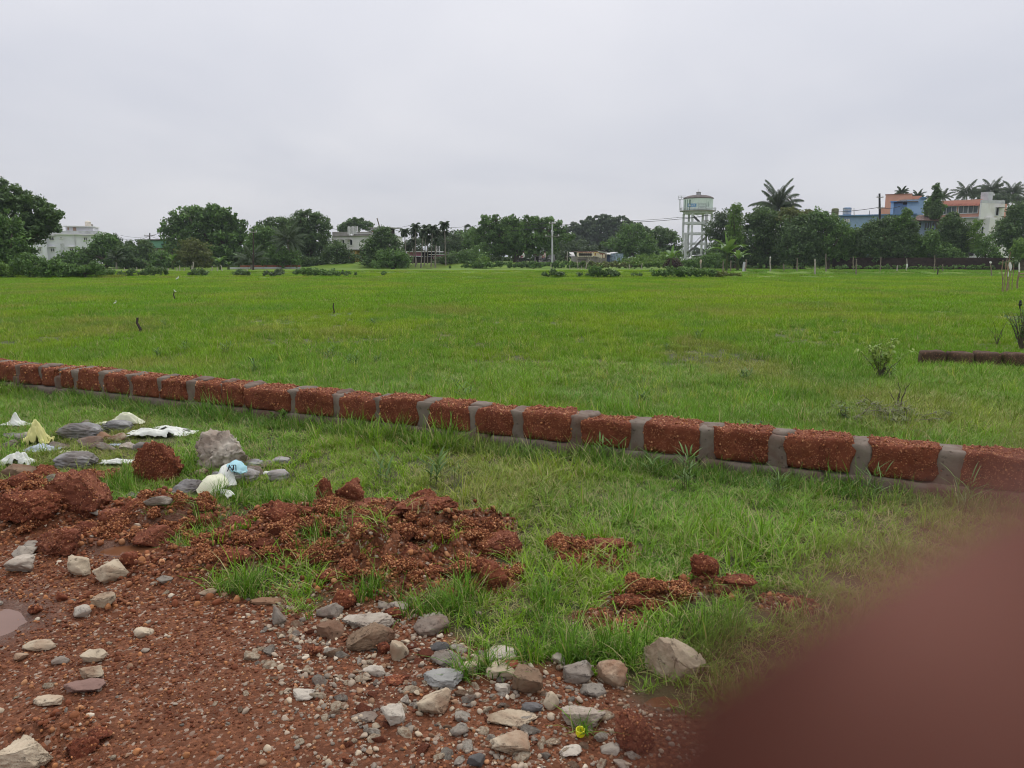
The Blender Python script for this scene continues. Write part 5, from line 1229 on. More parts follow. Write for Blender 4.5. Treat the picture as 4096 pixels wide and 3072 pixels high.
def motorcycle(b, label, f=-1):
    x, y, z = b; root = thing('motorcycle', tuple(b), label, 'motorcycle')
    for dx in (.62, -.62):
        mb = MB(); mb.tube([(x+dx+.28*math.cos(t*.3927), y, z+.31+.28*math.sin(t*.3927)) for t in range(17)], .045, 6, cap=False); w = mb.build('wheel', M_BLACK, root)
        mb = MB()
        for k in range(5): mb.tube([(x+dx, y, z+.31), (x+dx+.26*math.cos(k*1.257), y, z+.31+.26*math.sin(k*1.257))], .012, 4)
        s_ = mb.build('rim', M_TIN, None); s_.parent = w; s_.data.transform(Matrix.Translation(-Vector(b)))
    mb = MB(); mb.box((x, y, z+.42), (.42, .22, .3)); mb.tube([(x+f*.62, y, z+.31), (x+f*.38, y, z+1.0)], .03, 6); mb.build('frame', M_BLACK, root)
    mb = MB(); mb.tube([(x+f*.33, y, z+.8), (x+f*.15, y, z+.84), (x-f*.05, y, z+.76)], [.10, .14, .09], 8); mb.build('fuel_tank', M_CLOTHR, root, smooth=True)
    mb = MB(); mb.box((x-f*.3, y, z+.77), (.62, .26, .1)); mb.build('seat', M_BLACK, root)
    mb = MB(); mb.tube([(x+f*.36, y-.33, z+1.05), (x+f*.4, y, z+1.0), (x+f*.36, y+.33, z+1.05)], .02, 6); mb.build('handlebar', M_TIN, root)
    mb = MB(); mb.lathe((x+f*.48, y, z+.88), [(.03, -.06), (.1, -.03), (.1, .05), (.04, .08)], 8); mb.build('headlight', M_TRIM, root)
    mb = MB(); mb.box((x-f*.66, y, z+.66), (.36, .1, .05)); mb.build('mudguard', M_TRIM, root)
b1 = P(2093, 1052, 105.5); b1 = Vector((b1.x, b1.y, .61))
motorcycle(b1, 'motorcycle on the road in the shade of the large dense tree')
rider(b1+Vector((.12, 0, -.02)), 'rider in a white shirt on the motorcycle under the large dense tree', M_CLOTHW)
b2 = P(2178, 1050, 105.5); b2 = Vector((b2.x, b2.y, .61))
motorcycle(b2, 'dark motorcycle in front of the pinkish grey shed')
rider(b2+Vector((.12, 0, -.02)), 'rider in a pale pink shirt in front of the small shed', mat_plain('pink_shirt', (.55, .42, .42), .8))
# white cars half hidden by the creepers
def car(sx, label, D=118):
    b = P(sx, 1040, D); x, y, z = b.x, b.y, .35
    root = thing('parked_car', (x, y, z), label, 'car')
    prof = [(-2.0, .35), (-2.05, .75), (-1.9, .98), (-1.1, 1.05), (-.65, 1.45), (.75, 1.5), (1.35, 1.1), (1.95, 1.0), (2.05, .7), (2.0, .35)]
    mb = MB(); n = len(prof); vs = [(x+u, y-.8+(.12 if v > 1.2 else 0), z+v) for u, v in prof]+[(x+u, y+.8-(.12 if v > 1.2 else 0), z+v) for u, v in prof]
    mb.add(vs, [tuple(range(n)), tuple(reversed(range(n, 2*n)))]+[(i, i+n, (i+1) % n+n, (i+1) % n) for i in range(n)]); mb.build('body', M_TRIM, root)
    mb = MB(); mb.add([(x+u, y-.80, z+v) for u, v in ((-1.0, 1.06), (-.6, 1.38), (.7, 1.42), (1.2, 1.1))], [(0, 1, 2, 3)]); mb.build('side_window', M_GLASS, root); 
    root.children[-1].location.y -= .01
    for dx in (-1.25, 1.25):
        mb = MB(); mb.tube([(x+dx, y-.84, z+.32), (x+dx, y-.6, z+.32)], .32, 14); mb.build('wheel', M_BLACK, root)
car(2788, 'white car roof showing above the creepers beside the concrete pole')
car(2866, 'pale car half hidden behind the largest banana plant')
# ================================================================== rocks
M_LAT = mat_stone('laterite', (.120, .031, .015), (.195, .056, .026), (.032, .010, .006), 60, .92, 1.0, fleck=(.40, .165, .08))
M_LATW = mat_stone('laterite_dusty', (.15, .042, .023), (.22, .075, .040), (.045, .014, .009), 55, .92, 1.0, fleck=(.42, .19, .10))
M_PALE = mat_stone('pale_stone', (.36, .285, .195), (.56, .465, .335), (.11, .08, .055), 32, .85, .9, dirt=(.22, .105, .055), dirt_amt=.85)
M_WHITES = mat_stone('speckled_stone', (.33, .285, .23), (.57, .51, .42), (.09, .08, .075), 34, .85, 1.0, dirt=(.20, .12, .08), dirt_amt=.6)
M_GREYS = mat_stone('grey_stone', (.18, .155, .125), (.31, .275, .225), (.08, .07, .065), 45, .85, .9, dirt=(.17, .09, .06), dirt_amt=.75)
M_BROWNS = mat_stone('brown_stone', (.17, .11, .068), (.26, .18, .115), (.08, .05, .035), 45, .88, .9, dirt=(.16, .06, .035), dirt_amt=.7)
M_DGREY = mat_stone('dark_stone', (.08, .076, .072), (.14, .13, .125), (.06, .06, .06), 60, .8, .6)
M_SLATE = mat_stone('pinkish_slab', (.21, .125, .10), (.28, .17, .135), (.16, .09, .07), 30, .8, .25)
M_BLUEST = mat_stone('blue_grey_slab', (.25, .245, .225), (.34, .33, .305), (.18, .175, .165), 30, .8, .2)
_ICO = {}
def ico(n):
    if n not in _ICO:
        bm = bmesh.new(); bmesh.ops.create_icosphere(bm, subdivisions=n, radius=1)
        _ICO[n] = (np.array([v.co[:] for v in bm.verts]), np.array([[v.index for v in f.verts] for f in bm.faces])); bm.free()
    return _ICO[n]
def rock_verts(size, seed, lvl=4, boxy=0.0, cuts=7, rough=.05, lumps=.2, cutr=(.52, .88)):
    rng = np.random.default_rng(seed); d, F = ico(lvl); d = d.copy()
    if boxy > 0:
        nrm = (np.abs(d)**(2+boxy)).sum(1)**(1/(2+boxy)); p = d/nrm[:, None]
        rr = Matrix.Rotation(rng.uniform(-.5, .5), 3, 'Z'); p = p@np.array(rr).T*.85
    else: p = d.copy()
    s = rng.uniform(0, 90, 3)
    p = p*(1+lumps*fbm(d[:, 0]*1.3+s[0], d[:, 1]*1.3+s[1], d[:, 2]*1.3+s[2], o=2))[:, None]
    for _ in range(cuts):
        n = rng.normal(size=3); n /= np.linalg.norm(n); h = rng.uniform(*cutr); q = p@n; over = q > h
        p[over] -= np.outer((q[over]-h)*.93, n)
    rid = 1-2*np.abs(fbm(d[:, 0]*2.3+s[1], d[:, 1]*2.3+s[2], d[:, 2]*2.3+s[0], o=4, g=.6)); k = 1+rough*1.6*(rid-.5)+rough*1.6*fbm(d[:, 0]*5+s[1], d[:, 1]*5+s[2], d[:, 2]*5+s[0], o=4, g=.7)+rough*.8*vnoise(d[:, 0]*15+s[1], d[:, 1]*15, d[:, 2]*15)+(rough*.6*vnoise(d[:, 0]*33+s[1], d[:, 1]*33, d[:, 2]*33) if lvl > 3 else 0)
    p = p*k[:, None]
    mn, mx = p.min(0), p.max(0); p = (p-(mn+mx)/2)/((mx-mn)/2)
    return p*np.array(size)/2, F
def rock(name, label, cx, by, w, h, mat, seed, depth=.85, cat='rock', group=None, boxy=0, cuts=7, rough=.07, sink=.28, lvl=None, rot=None, lumps=.2, tilt=0, z=None):
    """bottom edge of the visible stone at (cx, by), w and h in photograph pixels"""
    g = ground_at(cx, by); m = mpp(g); W_ = w*m*(1.12 if 'lat' not in mat.name else 1.0)
    view = math.atan2(CAM_H, math.hypot(g.x, g.y)); dep = W_*depth
    hh = max(W_*.16, (h*m-dep*math.sin(view)*.62)/math.cos(view)*1.08)
    g.y += dep*.42; zz = Hs(g.x, g.y)
    lvl = lvl or (5 if w > 150 else 4 if w > 80 else 3)
    p, F = rock_verts((W_, dep, hh*(1+sink)), seed, lvl, boxy, cuts+(0 if 'lat' in mat.name else 6), rough, lumps, cutr=(.52, .88) if 'lat' in mat.name else (.42, .84))
    if tilt: p = p@np.array(Matrix.Rotation(tilt, 3, 'Y')).T
    p[:, 2] += hh*(1+sink)/2-hh*sink*1.3
    me = mesh_arr(name, p, F, smooth=lvl > 3 or 'lat' in mat.name)
    o = link_mesh(name, me, mat, None, (g.x, g.y, zz)); tag(o, label, cat, group); return o
# laterite boulders and lumps: label, cx, bottom, w, h
for i, (lab, cx, by, w, h, kw) in enumerate((
  ('large rounded red laterite boulder beside the speckled grey block', 613, 1935, 200, 185, dict(depth=.8, boxy=1, cuts=5)),
  ('squared dark red laterite block with a tuft of grass beside it', 283, 2040, 235, 185, dict(boxy=4, cuts=2)),
  ('flat red laterite slab lying behind the squared block', 370, 1935, 190, 60, dict(boxy=3, depth=.8, cuts=3)),
  ('wide sloping laterite mass at the edge of the mud behind the pale stones', 60, 2140, 300, 125, dict(cuts=8, depth=.6)),
  ('rounded dark laterite boulder in front of the wide sloping mass', 200, 2225, 205, 120, dict(cuts=6, boxy=1)),
  ('small jagged laterite lumps piled behind the squared block', 165, 1925, 110, 70, dict(cuts=7)),
  ('crumbling laterite lump near the white bag and the pale stone', 60, 1960, 130, 75, dict(cuts=7)),
  ('laterite boulder beside the small brown pool', 590, 2200, 150, 95, dict(cuts=7)),
  ('broad laterite block with a dark hollow under its edge, in the grass', 1108, 2120, 200, 125, dict(boxy=2, cuts=5)),
  ('thin upright finger of laterite standing in the grass', 1292, 2025, 72, 125, dict(depth=.9, cuts=1, lumps=.3, rough=.14)),
  ('upright rounded laterite stump next to the thin finger', 1395, 2025, 128, 125, dict(depth=.8, cuts=1, lumps=.3, rough=.14)),
  ('mushroom shaped laterite lump on the far side of the red heap', 1680, 2035, 130, 85, dict(cuts=5)),
  ('stem like laterite lump carrying the mushroom shaped one', 1660, 2090, 90, 60, dict(cuts=5)),
  ('long broken laterite slab on top of the red heap', 1470, 2060, 190, 45, dict(boxy=2, cuts=5)),
  ('biggest slab of the red heap, cracked across', 1500, 2150, 330, 95, dict(boxy=1, cuts=9, depth=.6)),
  ('sloping laterite slab on the near side of the red heap', 1700, 2190, 260, 80, dict(boxy=1, cuts=9, depth=.7)),
  ('knobbly laterite chunk where the red heap meets the grass', 2000, 2230, 190, 110, dict(cuts=8)),
  ('dark laterite chunk below the knobbly one', 1965, 2370, 130, 120, dict(cuts=7)),
  ('flat orange laterite slab lying in the grass below the heap', 1730, 2310, 170, 75, dict(boxy=3, cuts=4)),
  ('dusty orange lump in the grass below the flat slab', 1800, 2400, 110, 55, dict(cuts=6)),
  ('round laterite stone behind the wide speckled stone', 1372, 2440, 112, 85, dict(cuts=5)),
  ('small round laterite stone between the pale stones', 1570, 2480, 72, 50, dict(cuts=5)),
  ('laterite lump in thin grass left over from the heap', 1470, 2260, 140, 70, dict(cuts=7)),
  ('laterite lump between the heap and the broad block', 1255, 2170, 110, 55, dict(cuts=7)),
  ('cracked laterite lump at the gravel edge below the small pool', 920, 2270, 150, 80, dict(cuts=8)),
  ('second cracked laterite lump nearer the bright green tuft', 1040, 2240, 110, 60, dict(cuts=8)),
  ('laterite lump half buried by the gravel', 1120, 2300, 90, 45, dict(cuts=8)),
  ('grass ringed laterite lump beyond the gravel', 1320, 2330, 110, 45, dict(cuts=8)),
  ('crumbled laterite patch alone in the middle of the grass', 2440, 2220, 210, 55, dict(cuts=9, depth=.5)),
  ('smaller crumbled laterite patch beside the lone one', 2270, 2215, 120, 40, dict(cuts=9, depth=.5)),
  ('rounded laterite lump standing proud of the grass, above the big pale boulder', 2830, 2365, 120, 100, dict(cuts=5)),
  ('dark crumbly laterite lump in the grass', 2630, 2385, 130, 70, dict(cuts=7)),
  ('low laterite lump between the two grass clumps', 2540, 2450, 170, 60, dict(cuts=9, depth=.6)),
  ('laterite fragments trailing away from the proud rounded lump', 2960, 2390, 150, 50, dict(cuts=9, depth=.6)),
  ('large red laterite boulder in the shallow water', 2545, 3010, 165, 165, dict(cuts=5, boxy=1, depth=.8)),
  ('rough laterite lump on the bare gravel near the bottom', 300, 3035, 120, 80, dict(cuts=6)),
  ('laterite lump behind the rough one on the bare gravel', 385, 2970, 110, 55, dict(cuts=7)),
  ('small laterite lump sitting on the wet mud', 236, 2405, 52, 42, dict(cuts=5)),
  ('tiny laterite lump at the rim of the puddle', 130, 2462, 58, 38, dict(cuts=5)),
  ('laterite lump beside the two large pale stones of the mud', 520, 2280, 80, 80, dict(cuts=6)),
  ('laterite lump touching the rounded brownish stone', 1530, 2620, 58, 52, dict(cuts=5)),
  ('laterite lump on the gravel behind the mottled stone', 1255, 2625, 60, 45, dict(cuts=5)),
  ('rusty orange lump on the gravel', 1575, 2740, 105, 40, dict(cuts=8)),
  ('laterite boulder wedged between the squared block and the pool', 440, 2110, 120, 75, dict(cuts=7)),
  ('laterite lump by the tall grass below the squared block', 510, 2075, 100, 60, dict(cuts=7)),
  ('laterite boulder on the bank behind the small brown pool', 640, 2085, 125, 65, dict(cuts=7)),
  ('laterite lump near the smooth grey stone on the red crumbs', 330, 2130, 100, 55, dict(cuts=7)),
  ('laterite boulder leaning on the back of the wide sloping mass', 60, 2030, 140, 85, dict(cuts=7)),
  ('laterite clod between the bank and the broad hollowed block', 800, 2110, 120, 60, dict(cuts=7)),
  ('blocky laterite clod in the dry grass short of the broad block', 930, 2120, 100, 55, dict(cuts=7, boxy=1)),
  ('laterite clod leaning on the broad hollowed block', 1215, 2095, 105, 60, dict(cuts=7)),
  ('blocky clod crowning the red heap', 1560, 2100, 120, 60, dict(cuts=7, boxy=1)),
  ('rugged clod on the slope of the red heap facing the gravel', 1620, 2250, 130, 60, dict(cuts=7)))):
    kw.setdefault('rough', .085 if i % 2 else .11); kw.setdefault('lumps', .3); kw['cuts'] = kw.get('cuts', 6)+4
    rock('laterite_rock', lab, cx, by, w, h, M_LATW if i % 3 == 1 and w > 80 else M_LAT, 300+i, cat='laterite rock', **kw)

# broken pieces heaped between the named ones
HEAP = [(1480, 2120, 230, 60), (1700, 2160, 200, 70), (1900, 2180, 130, 60), (1380, 2230, 130, 60), (1000, 2200, 240, 60), (780, 2230, 220, 50), (620, 2080, 220, 45), (1150, 2110, 180, 50), (150, 2040, 200, 60), (1930, 2330, 120, 50), (1480, 2320, 200, 40), (2620, 2400, 170, 40), (2330, 2215, 150, 35), (420, 2130, 160, 30), (1250, 2250, 150, 40), (1340, 2045, 60, 14), (1340, 2060, 80, 14), (60, 1990, 120, 40), (200, 1930, 130, 40)]
hr = random.Random(21); HP = []
for j in range(190):
    cx, cy_, a_, b_ = HEAP[j % len(HEAP)]; sx = cx+hr.gauss(0, .55)*a_; sy = cy_+hr.gauss(0, .55)*b_; w = 34+70*hr.random()**1.7; HP.append((sy, sx, w))
hmesh = []
for k in range(9):
    p, F = rock_verts((1, .85, .68), 1200+k, 4 if k % 3 == 0 else 3, (0, 1.2, 2)[k % 3], 11, .10, .28)
    for mm in (M_LAT, M_LATW): me = mesh_arr('laterite_lump', p, F, smooth=True); me.materials.append(mm); hmesh.append(me)
HL = []
for (sy, sx, w) in HP:
    g = ground_at(sx, sy); m = mpp(g); o = bpy.data.objects.new('laterite_lump', hr.choice(hmesh)); COL.objects.link(o)
    s_ = w*m; o.scale = (s_*hr.uniform(.8, 1.25), s_, s_*hr.uniform(.75, 1.2)); o.rotation_euler = (hr.uniform(-.5, .5), hr.uniform(-.5, .5), hr.uniform(0, 6.28)); o.location = (g.x, g.y+s_*.3, Hs(g.x, g.y+s_*.3)+s_*.16); HL.append((o, sx, sy, w))

PALES = (
  ('big speckled grey and white block standing behind the laterite boulder', 868, 1878, 205, 165, 'W', dict(boxy=1.5, cuts=7, depth=.6, rough=.13)),
  ('biggest pale boulder, standing in the grass beside the shallow water', 2722, 2722, 235, 190, 'P', dict(boxy=2, cuts=5, depth=.7, rough=.06)),
  ('pale stone leaning at the edge of the rusty water', 2455, 2755, 112, 108, 'P', dict(cuts=7)),
  ('greyish pink stone beside the leaning pale stone', 2318, 2740, 115, 100, 'G', dict(cuts=7)),
  ('flat grey pink stone in front of the greyish pink one', 2375, 2790, 95, 60, 'G', dict(cuts=6)),
  ('whitish oblong pitted stone above the yellow bottle cap', 2340, 2915, 165, 92, 'W', dict(cuts=6, depth=.6)),
  ('square cream pitted stone on the open gravel', 1730, 2865, 125, 98, 'P', dict(boxy=2, cuts=5)),
  ('wedge shaped pale grey stone on the open gravel', 1568, 2905, 92, 90, 'W', dict(cuts=7)),
  ('flat blue grey diamond shaped slab beside the grass tuft', 1768, 2755, 152, 76, 'B', dict(boxy=1, cuts=4, depth=.7)),
  ('round brown stone in front of the pale stones', 2110, 2785, 118, 118, 'N', dict(cuts=4)),
  ('flat cream slab half covered with red grit', 2050, 2915, 190, 70, 'P', dict(cuts=8, depth=.6)),
  ('cream stone with dark pits at the lower edge of the gravel', 2040, 3025, 150, 100, 'P', dict(cuts=6, depth=.7)),
  ('large mud coloured rounded stone among the row of rocks', 1472, 2610, 180, 120, 'N', dict(cuts=5, depth=.7)),
  ('wide whitish speckled stone behind the mud coloured one', 1460, 2530, 195, 80, 'W', dict(cuts=6, depth=.6)),
  ('brownish pale round stone in the row of rocks', 1315, 2560, 102, 75, 'N', dict(cuts=5)),
  ('pointed grey brown stone leaning on the row of rocks', 1308, 2478, 95, 70, 'G', dict(cuts=8)),
  ('narrow upright pitted stone near the row of rocks', 1592, 2645, 68, 88, 'P', dict(cuts=6)),
  ('grey upright stone at the start of the row of rocks', 1108, 2505, 56, 82, 'G', dict(cuts=6)),
  ('mossy grey stone half in grass at the end of the row', 1722, 2545, 130, 85, 'G', dict(cuts=6)),
  ('pale stone under the grass behind the mossy grey one', 1720, 2490, 90, 42, 'W', dict(cuts=6)),
  ('angular grey stone broken along one edge', 1782, 2665, 118, 78, 'G', dict(cuts=8)),
  ('dark grey flat stone touching the angular one', 1755, 2610, 76, 45, 'D', dict(cuts=8)),
  ('tan stone with a tuft growing out beside it', 2010, 2715, 120, 70, 'P', dict(cuts=6, boxy=1)),
  ('whitish stone behind the tan stone with the red brick chip', 2005, 2650, 120, 42, 'W', dict(cuts=6)),
  ('oval cream stone standing on end below the round brown stone', 2205, 2840, 58, 72, 'P', dict(cuts=5)),
  ('stone with a speckled white top near the middle of the gravel', 1203, 2805, 85, 45, 'W', dict(cuts=6)),
  ('biggest rounded pale boulder at the lower corner of the gravel', 55, 3100, 230, 155, 'P', dict(cuts=5, depth=.8)),
  ('large grey and tan boulder on the wet mud', 415, 2342, 145, 92, 'P', dict(cuts=6)),
  ('tan irregular stone standing on the wet mud', 292, 2312, 95, 95, 'P', dict(cuts=7)),
  ('knobbly grey white stone by the puddle', 50, 2300, 120, 80, 'W', dict(cuts=6, rough=.09)),
  ('grey stone behind the knobbly one', 70, 2235, 80, 60, 'W', dict(cuts=6, rough=.09)),
  ('flat stone bridging the knobbly stones', 130, 2205, 100, 40, 'G', dict(cuts=7)),
  ('flat buff stone with a dark underside on the mud', 407, 2438, 92, 56, 'P', dict(cuts=7, depth=.6)),
  ('grey white stone touching the flat buff one', 308, 2478, 80, 62, 'W', dict(cuts=7)),
  ('long buff stone lying by the puddle', 138, 2608, 132, 44, 'P', dict(cuts=6, depth=.5)),
  ('greenish small stone at the end of the long buff one', 70, 2648, 52, 30, 'P', dict(cuts=5)),
  ('reddish brown flat slab shaped like a blade', 322, 2782, 150, 56, 'S', dict(boxy=1, cuts=5, depth=.5)),
  ('flat cream stone by the tip of the reddish slab', 180, 2830, 110, 42, 'P', dict(cuts=7, depth=.5)),
  ('pale stone above the reddish slab', 360, 2718, 92, 58, 'P', dict(cuts=7, depth=.6)),
  ('tan stone with a rust underside above the pale one', 367, 2652, 88, 50, 'P', dict(cuts=8, depth=.6)),
  ('cube like cream stone alone on the gravel', 562, 2552, 62, 48, 'P', dict(boxy=1.5, cuts=5)),
  ('grey smooth stone sunk into the gravel', 225, 2664, 66, 34, 'G', dict(cuts=5, depth=.7)),
  ('grey pebble stone up against the red crumbs', 652, 2350, 60, 38, 'G', dict(cuts=6)),
  ('buff oval stone near the bright green tuft', 822, 2384, 66, 36, 'P', dict(cuts=5)),
  ('dark grey stone at the very bottom of the gravel', 1903, 3070, 66, 52, 'D', dict(cuts=6)),
  ('mottled grey stone low on the gravel', 1835, 2945, 70, 50, 'G', dict(cuts=6)),
  ('flat grey stone sunk beside the wedge shaped stone', 1450, 2888, 100, 34, 'G', dict(cuts=6, depth=.6)),
  ('whitish flat rubble stone behind the wedge shaped one', 1490, 2705, 95, 50, 'W', dict(cuts=8, depth=.6)),
  ('cream chip stone below the yellow bottle cap', 2285, 3030, 85, 40, 'W', dict(cuts=8)),
  ('pale rough stone near the blurred finger', 2445, 3020, 72, 48, 'W', dict(cuts=8)),
  ('white half buried stone at the bottom beside the red boulder', 2490, 3075, 60, 34, 'W', dict(cuts=7)),
  ('grey slab shaped stone under the oblong pitted stone', 2130, 2850, 82, 44, 'D', dict(cuts=7, depth=.6)),
  ('light oblong stone beside the round brown stone', 2012, 2775, 62, 44, 'W', dict(cuts=6)),
  ('buff stone just behind the flat blue grey slab', 1880, 2700, 80, 58, 'P', dict(cuts=7)),
  ('grey white stone in the middle of the tuft stones', 2240, 2660, 60, 48, 'W', dict(cuts=7)),
  ('pale stone lying at the top of the gravel strip beside the round laterite stone', 1590, 2440, 80, 46, 'W', dict(cuts=7)),
  ('grey pebble stone beside the small round laterite stone', 1535, 2440, 50, 30, 'G', dict(cuts=6)),
  ('long thin pale slab at the edge of the red grit', 1060, 2418, 120, 22, 'P', dict(cuts=5, depth=.4)),
  ('white stone on the laterite mass near the bags', 83, 1990, 66, 26, 'W', dict(cuts=7)),
  ('smooth grey stone on the red crumbs below the squared block', 385, 2068, 58, 34, 'G', dict(cuts=5)),
  ('pinkish white rock resting on the grey bag', 275, 1884, 86, 56, 'P', dict(cuts=6)),
  ('light grey angular stone among the plastic bags', 345, 1795, 92, 55, 'G', dict(cuts=7)),
  ('pale cream stone tucked behind the angular grey stone', 400, 1765, 56, 38, 'P', dict(cuts=6)),
  ('brown boulder half hidden by grass next to the white bag', 55, 1925, 120, 80, 'N', dict(cuts=5)),
  ('small white angular stone on the cement slab', 835, 1935, 44, 28, 'W', dict(cuts=7)))
MK = {'W': M_WHITES, 'P': M_PALE, 'G': M_GREYS, 'N': M_BROWNS, 'D': M_DGREY, 'S': M_SLATE, 'B': M_BLUEST}
for i, (lab, cx, by, w, h, k, kw) in enumerate(PALES):
    rock('rock', lab, cx, by, w, h, MK[k], 500+i, cat='stone', **kw)
o = rock('brick_chip', 'rounded chip of red brick between the tan and whitish stones', 2040, 2680, 70, 26, mat_stone('brick_red', (.30, .075, .045), (.36, .10, .06), (.2, .05, .03), 40, .85, .2), 990, cat='brick', cuts=5)

# loose small stones; shared meshes
def in_poly(sx, sy, pts):
    ins = False; j = len(pts)-1
    for i in range(len(pts)):
        if (pts[i][1] > sy) != (pts[j][1] > sy) and sx < (pts[j][0]-pts[i][0])*(sy-pts[i][1])/(pts[j][1]-pts[i][1])+pts[i][0]: ins = not ins
        j = i
    return ins
ROCKBAND = [(1050, 2420), (1700, 2500), (2000, 2620), (2350, 2680), (2500, 2760), (2560, 3072), (1900, 3072), (1400, 2950), (1000, 2650)]
OPEN = [(0, 2350), (700, 2300), (1100, 2450), (2500, 3072), (0, 3072)]
shared = []
for k in range(8):
    p, F = rock_verts((1, .8, .55), 700+k, 3, (0, 1)[k % 2], 15, .06, lumps=.25, cutr=(.36, .8)); me = mesh_arr('loose_stone', p, F); shared.append(me)
SM = {}
for mk, mm in (('pale', M_PALE), ('white', M_WHITES), ('grey', M_GREYS), ('red', M_LAT), ('brown', M_BROWNS)):
    SM[mk] = []
    for me in shared:
        m2 = me.copy(); m2.materials.append(mm); SM[mk].append(m2)
rs = random.Random(11); cnt = 0; SMALL = []
while cnt < 285:
    if rs.random() < .62: sx, sy = rs.uniform(1000, 2600), rs.uniform(2420, 3090)
    else: sx, sy = rs.uniform(-20, 2100), rs.uniform(2300, 3090)
    inb = in_poly(sx, sy, ROCKBAND)
    if not inb and not (in_poly(sx, sy, OPEN) and rs.random() < .45): continue
    g = ground_at(sx, sy); m = mpp(g); px = (20+44*rs.random()**2.0)*(1.2 if inb else .8)
    kind = rs.choices(['pale', 'white', 'grey', 'red', 'brown'], [4.2, 2.6, 1.6, 2.0, 1.4])[0]
    o = bpy.data.objects.new('loose_stone', rs.choice(SM[kind])); COL.objects.link(o)
    s = px*m; o.scale = (s, s*rs.uniform(.7, 1.1), s*rs.uniform(.7, 1.1)); o.rotation_euler = (rs.uniform(-.3, .3), rs.uniform(-.3, .3), rs.uniform(0, 6.28)); o.location = (g.x, g.y, g.z+s*.04)
    SMALL.append((o, kind, sx, sy, px)); cnt += 1

RUB = [(300, 1730), (230, 1800), (420, 1800), (640, 1800), (690, 1890), (610, 1985), (560, 2010), (700, 1990), (820, 1965), (860, 1990), (170, 1890), (30, 1800), (110, 1760), (340, 1700), (470, 1760), (520, 1800), (1010, 1905), (1060, 1870), (960, 1850), (790, 1900), (240, 1930), (15, 1960), (90, 1900), (640, 2020)]
RO = []
for (sx, sy) in RUB:
    sx += rs.uniform(-14, 14); g = ground_at(sx, sy); w = rs.uniform(52, 105)*mpp(g); o = bpy.data.objects.new('cement_piece', rs.choice(SM[rs.choice(['grey', 'grey', 'white', 'pale'])])); COL.objects.link(o)
    o.scale = (w, w*.8, w*rs.uniform(.5, .9)); o.rotation_euler = (rs.uniform(-.3, .3), rs.uniform(-.3, .3), rs.uniform(0, 6.28)); o.location = (g.x, g.y, g.z+w*.16); RO.append((o, sx, sy))
RLM = [('the yellow tent like sack', 135, 1788), ('the largest cream sheet', 625, 1755), ('the rounded laterite boulder', 613, 1935), ('the long cement slab', 740, 1992), ('the printed sack', 905, 1960), ('the speckled block', 868, 1878), ('the grey bag with the rock', 278, 1884), ('the brown boulder', 55, 1925), ('the long dark cement bag', 305, 1762), ('the pale yellow torn sack', 500, 1704), ('the small round grey bag', 1105, 1928)]
ul = {}
for (o, sx, sy) in RO:
    nm_, lx, ly = min(RLM, key=lambda q: (q[1]-sx)**2+(1.8*(q[2]-sy))**2); rel = 'behind' if sy < ly-25 else 'in front of' if sy > ly+25 else 'beside'
    ul.setdefault(f"angular chunk of rubble {rel} {nm_}", []).append(o)
for lab, os_ in ul.items():
    for o in os_: tag(o, lab, 'rubble chunk', 'rubble chunks among the plastic bags')
LMK = [(l[1], l[2], l[0]) for l in PALES if l[2] > 2150]+[(2322, 2940, 'yellow bottle cap')]
def shorten(t):
    w = t.split(); out = []
    for x_ in w:
        if len(out) >= 3 and x_ in ('on', 'in', 'beside', 'behind', 'among', 'at', 'by', 'with', 'near', 'lying', 'standing,', 'standing', 'half', 'under', 'below', 'above', 'touching', 'leaning', 'broken', 'of', 'up', 'just', 'to', 'alone', 'sunk', 'tucked', 'resting', 'bridging', 'shaped'): break
        out.append(x_.rstrip(','))
    return ' '.join(out[:6])
used_lab = {}
LL = [('the speckled grey block', 868, 1878), ('the squared dark red block', 283, 2030), ('the small brown pool', 520, 2190), ('the broad hollowed laterite block', 1108, 2120), ('the upright laterite finger', 1300, 2030), ('the cracked biggest slab of the heap', 1500, 2150), ('the sloping near slab of the heap', 1700, 2190), ('the knobbly chunk at the grass', 2000, 2230),
      ('the flat orange slab', 1730, 2310), ('the bright green tuft', 1000, 2370), ('the lone crumbled patch', 2440, 2220), ('the proud rounded lump', 2830, 2365), ('the round stone behind the row of rocks', 1372, 2440), ('the wide sloping laterite mass', 110, 2130), ('the dark chunk below the knobbly one', 1965, 2370), ('the two large pale stones of the mud', 400, 2300), ('the mushroom shaped lump', 1680, 2035)]
for (o, sx, sy, w) in HL:
    nm_, lx, ly = min(LL, key=lambda q: (q[1]-sx)**2+(1.8*(q[2]-sy))**2); rel = 'behind' if sy < ly-25 else 'in front of' if sy > ly+25 else 'beside'
    sz_ = 'fist sized' if w > 75 else 'smallish' if w > 50 else 'little'; used_lab.setdefault(f"{sz_} broken laterite piece {rel} {nm_}", []).append(o)
for lab, os_ in used_lab.items():
    for o in os_: tag(o, lab, 'laterite rock', 'broken pieces of the red laterite heaps')
used_lab = {}
for (o, kind, sx, sy, px) in SMALL:
    best = sorted(LMK, key=lambda q: (q[0]-sx)**2+(1.6*(q[1]-sy))**2)[:1]; q = best[0]; dx, dy = sx-q[0], sy-q[1]
    rel = ('behind' if dy < -70 else 'in front of' if dy > 30 else 'beside'); szw = 'small' if px > 30 else 'tiny'; colw = {'pale': 'cream', 'white': 'whitish', 'grey': 'grey', 'red': 'red laterite', 'brown': 'brown'}[kind]
    far_ = '' if abs(dx)+abs(dy) < 150 else 'well away, nearest '
    lab = f"{szw} {colw} stone {rel} the {shorten(q[2])}" if not far_ else f"{szw} {colw} stone out on the gravel, nearest the {shorten(q[2])}"
    used_lab.setdefault(lab, []).append(o)
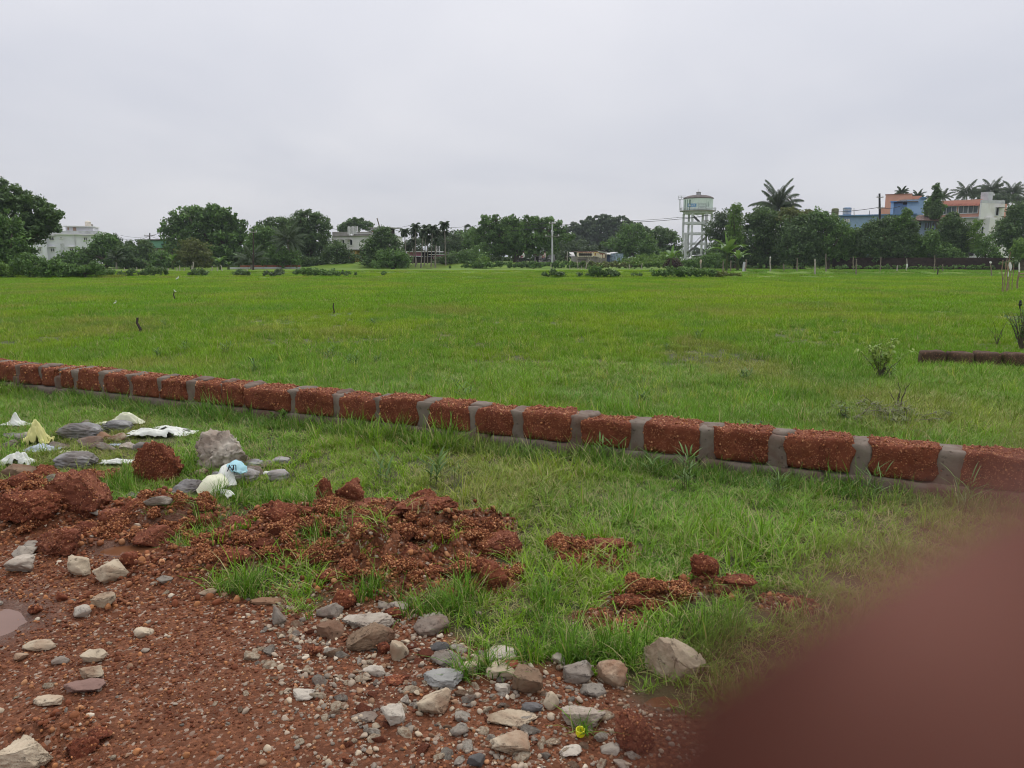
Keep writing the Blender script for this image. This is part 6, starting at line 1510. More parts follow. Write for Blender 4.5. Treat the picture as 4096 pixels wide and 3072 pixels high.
for lab, os_ in used_lab.items():
    for o in os_: tag(o, lab, 'stone', 'small loose stones in the red gravel')

# yellow bottle cap ring
g = ground_at(2322, 2950); root = thing('bottle_cap', tuple(g), 'bright yellow plastic bottle cap lying on the gravel', 'bottle cap')
M_CAP = mat_plain('yellow_plastic', (.72, .68, .02), .4, .03, 8)
mb = MB(); r = 20*mpp(g)*.9; c = g+Vector((0, .01, .012)); n = 26; vs = []
for i in range(n):
    t = 2*math.pi*i/n; q = 1+(.03 if i % 2 else 0)
    for rr, z in ((r*q, -.008), (r*q, .010), (r*.86, .010), (r*.86, -.008)): vs.append(c+Vector((rr*math.cos(t), rr*math.sin(t), z+.15*rr*math.sin(t))))
mb.add(vs, [(i*4+a, ((i+1) % n)*4+a, ((i+1) % n)*4+(a+1) % 4, i*4+(a+1) % 4) for i in range(n) for a in range(4)]); mb.build('rim', M_CAP, root)
mb = MB(); mb.add([c+Vector((r*.9*math.cos(2*math.pi*i/n), r*.9*math.sin(2*math.pi*i/n), -.0075+.15*r*.9*math.sin(2*math.pi*i/n))) for i in range(n)], [tuple(range(n))]); mb.build('disc', M_CAP, root)

# ================================================================== cement bags and plastic sheets
M_CEM = mat_stone('hardened_cement', (.13, .125, .12), (.36, .35, .34), (.07, .065, .06), 22, .7, .6, dirt=(.10, .075, .055), dirt_amt=.7)
M_CEML = mat_stone('pale_cement', (.27, .26, .25), (.40, .385, .37), (.15, .14, .13), 30, .7, .5, dirt=(.18, .13, .09), dirt_amt=.6)
M_SACK = mat_plain('cream_sack', (.66, .66, .48), .5, .08, 8, stain=(.45, .42, .28), stain_amt=.4)
M_SACKW = mat_plain('white_sack', (.74, .75, .68), .5, .06, 8, stain=(.5, .5, .4), stain_amt=.3)
M_SACKY = mat_plain('yellow_sack', (.68, .64, .26), .5, .08, 8, stain=(.5, .45, .2), stain_amt=.3)
M_SACKB = mat_plain('blue_grey_film', (.40, .45, .50), .35, .2, 9, stain=(.65, .68, .7), stain_amt=.6)
M_SKYBL = mat_plain('pale_blue_print', (.36, .62, .68), .5, .05, 5)
def sheet(label, cx, by, w, h, mat, seed, name='plastic_sheet', cat='plastic sheet', amp=.35, lift=.5, depth=None, peak=None, n=26):
    """crumpled sheet over the ground; peak=(u, width, height) raises a tent like fold"""
    g = ground_at(cx, by); m = mpp(g); W_ = w*m
    view = math.atan2(CAM_H, g.y); D_ = depth*m if depth else W_*.6; hh = max(.02, (h*m-D_*math.sin(view))/math.cos(view))
    u, v = np.meshgrid(np.linspace(-.5, .5, n*2), np.linspace(0, 1, n)); s = seed*3.7
    edge = .10*fbm(v*3+s, u*0+1, o=3)
    x = u*W_*(1+edge*2)+.05*W_*fbm(u*5+s, v*5, o=2); y = v*D_+.10*D_*fbm(u*4+s, v*2+7, o=3)
    f = 1-2*np.abs(fbm(u*4+s, v*3-s, o=3, g=.6)); f2 = 1-2*np.abs(fbm(u*9+s, v*9+2*s, o=2))
    z = hh*(lift*(.5+.5*np.cos(u*math.pi*1.7))*np.sin(np.clip(v*1.15, 0, 1)*math.pi)**.6+amp*(f-.3)*.7+amp*.25*(f2-.3))
    if peak: z = z+hh*peak[2]*np.exp(-((u-peak[0])/peak[1])**2)*np.exp(-((v-.6)/.3)**2)
    z = np.maximum(z, .006+.012*f2)
    gx, gy = g.x+x, g.y+y; z = z+H(gx.ravel(), gy.ravel()).reshape(z.shape)-g.z+.01
    V = np.stack([x, y, z], -1).reshape(-1, 3); ny, nx = u.shape; i = np.arange(nx*ny).reshape(ny, nx)
    F = np.stack([i[:-1, :-1], i[:-1, 1:], i[1:, 1:], i[1:, :-1]], -1).reshape(-1, 4)
    rg = np.random.default_rng(seed); F = F[(fbm(V[F].mean(1)[:, 0]*14+s, V[F].mean(1)[:, 1]*14, o=2) > -.52)]
    # real thickness: a second skin just below joined at the border
    nv = len(V); V2 = V-np.array([0, 0, .0035]); F2 = F[:, ::-1]+nv
    VV = np.concatenate([V, V2]); FF = np.concatenate([F, F2])
    ee = {}
    for q in F:
        for a in range(4):
            e = (int(q[a]), int(q[(a+1) % 4])); 
            if (e[1], e[0]) in ee: del ee[(e[1], e[0])]
            else: ee[e] = 1
    B = np.array([(a, b, b+nv, a+nv) for a, b in ee]); FF = np.concatenate([FF, B[:, ::-1]])
    o = link_mesh(name, mesh_arr(name, VV, FF, smooth=True), mat, None, tuple(g)); tag(o, label, cat); return o
def bag(label, cx, by, w, h, mat, seed, depth=.7, cat='cement bag', name='cement_bag', folds=.15):
    if cat != 'cement bag': return rock(name, label, cx, by, w, h, mat, 1700+seed, depth=depth, cat=cat, cuts=10, rough=.10)
    g = ground_at(cx, by); m = mpp(g); W_ = w*m; dep = W_*depth; view = math.atan2(CAM_H, g.y); hh = max(.05, (h*m-dep*math.sin(view)*.6)/math.cos(view))
    d, F = ico(5 if w > 120 else 4); s = seed*5.1; nrm = (np.abs(d)**3).sum(1)**(1/3); p = d/nrm[:, None]
    fo = 1-2.4*np.abs(fbm(d[:, 0]*2.2+s, d[:, 1]*2.2, d[:, 2]*4+s, o=3, g=.6)); sw = .3*np.sin(p[:, 0]*11+9*fbm(d[:, 0]*2+s, d[:, 1]*2, o=2)*3)
    p = p*(1+folds*(fo-.3)+.012*sw+.22*fbm(d[:, 0]*1.4+s, d[:, 1]*1.4-s, d[:, 2]*1.4, o=2)+.05*fbm(d[:, 0]*9+s, d[:, 1]*9, d[:, 2]*9, o=3))[:, None]; p[:, 2] *= 1-.25*np.abs(p[:, 0])**2
    mn, mx = p.min(0), p.max(0); p = (p-(mn+mx)/2)/((mx-mn)/2)
    p = p*np.array([W_, dep, hh*1.2])/2; p[:, 2] += hh*.45; g.y += dep*.42
    o = link_mesh(name, mesh_arr(name, p, F, smooth=True), mat, None, (g.x, g.y, Hs(g.x, g.y))); tag(o, label, cat); return o
bag('long dark grey hardened cement bag behind the yellow sack', 305, 1762, 180, 70, M_CEM, 1, .5)
bag('grey hardened cement bag under the pale yellow torn sack', 450, 1728, 128, 48, M_CEM, 2, .6)
bag('grey cement bag with the pinkish white rock on it', 278, 1884, 170, 78, M_CEM, 3, .6)
bag('low grey cement bag behind the squared rock and cream plastic', 700, 1748, 110, 38, M_CEM, 4, .6)
bag('long weathered cement slab lying in the grass', 740, 1992, 165, 80, M_CEM, 5, .5, 'cement slab', 'cement_slab', .12)
bag('small grey cement lump at the end of the long slab', 868, 1925, 70, 40, M_CEM, 6, .7, 'cement slab', 'cement_slab')
bag('round pale grey bag beneath the blue edged sack', 972, 1938, 105, 62, M_CEML, 7, .8)
bag('small round grey bag alone in the grass', 1105, 1928, 88, 52, M_CEML, 8, .8)
bag('grey bag nearly hidden in the grass beyond the round ones', 1118, 1862, 80, 34, M_CEML, 9, .6)
bag('dark bundle of grey rubble behind the yellow sack', 55, 1770, 110, 40, M_CEM, 10, .6, 'cement lump', 'cement_lump')
bag('flat grey cement piece beside the speckled block', 1000, 1870, 90, 34, M_CEM, 11, .6, 'cement slab', 'cement_slab')
bag('grey cement piece in front of the cream sheet behind the red boulder', 560, 1810, 70, 40, M_CEM, 12, .6, 'cement lump', 'cement_lump')
bag('small grey cement piece on the grass edge of the red clods', 530, 2000, 70, 34, M_CEM, 13, .7, 'cement lump', 'cement_lump')
sheet('crumpled bright yellow sack standing up like a tent', 135, 1788, 95, 92, M_SACKY, 21, 'plastic_sack', 'sack', .5, .9, 60, (.1, .4, .15))
sheet('pointed white plastic scrap at the far edge of the rubbish', 62, 1712, 120, 46, M_SACKW, 22, 'plastic_sack', 'sack', .3, .5, 40, (-.1, .1, 1.0))
sheet('pale yellow torn sack arched over the grass', 500, 1704, 140, 52, M_SACK, 23, 'plastic_sack', 'sack', .35, 1.0, 46)
sheet('narrow cream strip trailing from the pale yellow sack', 418, 1706, 70, 28, M_SACK, 24, 'plastic_strip', 'plastic strip', .3, .5, 40)
sheet('largest cream white plastic sheet spread over the grass', 625, 1755, 262, 66, M_SACKW, 25, amp=.45, lift=.7, depth=95)
sheet('small white scrap lying before the largest sheet', 655, 1722, 80, 26, M_SACKW, 26, 'plastic_scrap', 'plastic scrap', .4, .5, 34)
sheet('shiny blue grey plastic film beside the yellow sack', 150, 1816, 135, 50, M_SACKB, 27, 'plastic_film', 'plastic film', .5, .6, 62)
sheet('white torn bag draped at the edge beyond the brown boulder', 50, 1872, 125, 68, M_SACKW, 28, 'plastic_sack', 'sack', .45, .8, 60, (.3, .12, .4))
sheet('cream strip showing through the tall grass beside the red boulder', 462, 1866, 145, 48, M_SACKW, 29, amp=.35, lift=.5, depth=50)
sheet('cream fringe along the top of the grey cement bag', 290, 1822, 110, 22, M_SACK, 30, 'plastic_strip', 'plastic strip', .4, .4, 26)
sheet('white scrap lying against the small round grey bag', 1075, 1905, 50, 22, M_SACKW, 31, 'plastic_scrap', 'plastic scrap', .4, .6, 24)
sheet('tiny blue white scrap in the grass before the cream stone', 452, 1792, 40, 16, M_SACKB, 32, 'plastic_scrap', 'plastic scrap', .4, .4, 20)
sheet('thin white scrap on the grass near the long broken slab', 1378, 2012, 50, 14, M_SACKW, 33, 'plastic_scrap', 'plastic scrap', .3, .4, 16)
# the sack with the blue end: a bent ribbon with print
def ribbon(name, pts, widths, mat, parent, nx=7, curl=.25, thick=.004):
    pts = [Vector(p) for p in pts]; P2 = []
    for i in range(len(pts)-1):
        for k in range(5):
            t = k/5; p0 = pts[max(i-1, 0)]; p1 = pts[i]; p2 = pts[i+1]; p3 = pts[min(i+2, len(pts)-1)]
            q = .5*((2*p1)+(-p0+p2)*t+(2*p0-5*p1+4*p2-p3)*t*t+(-p0+3*p1-3*p2+p3)*t**3); P2.append((q, widths[i]+(widths[i+1]-widths[i])*t))
    P2.append((pts[-1], widths[-1])); vs = []; fs = []
    for i, (p, w) in enumerate(P2):
        d = (P2[min(i+1, len(P2)-1)][0]-P2[max(i-1, 0)][0]).normalized(); s = d.cross(Vector((0, -.55, .85))).normalized(); u = s.cross(d).normalized()
        if u.z < 0: u = -u
        for k in range(nx):
            a = (k/(nx-1)-.5)*2; vs.append(p+s*a*w/2+u*(w*curl*(1-a*a))+u*.006*math.sin(i*1.1+k*2.1))
    n0 = len(vs); L = len(P2)
    vs += [v-Vector((0, -.001, thick)) for v in vs]
    for i in range(L-1):
        for k in range(nx-1):
            q = i*nx+k; fs.append((q, q+1, q+nx+1, q+nx)); fs.append((q+n0, q+nx+n0, q+nx+1+n0, q+1+n0))
        for k in (0, nx-1): q = i*nx+k; fs.append((q, q+nx, q+nx+n0, q+n0))
    for i in (0, L-1):
        for k in range(nx-1): q = i*nx+k; fs.append((q, q+1, q+1+n0, q+n0))
    mb = MB(); mb.add(vs, fs); return mb.build(name, mat, parent, smooth=True)
D0 = ground_at(905, 1960); root = thing('printed_sack', tuple(D0), 'cream cement sack folded over with a pale blue end and black lettering', 'sack')
def Q(sx, sy, D): return P(sx, sy, D)
dd = D0.y
ribbon('folded_strip', [Q(795, 1972, dd-.12), Q(850, 1935, dd-.08), Q(895, 1915, dd-.02)], [.13, .17, .12], M_SACK, root)
ribbon('upright_strip', [Q(915, 1950, dd-.05), Q(903, 1915, dd), Q(908, 1892, dd+.03), Q(925, 1876, dd+.06), Q(960, 1872, dd+.08)], [.11, .11, .12, .13, .12], M_SACKW, root, curl=.12)
ribbon('blue_end', [Q(916, 1876, dd+.02), Q(936, 1866, dd+.04), Q(960, 1867, dd+.06), Q(984, 1876, dd+.09)], [.07, .11, .12, .06], M_SKYBL, root, curl=.18)
ribbon('loose_strip', [Q(852, 1968, dd-.14), Q(900, 1966, dd-.16), Q(925, 1985, dd-.22)], [.03, .04, .05], M_SACKW, root, curl=.1)
for k, (chx, sx, sy, rz) in enumerate((('I', 908, 1886, .5), ('N', 921, 1882, .15), ('T', 934, 1881, -.05), ('I', 944, 1883, -.1))):
    tx = bpy.data.curves.new('lettering', 'FONT'); tx.body = chx; tx.size = .052; tx.extrude = .001; tx.align_x = 'CENTER'
    to = bpy.data.objects.new('tmp', tx); COL.objects.link(to)
    me = bpy.data.meshes.new_from_object(to.evaluated_get(bpy.context.evaluated_depsgraph_get())); bpy.data.objects.remove(to)
    me.name = 'lettering'; me.materials.clear(); o = link_mesh('lettering', me, M_BLACK, root)
    p = Q(sx, sy, dd-.03); o.location = p-Vector(D0); o.rotation_euler = (R(70), rz, 0)

# ================================================================== the foundation wall
M_MORT = mat_stone('grey_mortar', (.135, .105, .080), (.225, .185, .148), (.062, .045, .034), 26, .9, .6, dirt=(.11, .045, .028), dirt_amt=.7)
TOPZ = .30; A0 = G(0, 1452, TOPZ); A1 = G(4096, 1836, TOPZ)
wd = (A1-A0); wd.z = 0; wdir = wd.normalized(); wn_ = Vector((-wdir.y, wdir.x, 0))
if wn_.y < 0: wn_ = -wn_
def wall_u(sx, sy=None):
    """distance along the wall top front edge at a photograph column"""
    r = ray(sx, 1536); o = Vector((0, 0)); d = Vector((r.x, r.y))
    # solve A0 + wdir*u = d*t in plan, along the column of pixels through (sx)
    best = None
    lo, hi = -3.0, 16.0
    for _ in range(60):
        mid = (lo+hi)/2; p = A0+wdir*mid; px, _y = proj(p.x, p.y, TOPZ)
        if px < sx: lo = mid
        else: hi = mid
    return lo
BL = [(-420, -330), (-320, -240), (-225, -130), (-115, -40), (-22, 55), (72, 148), (156, 224), (243, 283), (306, 386), (412, 500), (520, 620), (634, 742), (770, 872), (886, 968), (982, 1142), (1180, 1322), (1352, 1494),
      (1516, 1670), (1712, 1868), (1905, 2046), (2094, 2276), (2330, 2514), (2576, 2796), (2856, 3086), (3140, 3410), (3488, 3766), (3868, 4170), (4270, 4560), (4660, 4980), (5090, 5400)]
wroot = thing('laterite_wall', tuple((A0+A1)/2-Vector((0, 0, TOPZ))), 'low unfinished foundation wall of red laterite blocks joined with grey mortar across the grass', 'wall')
WB = WLOC[wroot.name]; WW = .27
# unit box grid
def gridbox(nx, ny, nz):
    bm = bmesh.new(); bmesh.ops.create_cube(bm, size=2); 
    V = []; F = []; idx = {}
    def vid(p):
        k = tuple(np.round(p, 5))
        if k not in idx: idx[k] = len(V); V.append(p)
        return idx[k]
    bm.free()
    for ax, (a, b, na, nb) in ((0, (1, 2, ny, nz)), (1, (2, 0, nz, nx)), (2, (0, 1, nx, ny))):
        for s in (-1, 1):
            for i in range(na):
                for j in range(nb):
                    q = []
                    for (di, dj) in ((0, 0), (1, 0), (1, 1), (0, 1)):
                        p = [0, 0, 0]; p[ax] = s; p[a] = -1+2*(i+di)/na; p[b] = -1+2*(j+dj)/nb; q.append(vid(p))
                    F.append(q if s > 0 else q[::-1])
    return np.array(V, float), np.array(F)
def wall_piece(name, u0, u1, z0, z1, w0, w1, mat, seed, nx, amp, rnd=9, lipz=0, kind=None, slope=0.0, nz=7, ny=8):
    V, F = gridbox(nx, ny, nz); L = u1-u0; s = seed*2.31
    r = (np.abs(V)**rnd).sum(1)**(1/rnd); V = V/r[:, None]**.9
    x = (V[:, 0]+1)/2*L+u0; y = (V[:, 1]+1)/2*(w1-w0)+w0; z = (V[:, 2]+1)/2*(z1-z0)+z0
    nn = fbm(x*7+s, y*7, z*7, o=3, g=.6); n2 = fbm(x*7+s+40, y*7, z*7, o=3, g=.6); n3 = vnoise(x*34+s, y*34, z*34)
    edge = np.abs(V)
    x = x+(2.6*amp*fbm(y*9+s, z*9+s, z*0+s, o=2)*np.sign(V[:, 0]) if name == 'block' else amp*1.2*nn)*(edge[:, 0] > .7); y = y+np.sign(V[:, 1])*-1*amp*(n2*1.2+n3*.35)*(edge[:, 1] > .8); z = z+amp*(nn*1.3+n3*.3)*(V[:, 2] > .7)+slope*(x-(u0+u1)/2)
    p = np.outer(x, np.array(wdir))+np.outer(y, np.array(wn_))
    p[:, 0] += A0.x-WB.x; p[:, 1] += A0.y-WB.y; p[:, 2] = z-WB.z
    o = link_mesh(name, mesh_arr(name, p, F, smooth=True), mat, wroot)
    if kind: tag(o, kind=kind)
    return o
BU = [(wall_u(a), wall_u(b)) for a, b in BL]
rw = random.Random(5)
BU = [(a-(0 if k % 3 == 0 else .012), b+(0 if k % 2 else .014)) for k, (a, b) in enumerate(BU)]
for i, (a, b) in enumerate(BU):
    zt = TOPZ+rw.uniform(-.014, .016)
    wall_piece('block', a, b, .085, zt, -.004+rw.uniform(-.008, .006), WW, M_LAT, 40+i, 26, .020, rnd=9)
    if i+1 < len(BU):
        c, d = b, BU[i+1][0]; c, d = (c, d) if rw.random() < .45 else (c+(d-c)*.18, d-(d-c)*.18); e = .02
        wall_piece('mortar_joint', c-.045, d+.045, .05, TOPZ-.004, .016+rw.uniform(-.004, .008), WW-.006, M_MORT, 90+i, 8, .013, rnd=14)
        # mortar smeared over the block edges on top
        if rw.random() < .6: wall_piece('mortar_cap', c-.03-rw.uniform(0, .07), d+.03+rw.uniform(0, .08), TOPZ-.03, TOPZ+.010, rw.uniform(.05, .09), WW+.004, M_MORT, 140+i, 14, .014, rnd=2.4, nz=3, ny=9)
for i in range(len(BU)//2+1):
    a = BU[0][0]+i*(BU[-1][1]-BU[0][0])/(len(BU)//2+1); b = a+(BU[-1][1]-BU[0][0])/(len(BU)//2+1)-.004
    wall_piece('mortar_bed', a, b, -.03, .082, -.016, WW+.01, M_MORT, 190+i, 34, .013, rnd=12, nz=4)
# extra smears running down the face
for i in (1, 4, 6):
    if i+1 < len(BU):
        a, b = BU[i]; c = b-.03-(.10 if i % 2 else .02)
        wall_piece('mortar_smear', c, BU[i+1][0]+.02, .06, .17 if i % 3 else .22, -.014, .03, M_MORT, 240+i, 8, .010, rnd=4, nz=5, ny=2)

# short low wall to the side
g0 = G(3690, 1408, .20); g1 = G(4096, 1419, .20); g1 = g0+(g1-g0)*1.9
sroot = thing('low_laterite_wall', tuple(Vector((g0.x, g0.y, 0))), 'short low dark laterite wall end in the grass behind the leafy sapling', 'wall')
sd = (g1-g0); sd.z = 0; sL = sd.length; sd.normalize(); sn = Vector((-sd.y, sd.x, 0)); sb = WLOC[sroot.name]
for i in range(7):
    V, F = gridbox(14, 5, 6); r = (np.abs(V)**9).sum(1)**(1/9); V = V/r[:, None]; l = sL/7
    x = (V[:, 0]+1)/2*(l-.02)+i*l; y = (V[:, 1]+1)/2*.22; z = (V[:, 2]+1)/2*.24-.03
    n_ = fbm(x*8+i, y*8, z*8, o=3, g=.6); z = z+.035*n_*(V[:, 2] > .6); y = y-.014*n_*(V[:, 1] < -.6)
    p = np.outer(x, np.array(sd))+np.outer(y, np.array(sn)); p[:, 0] += g0.x-sb.x; p[:, 1] += g0.y-sb.y; p[:, 2] = z
    link_mesh('block', mesh_arr('block', p, F, smooth=True), mat_stone('dark_laterite', (.05, .030, .020), (.09, .058, .036), (.025, .018, .012), 40, .95, .8, fleck=(.25, .13, .08)) if 'dark_laterite' not in MATS else MATS['dark_laterite'], sroot)

def wall_side_pt(x, y): return (x-A0.x)*wn_.x+(y-A0.y)*wn_.y
# ================================================================== single weeds, saplings, twigs
def leaf_strip(V, F, lv, p, d, L, w, droop, rng, fold=.2, n=5, l0=None):
    d = np.array(d, float); d /= np.linalg.norm(d); s = np.cross(d, [0, 0, 1]); s /= (np.linalg.norm(s)+1e-9); p = np.array(p, float); val = rng.random() if l0 is None else l0
    q0 = len(V)
    for i in range(n+1):
        t = i/n; ww = w*math.sin(math.pi*(.08+.92*t)**.8)*.5 if t < 1 else .0005
        V += [p-s*ww+np.array([0, 0, ww*fold]), p.copy(), p+s*ww+np.array([0, 0, ww*fold])]; lv += [val]*3
        p = p+d*L/n; d = d+np.array([0, 0, -droop/n]); d /= np.linalg.norm(d)
    for i in range(n):
        q = q0+i*3; F += [(q, q+1, q+4, q+3), (q+1, q+2, q+5, q+4)]
def weed(label, sx, sy, hpx, n_stem, seed, leafL=.09, leafw=.012, mat='weed', lean=.25, nleaf=6, name='weed', cat='weed', group=None, stem_r=.002, droop=.6, p3=None):
    rng = np.random.default_rng(seed); g = Vector(p3) if p3 else ground_at(sx, sy); h = hpx*mpp(g)
    root = thing(name, tuple(g), label, cat, group); V = []; F = []; lv = []; mb = MB()
    for s in range(n_stem):
        az = rng.random()*6.28; p = Vector(g)+Vector((rng.normal()*.03, rng.normal()*.02, -.01)); pts = [p.copy()]; hh = h*(.7+.35*rng.random()); ln = Vector((math.cos(az), math.sin(az), 0))*lean
        for k in range(5): p = p+Vector((ln.x*(k+.5)/5, ln.y*(k+.5)/5, 1)).normalized()*hh/5; pts.append(p.copy())
        mb.tube(pts, [stem_r*(1-.12*k) for k in range(6)], 4)
        for k in range(nleaf):
            t = .3+.7*k/(nleaf-1); i = min(4, int(t*5)); c = pts[i].lerp(pts[i+1], t*5-i) if i < 5 else pts[-1]
            a = k*2.6+rng.normal()*.4+az; leaf_strip(V, F, lv, c, (math.cos(a), math.sin(a), .55+.5*t), leafL*(.7+.5*rng.random()), leafw, droop, rng)
    b = np.array(g); link_mesh('leaves', mesh_arr('leaves', np.array(V)-b, np.array(F), smooth=True, attr={'lv': lv}), LEAF[mat], root)
    mb.build('stem', LEAF['olive'], root); return root
for i, (lab, sx, sy, h, n, kw) in enumerate((
  ('tall long leaved weed in the grass behind the upright laterite stump', 1565, 1935, 105, 3, dict(leafL=.13, leafw=.016)),
  ('tallest long leaved weed in the middle of the grass', 1740, 1945, 130, 4, dict(leafL=.15, leafw=.018)),
  ('slim dark stemmed weed beside the tallest weed', 1835, 1930, 115, 2, dict(leafL=.07, leafw=.008)),
  ('broad low leafy weed at the foot of the wall', 1130, 1690, 50, 7, dict(leafL=.07, leafw=.025, mat='bright', lean=.5)),
  ('grassy weed with wide blades against the wall face', 935, 1640, 75, 6, dict(leafL=.13, leafw=.012, droop=1.4)),
  ('weed with pale leaves against the second half of the wall', 2150, 1775, 95, 3, dict(leafL=.10, leafw=.014)),
  ('weed with star like leaves reaching the wall top', 2235, 1790, 110, 2, dict(leafL=.11, leafw=.014)),
  ('weed standing before the mortar joint of the wall', 2395, 1850, 90, 3, dict(leafL=.10, leafw=.014)),
  ('upright two stemmed weed before the wall', 2460, 1850, 95, 2, dict(leafL=.10, leafw=.013)),
  ('dark green bladed weed in the shaded gap below the wall', 2735, 1960, 150, 6, dict(leafL=.12, leafw=.013)),
  ('pale weed at the shaded gap below the wall', 2615, 1900, 80, 3, dict(leafL=.13, leafw=.012)),
  ('small weed before the wall near the first long mortar cap', 1995, 1760, 70, 3, dict(leafL=.08, leafw=.012)),
  ('yellowish grassy weed before the wall further along', 3110, 1990, 110, 5, dict(leafL=.12, leafw=.009)),
  ('lanky weed crossing the wall near its far mortar patch', 3480, 2010, 140, 4, dict(leafL=.12, leafw=.007, lean=.6)),
  ('lanky pale weed near the blurred finger below the wall', 3850, 2070, 170, 4, dict(leafL=.14, leafw=.007, lean=.8)),
  ('thin seed stalks leaning on the wall', 830, 1620, 90, 5, dict(leafL=.08, leafw=.006, lean=.4)))):
    weed(lab, sx, sy, h, n, 40+i, **kw)
# leafy sapling in the field
def sapling(label, sx, sy, hpx, wpx, nst, seed, mat='bright', leaf=.05, nleaf=16, name='sapling', cat='sapling', twig=False, D=None, bare=0.0, r=.006):
    rng = np.random.default_rng(seed); g = ground_at(sx, sy) if D is None else P(sx, sy, D)
    if D is not None: g.z = Hs(g.x, D)
    m = mpp(g); root = thing(name, tuple(g), label, cat); V = []; F = []; lv = []; mb = MB()
    for s in range(nst):
        az = s*2.4+rng.normal()*.3; rad = wpx*m*.5*(.25+.75*rng.random()); hh = hpx*m*(.5+.5*rng.random()); e = Vector(g)+Vector((rad*math.cos(az), rad*math.sin(az)*.7, hh))
        pts = [Vector(g)-Vector((0, 0, .02))]
        for k in range(1, 7): t = k/6; pts.append(Vector(g).lerp(e, t)+Vector((rng.normal()*.01, rng.normal()*.01, -.12*hh*math.sin(t*3.14)*-1)))
        mb.tube(pts, [r*(1-.13*k) for k in range(7)], 5)
        if rng.random() < bare: continue
        for k in range(nleaf):
            t = .25+.75*rng.random(); i = min(5, int(t*6)); c = pts[i].lerp(pts[i+1], t*6-i); a = rng.random()*6.28
            leaf_strip(V, F, lv, c, (math.cos(a), math.sin(a), .5*rng.normal()), leaf*(.7+.6*rng.random()), leaf*.42, .5, rng, n=3)
    if V: link_mesh('leaves', mesh_arr('leaves', np.array(V)-np.array(g), np.array(F), attr={'lv': lv}), LEAF[mat], root)
    mb.build('stem', M_BARK, root); return root
sapling('leafy yellow green sapling in the field beside the short low wall', 3520, 1520, 185, 270, 15, 3, 'lime', .075, 17, r=.005)
sapling('thin bare forked twig sticking out of the cut branches', 3590, 1640, 115, 110, 4, 4, 'bright', .03, 1, 'forked_twig', 'twig', bare=1.0, r=.008)
sapling('small dark twiggy weed standing in the grass before the cut branches', 3370, 1690, 70, 60, 6, 5, 'dark', .04, 8, 'twiggy_weed', 'weed', r=.004)
sapling('little herb just behind the wall top', 3010, 1760, 90, 110, 6, 6, 'mid', .04, 5, 'herb', 'weed', r=.003)
sapling('tiny yellow green herb alone in the field', 3375, 1300, 26, 22, 5, 7, 'bright', .05, 6, 'herb', 'weed', r=.005)
sapling('scrubby twiggy bush near the low wall with the black bird above it', 4085, 1400, 190, 180, 26, 8, 'mid', .06, 16, 'scrub_bush', 'bush', r=.008, bare=.35)
sapling('bare dark twigs slanting beside the scrubby bush', 3985, 1385, 120, 110, 6, 9, 'mid', .03, 1, 'bare_twigs', 'twig', r=.006, bare=1.0)
frng = random.Random(5)
for k_ in range(16):
    D_ = frng.uniform(7.5, 17); X_ = frng.uniform(-.6, .55)*D_
    if wall_side_pt(X_, D_) < .6: continue
    bx = round((2048+X_/D_*2958)/4096*100)
    weed(('dark' if k_ % 2 else 'pale')+' tufted weed standing in the field '+('close behind the wall' if D_ < 10 else 'a little way out' if D_ < 13 else 'well beyond the wall')+(', under the far tower' if 60 < bx < 75 else ', toward the white building' if bx < 25 else ', toward the mango trees' if bx >= 75 else ', below the areca palms' if 35 < bx < 50 else ''), 0, 0, frng.uniform(50, 90)*7/D_, frng.randint(4, 8), 300+k_, leafL=.10, leafw=.012, mat='mid' if k_ % 2 else 'weed', lean=.7, name='field_weed', group='weeds scattered in the field', p3=(X_, D_, Hs(X_, D_)))
# tangled cut branches
rng = np.random.default_rng(77); g = ground_at(3560, 1690); root = thing('cut_branches', tuple(g), 'heap of cut wilted branches and stems in the field grass', 'branches')
V = []; F = []; lv = []; mb = MB(); m = mpp(g)
for k in range(70):
    c = np.array(g)+np.array([rng.normal()*85*m, rng.normal()*.22+.1, .02+abs(rng.normal())*.05]); a = rng.random()*6.28; d = np.array([math.cos(a), math.sin(a)*.6, rng.normal()*.25])
    l = .05+.12*rng.random(); mb.tube([c-d*l, c+d*l], .0018+.002*rng.random(), 4)
    for j in range(16): aa = rng.random()*6.28; leaf_strip(V, F, lv, c+d*l*rng.uniform(-1, 1), (math.cos(aa), math.sin(aa), rng.normal()*.4), .05+.04*rng.random(), .013, .6, rng, n=3)
link_mesh('leaves', mesh_arr('leaves', np.array(V)-np.array(g), np.array(F), attr={'lv': lv}), LEAF['olive'], root); mb.build('stems', M_POST, root)

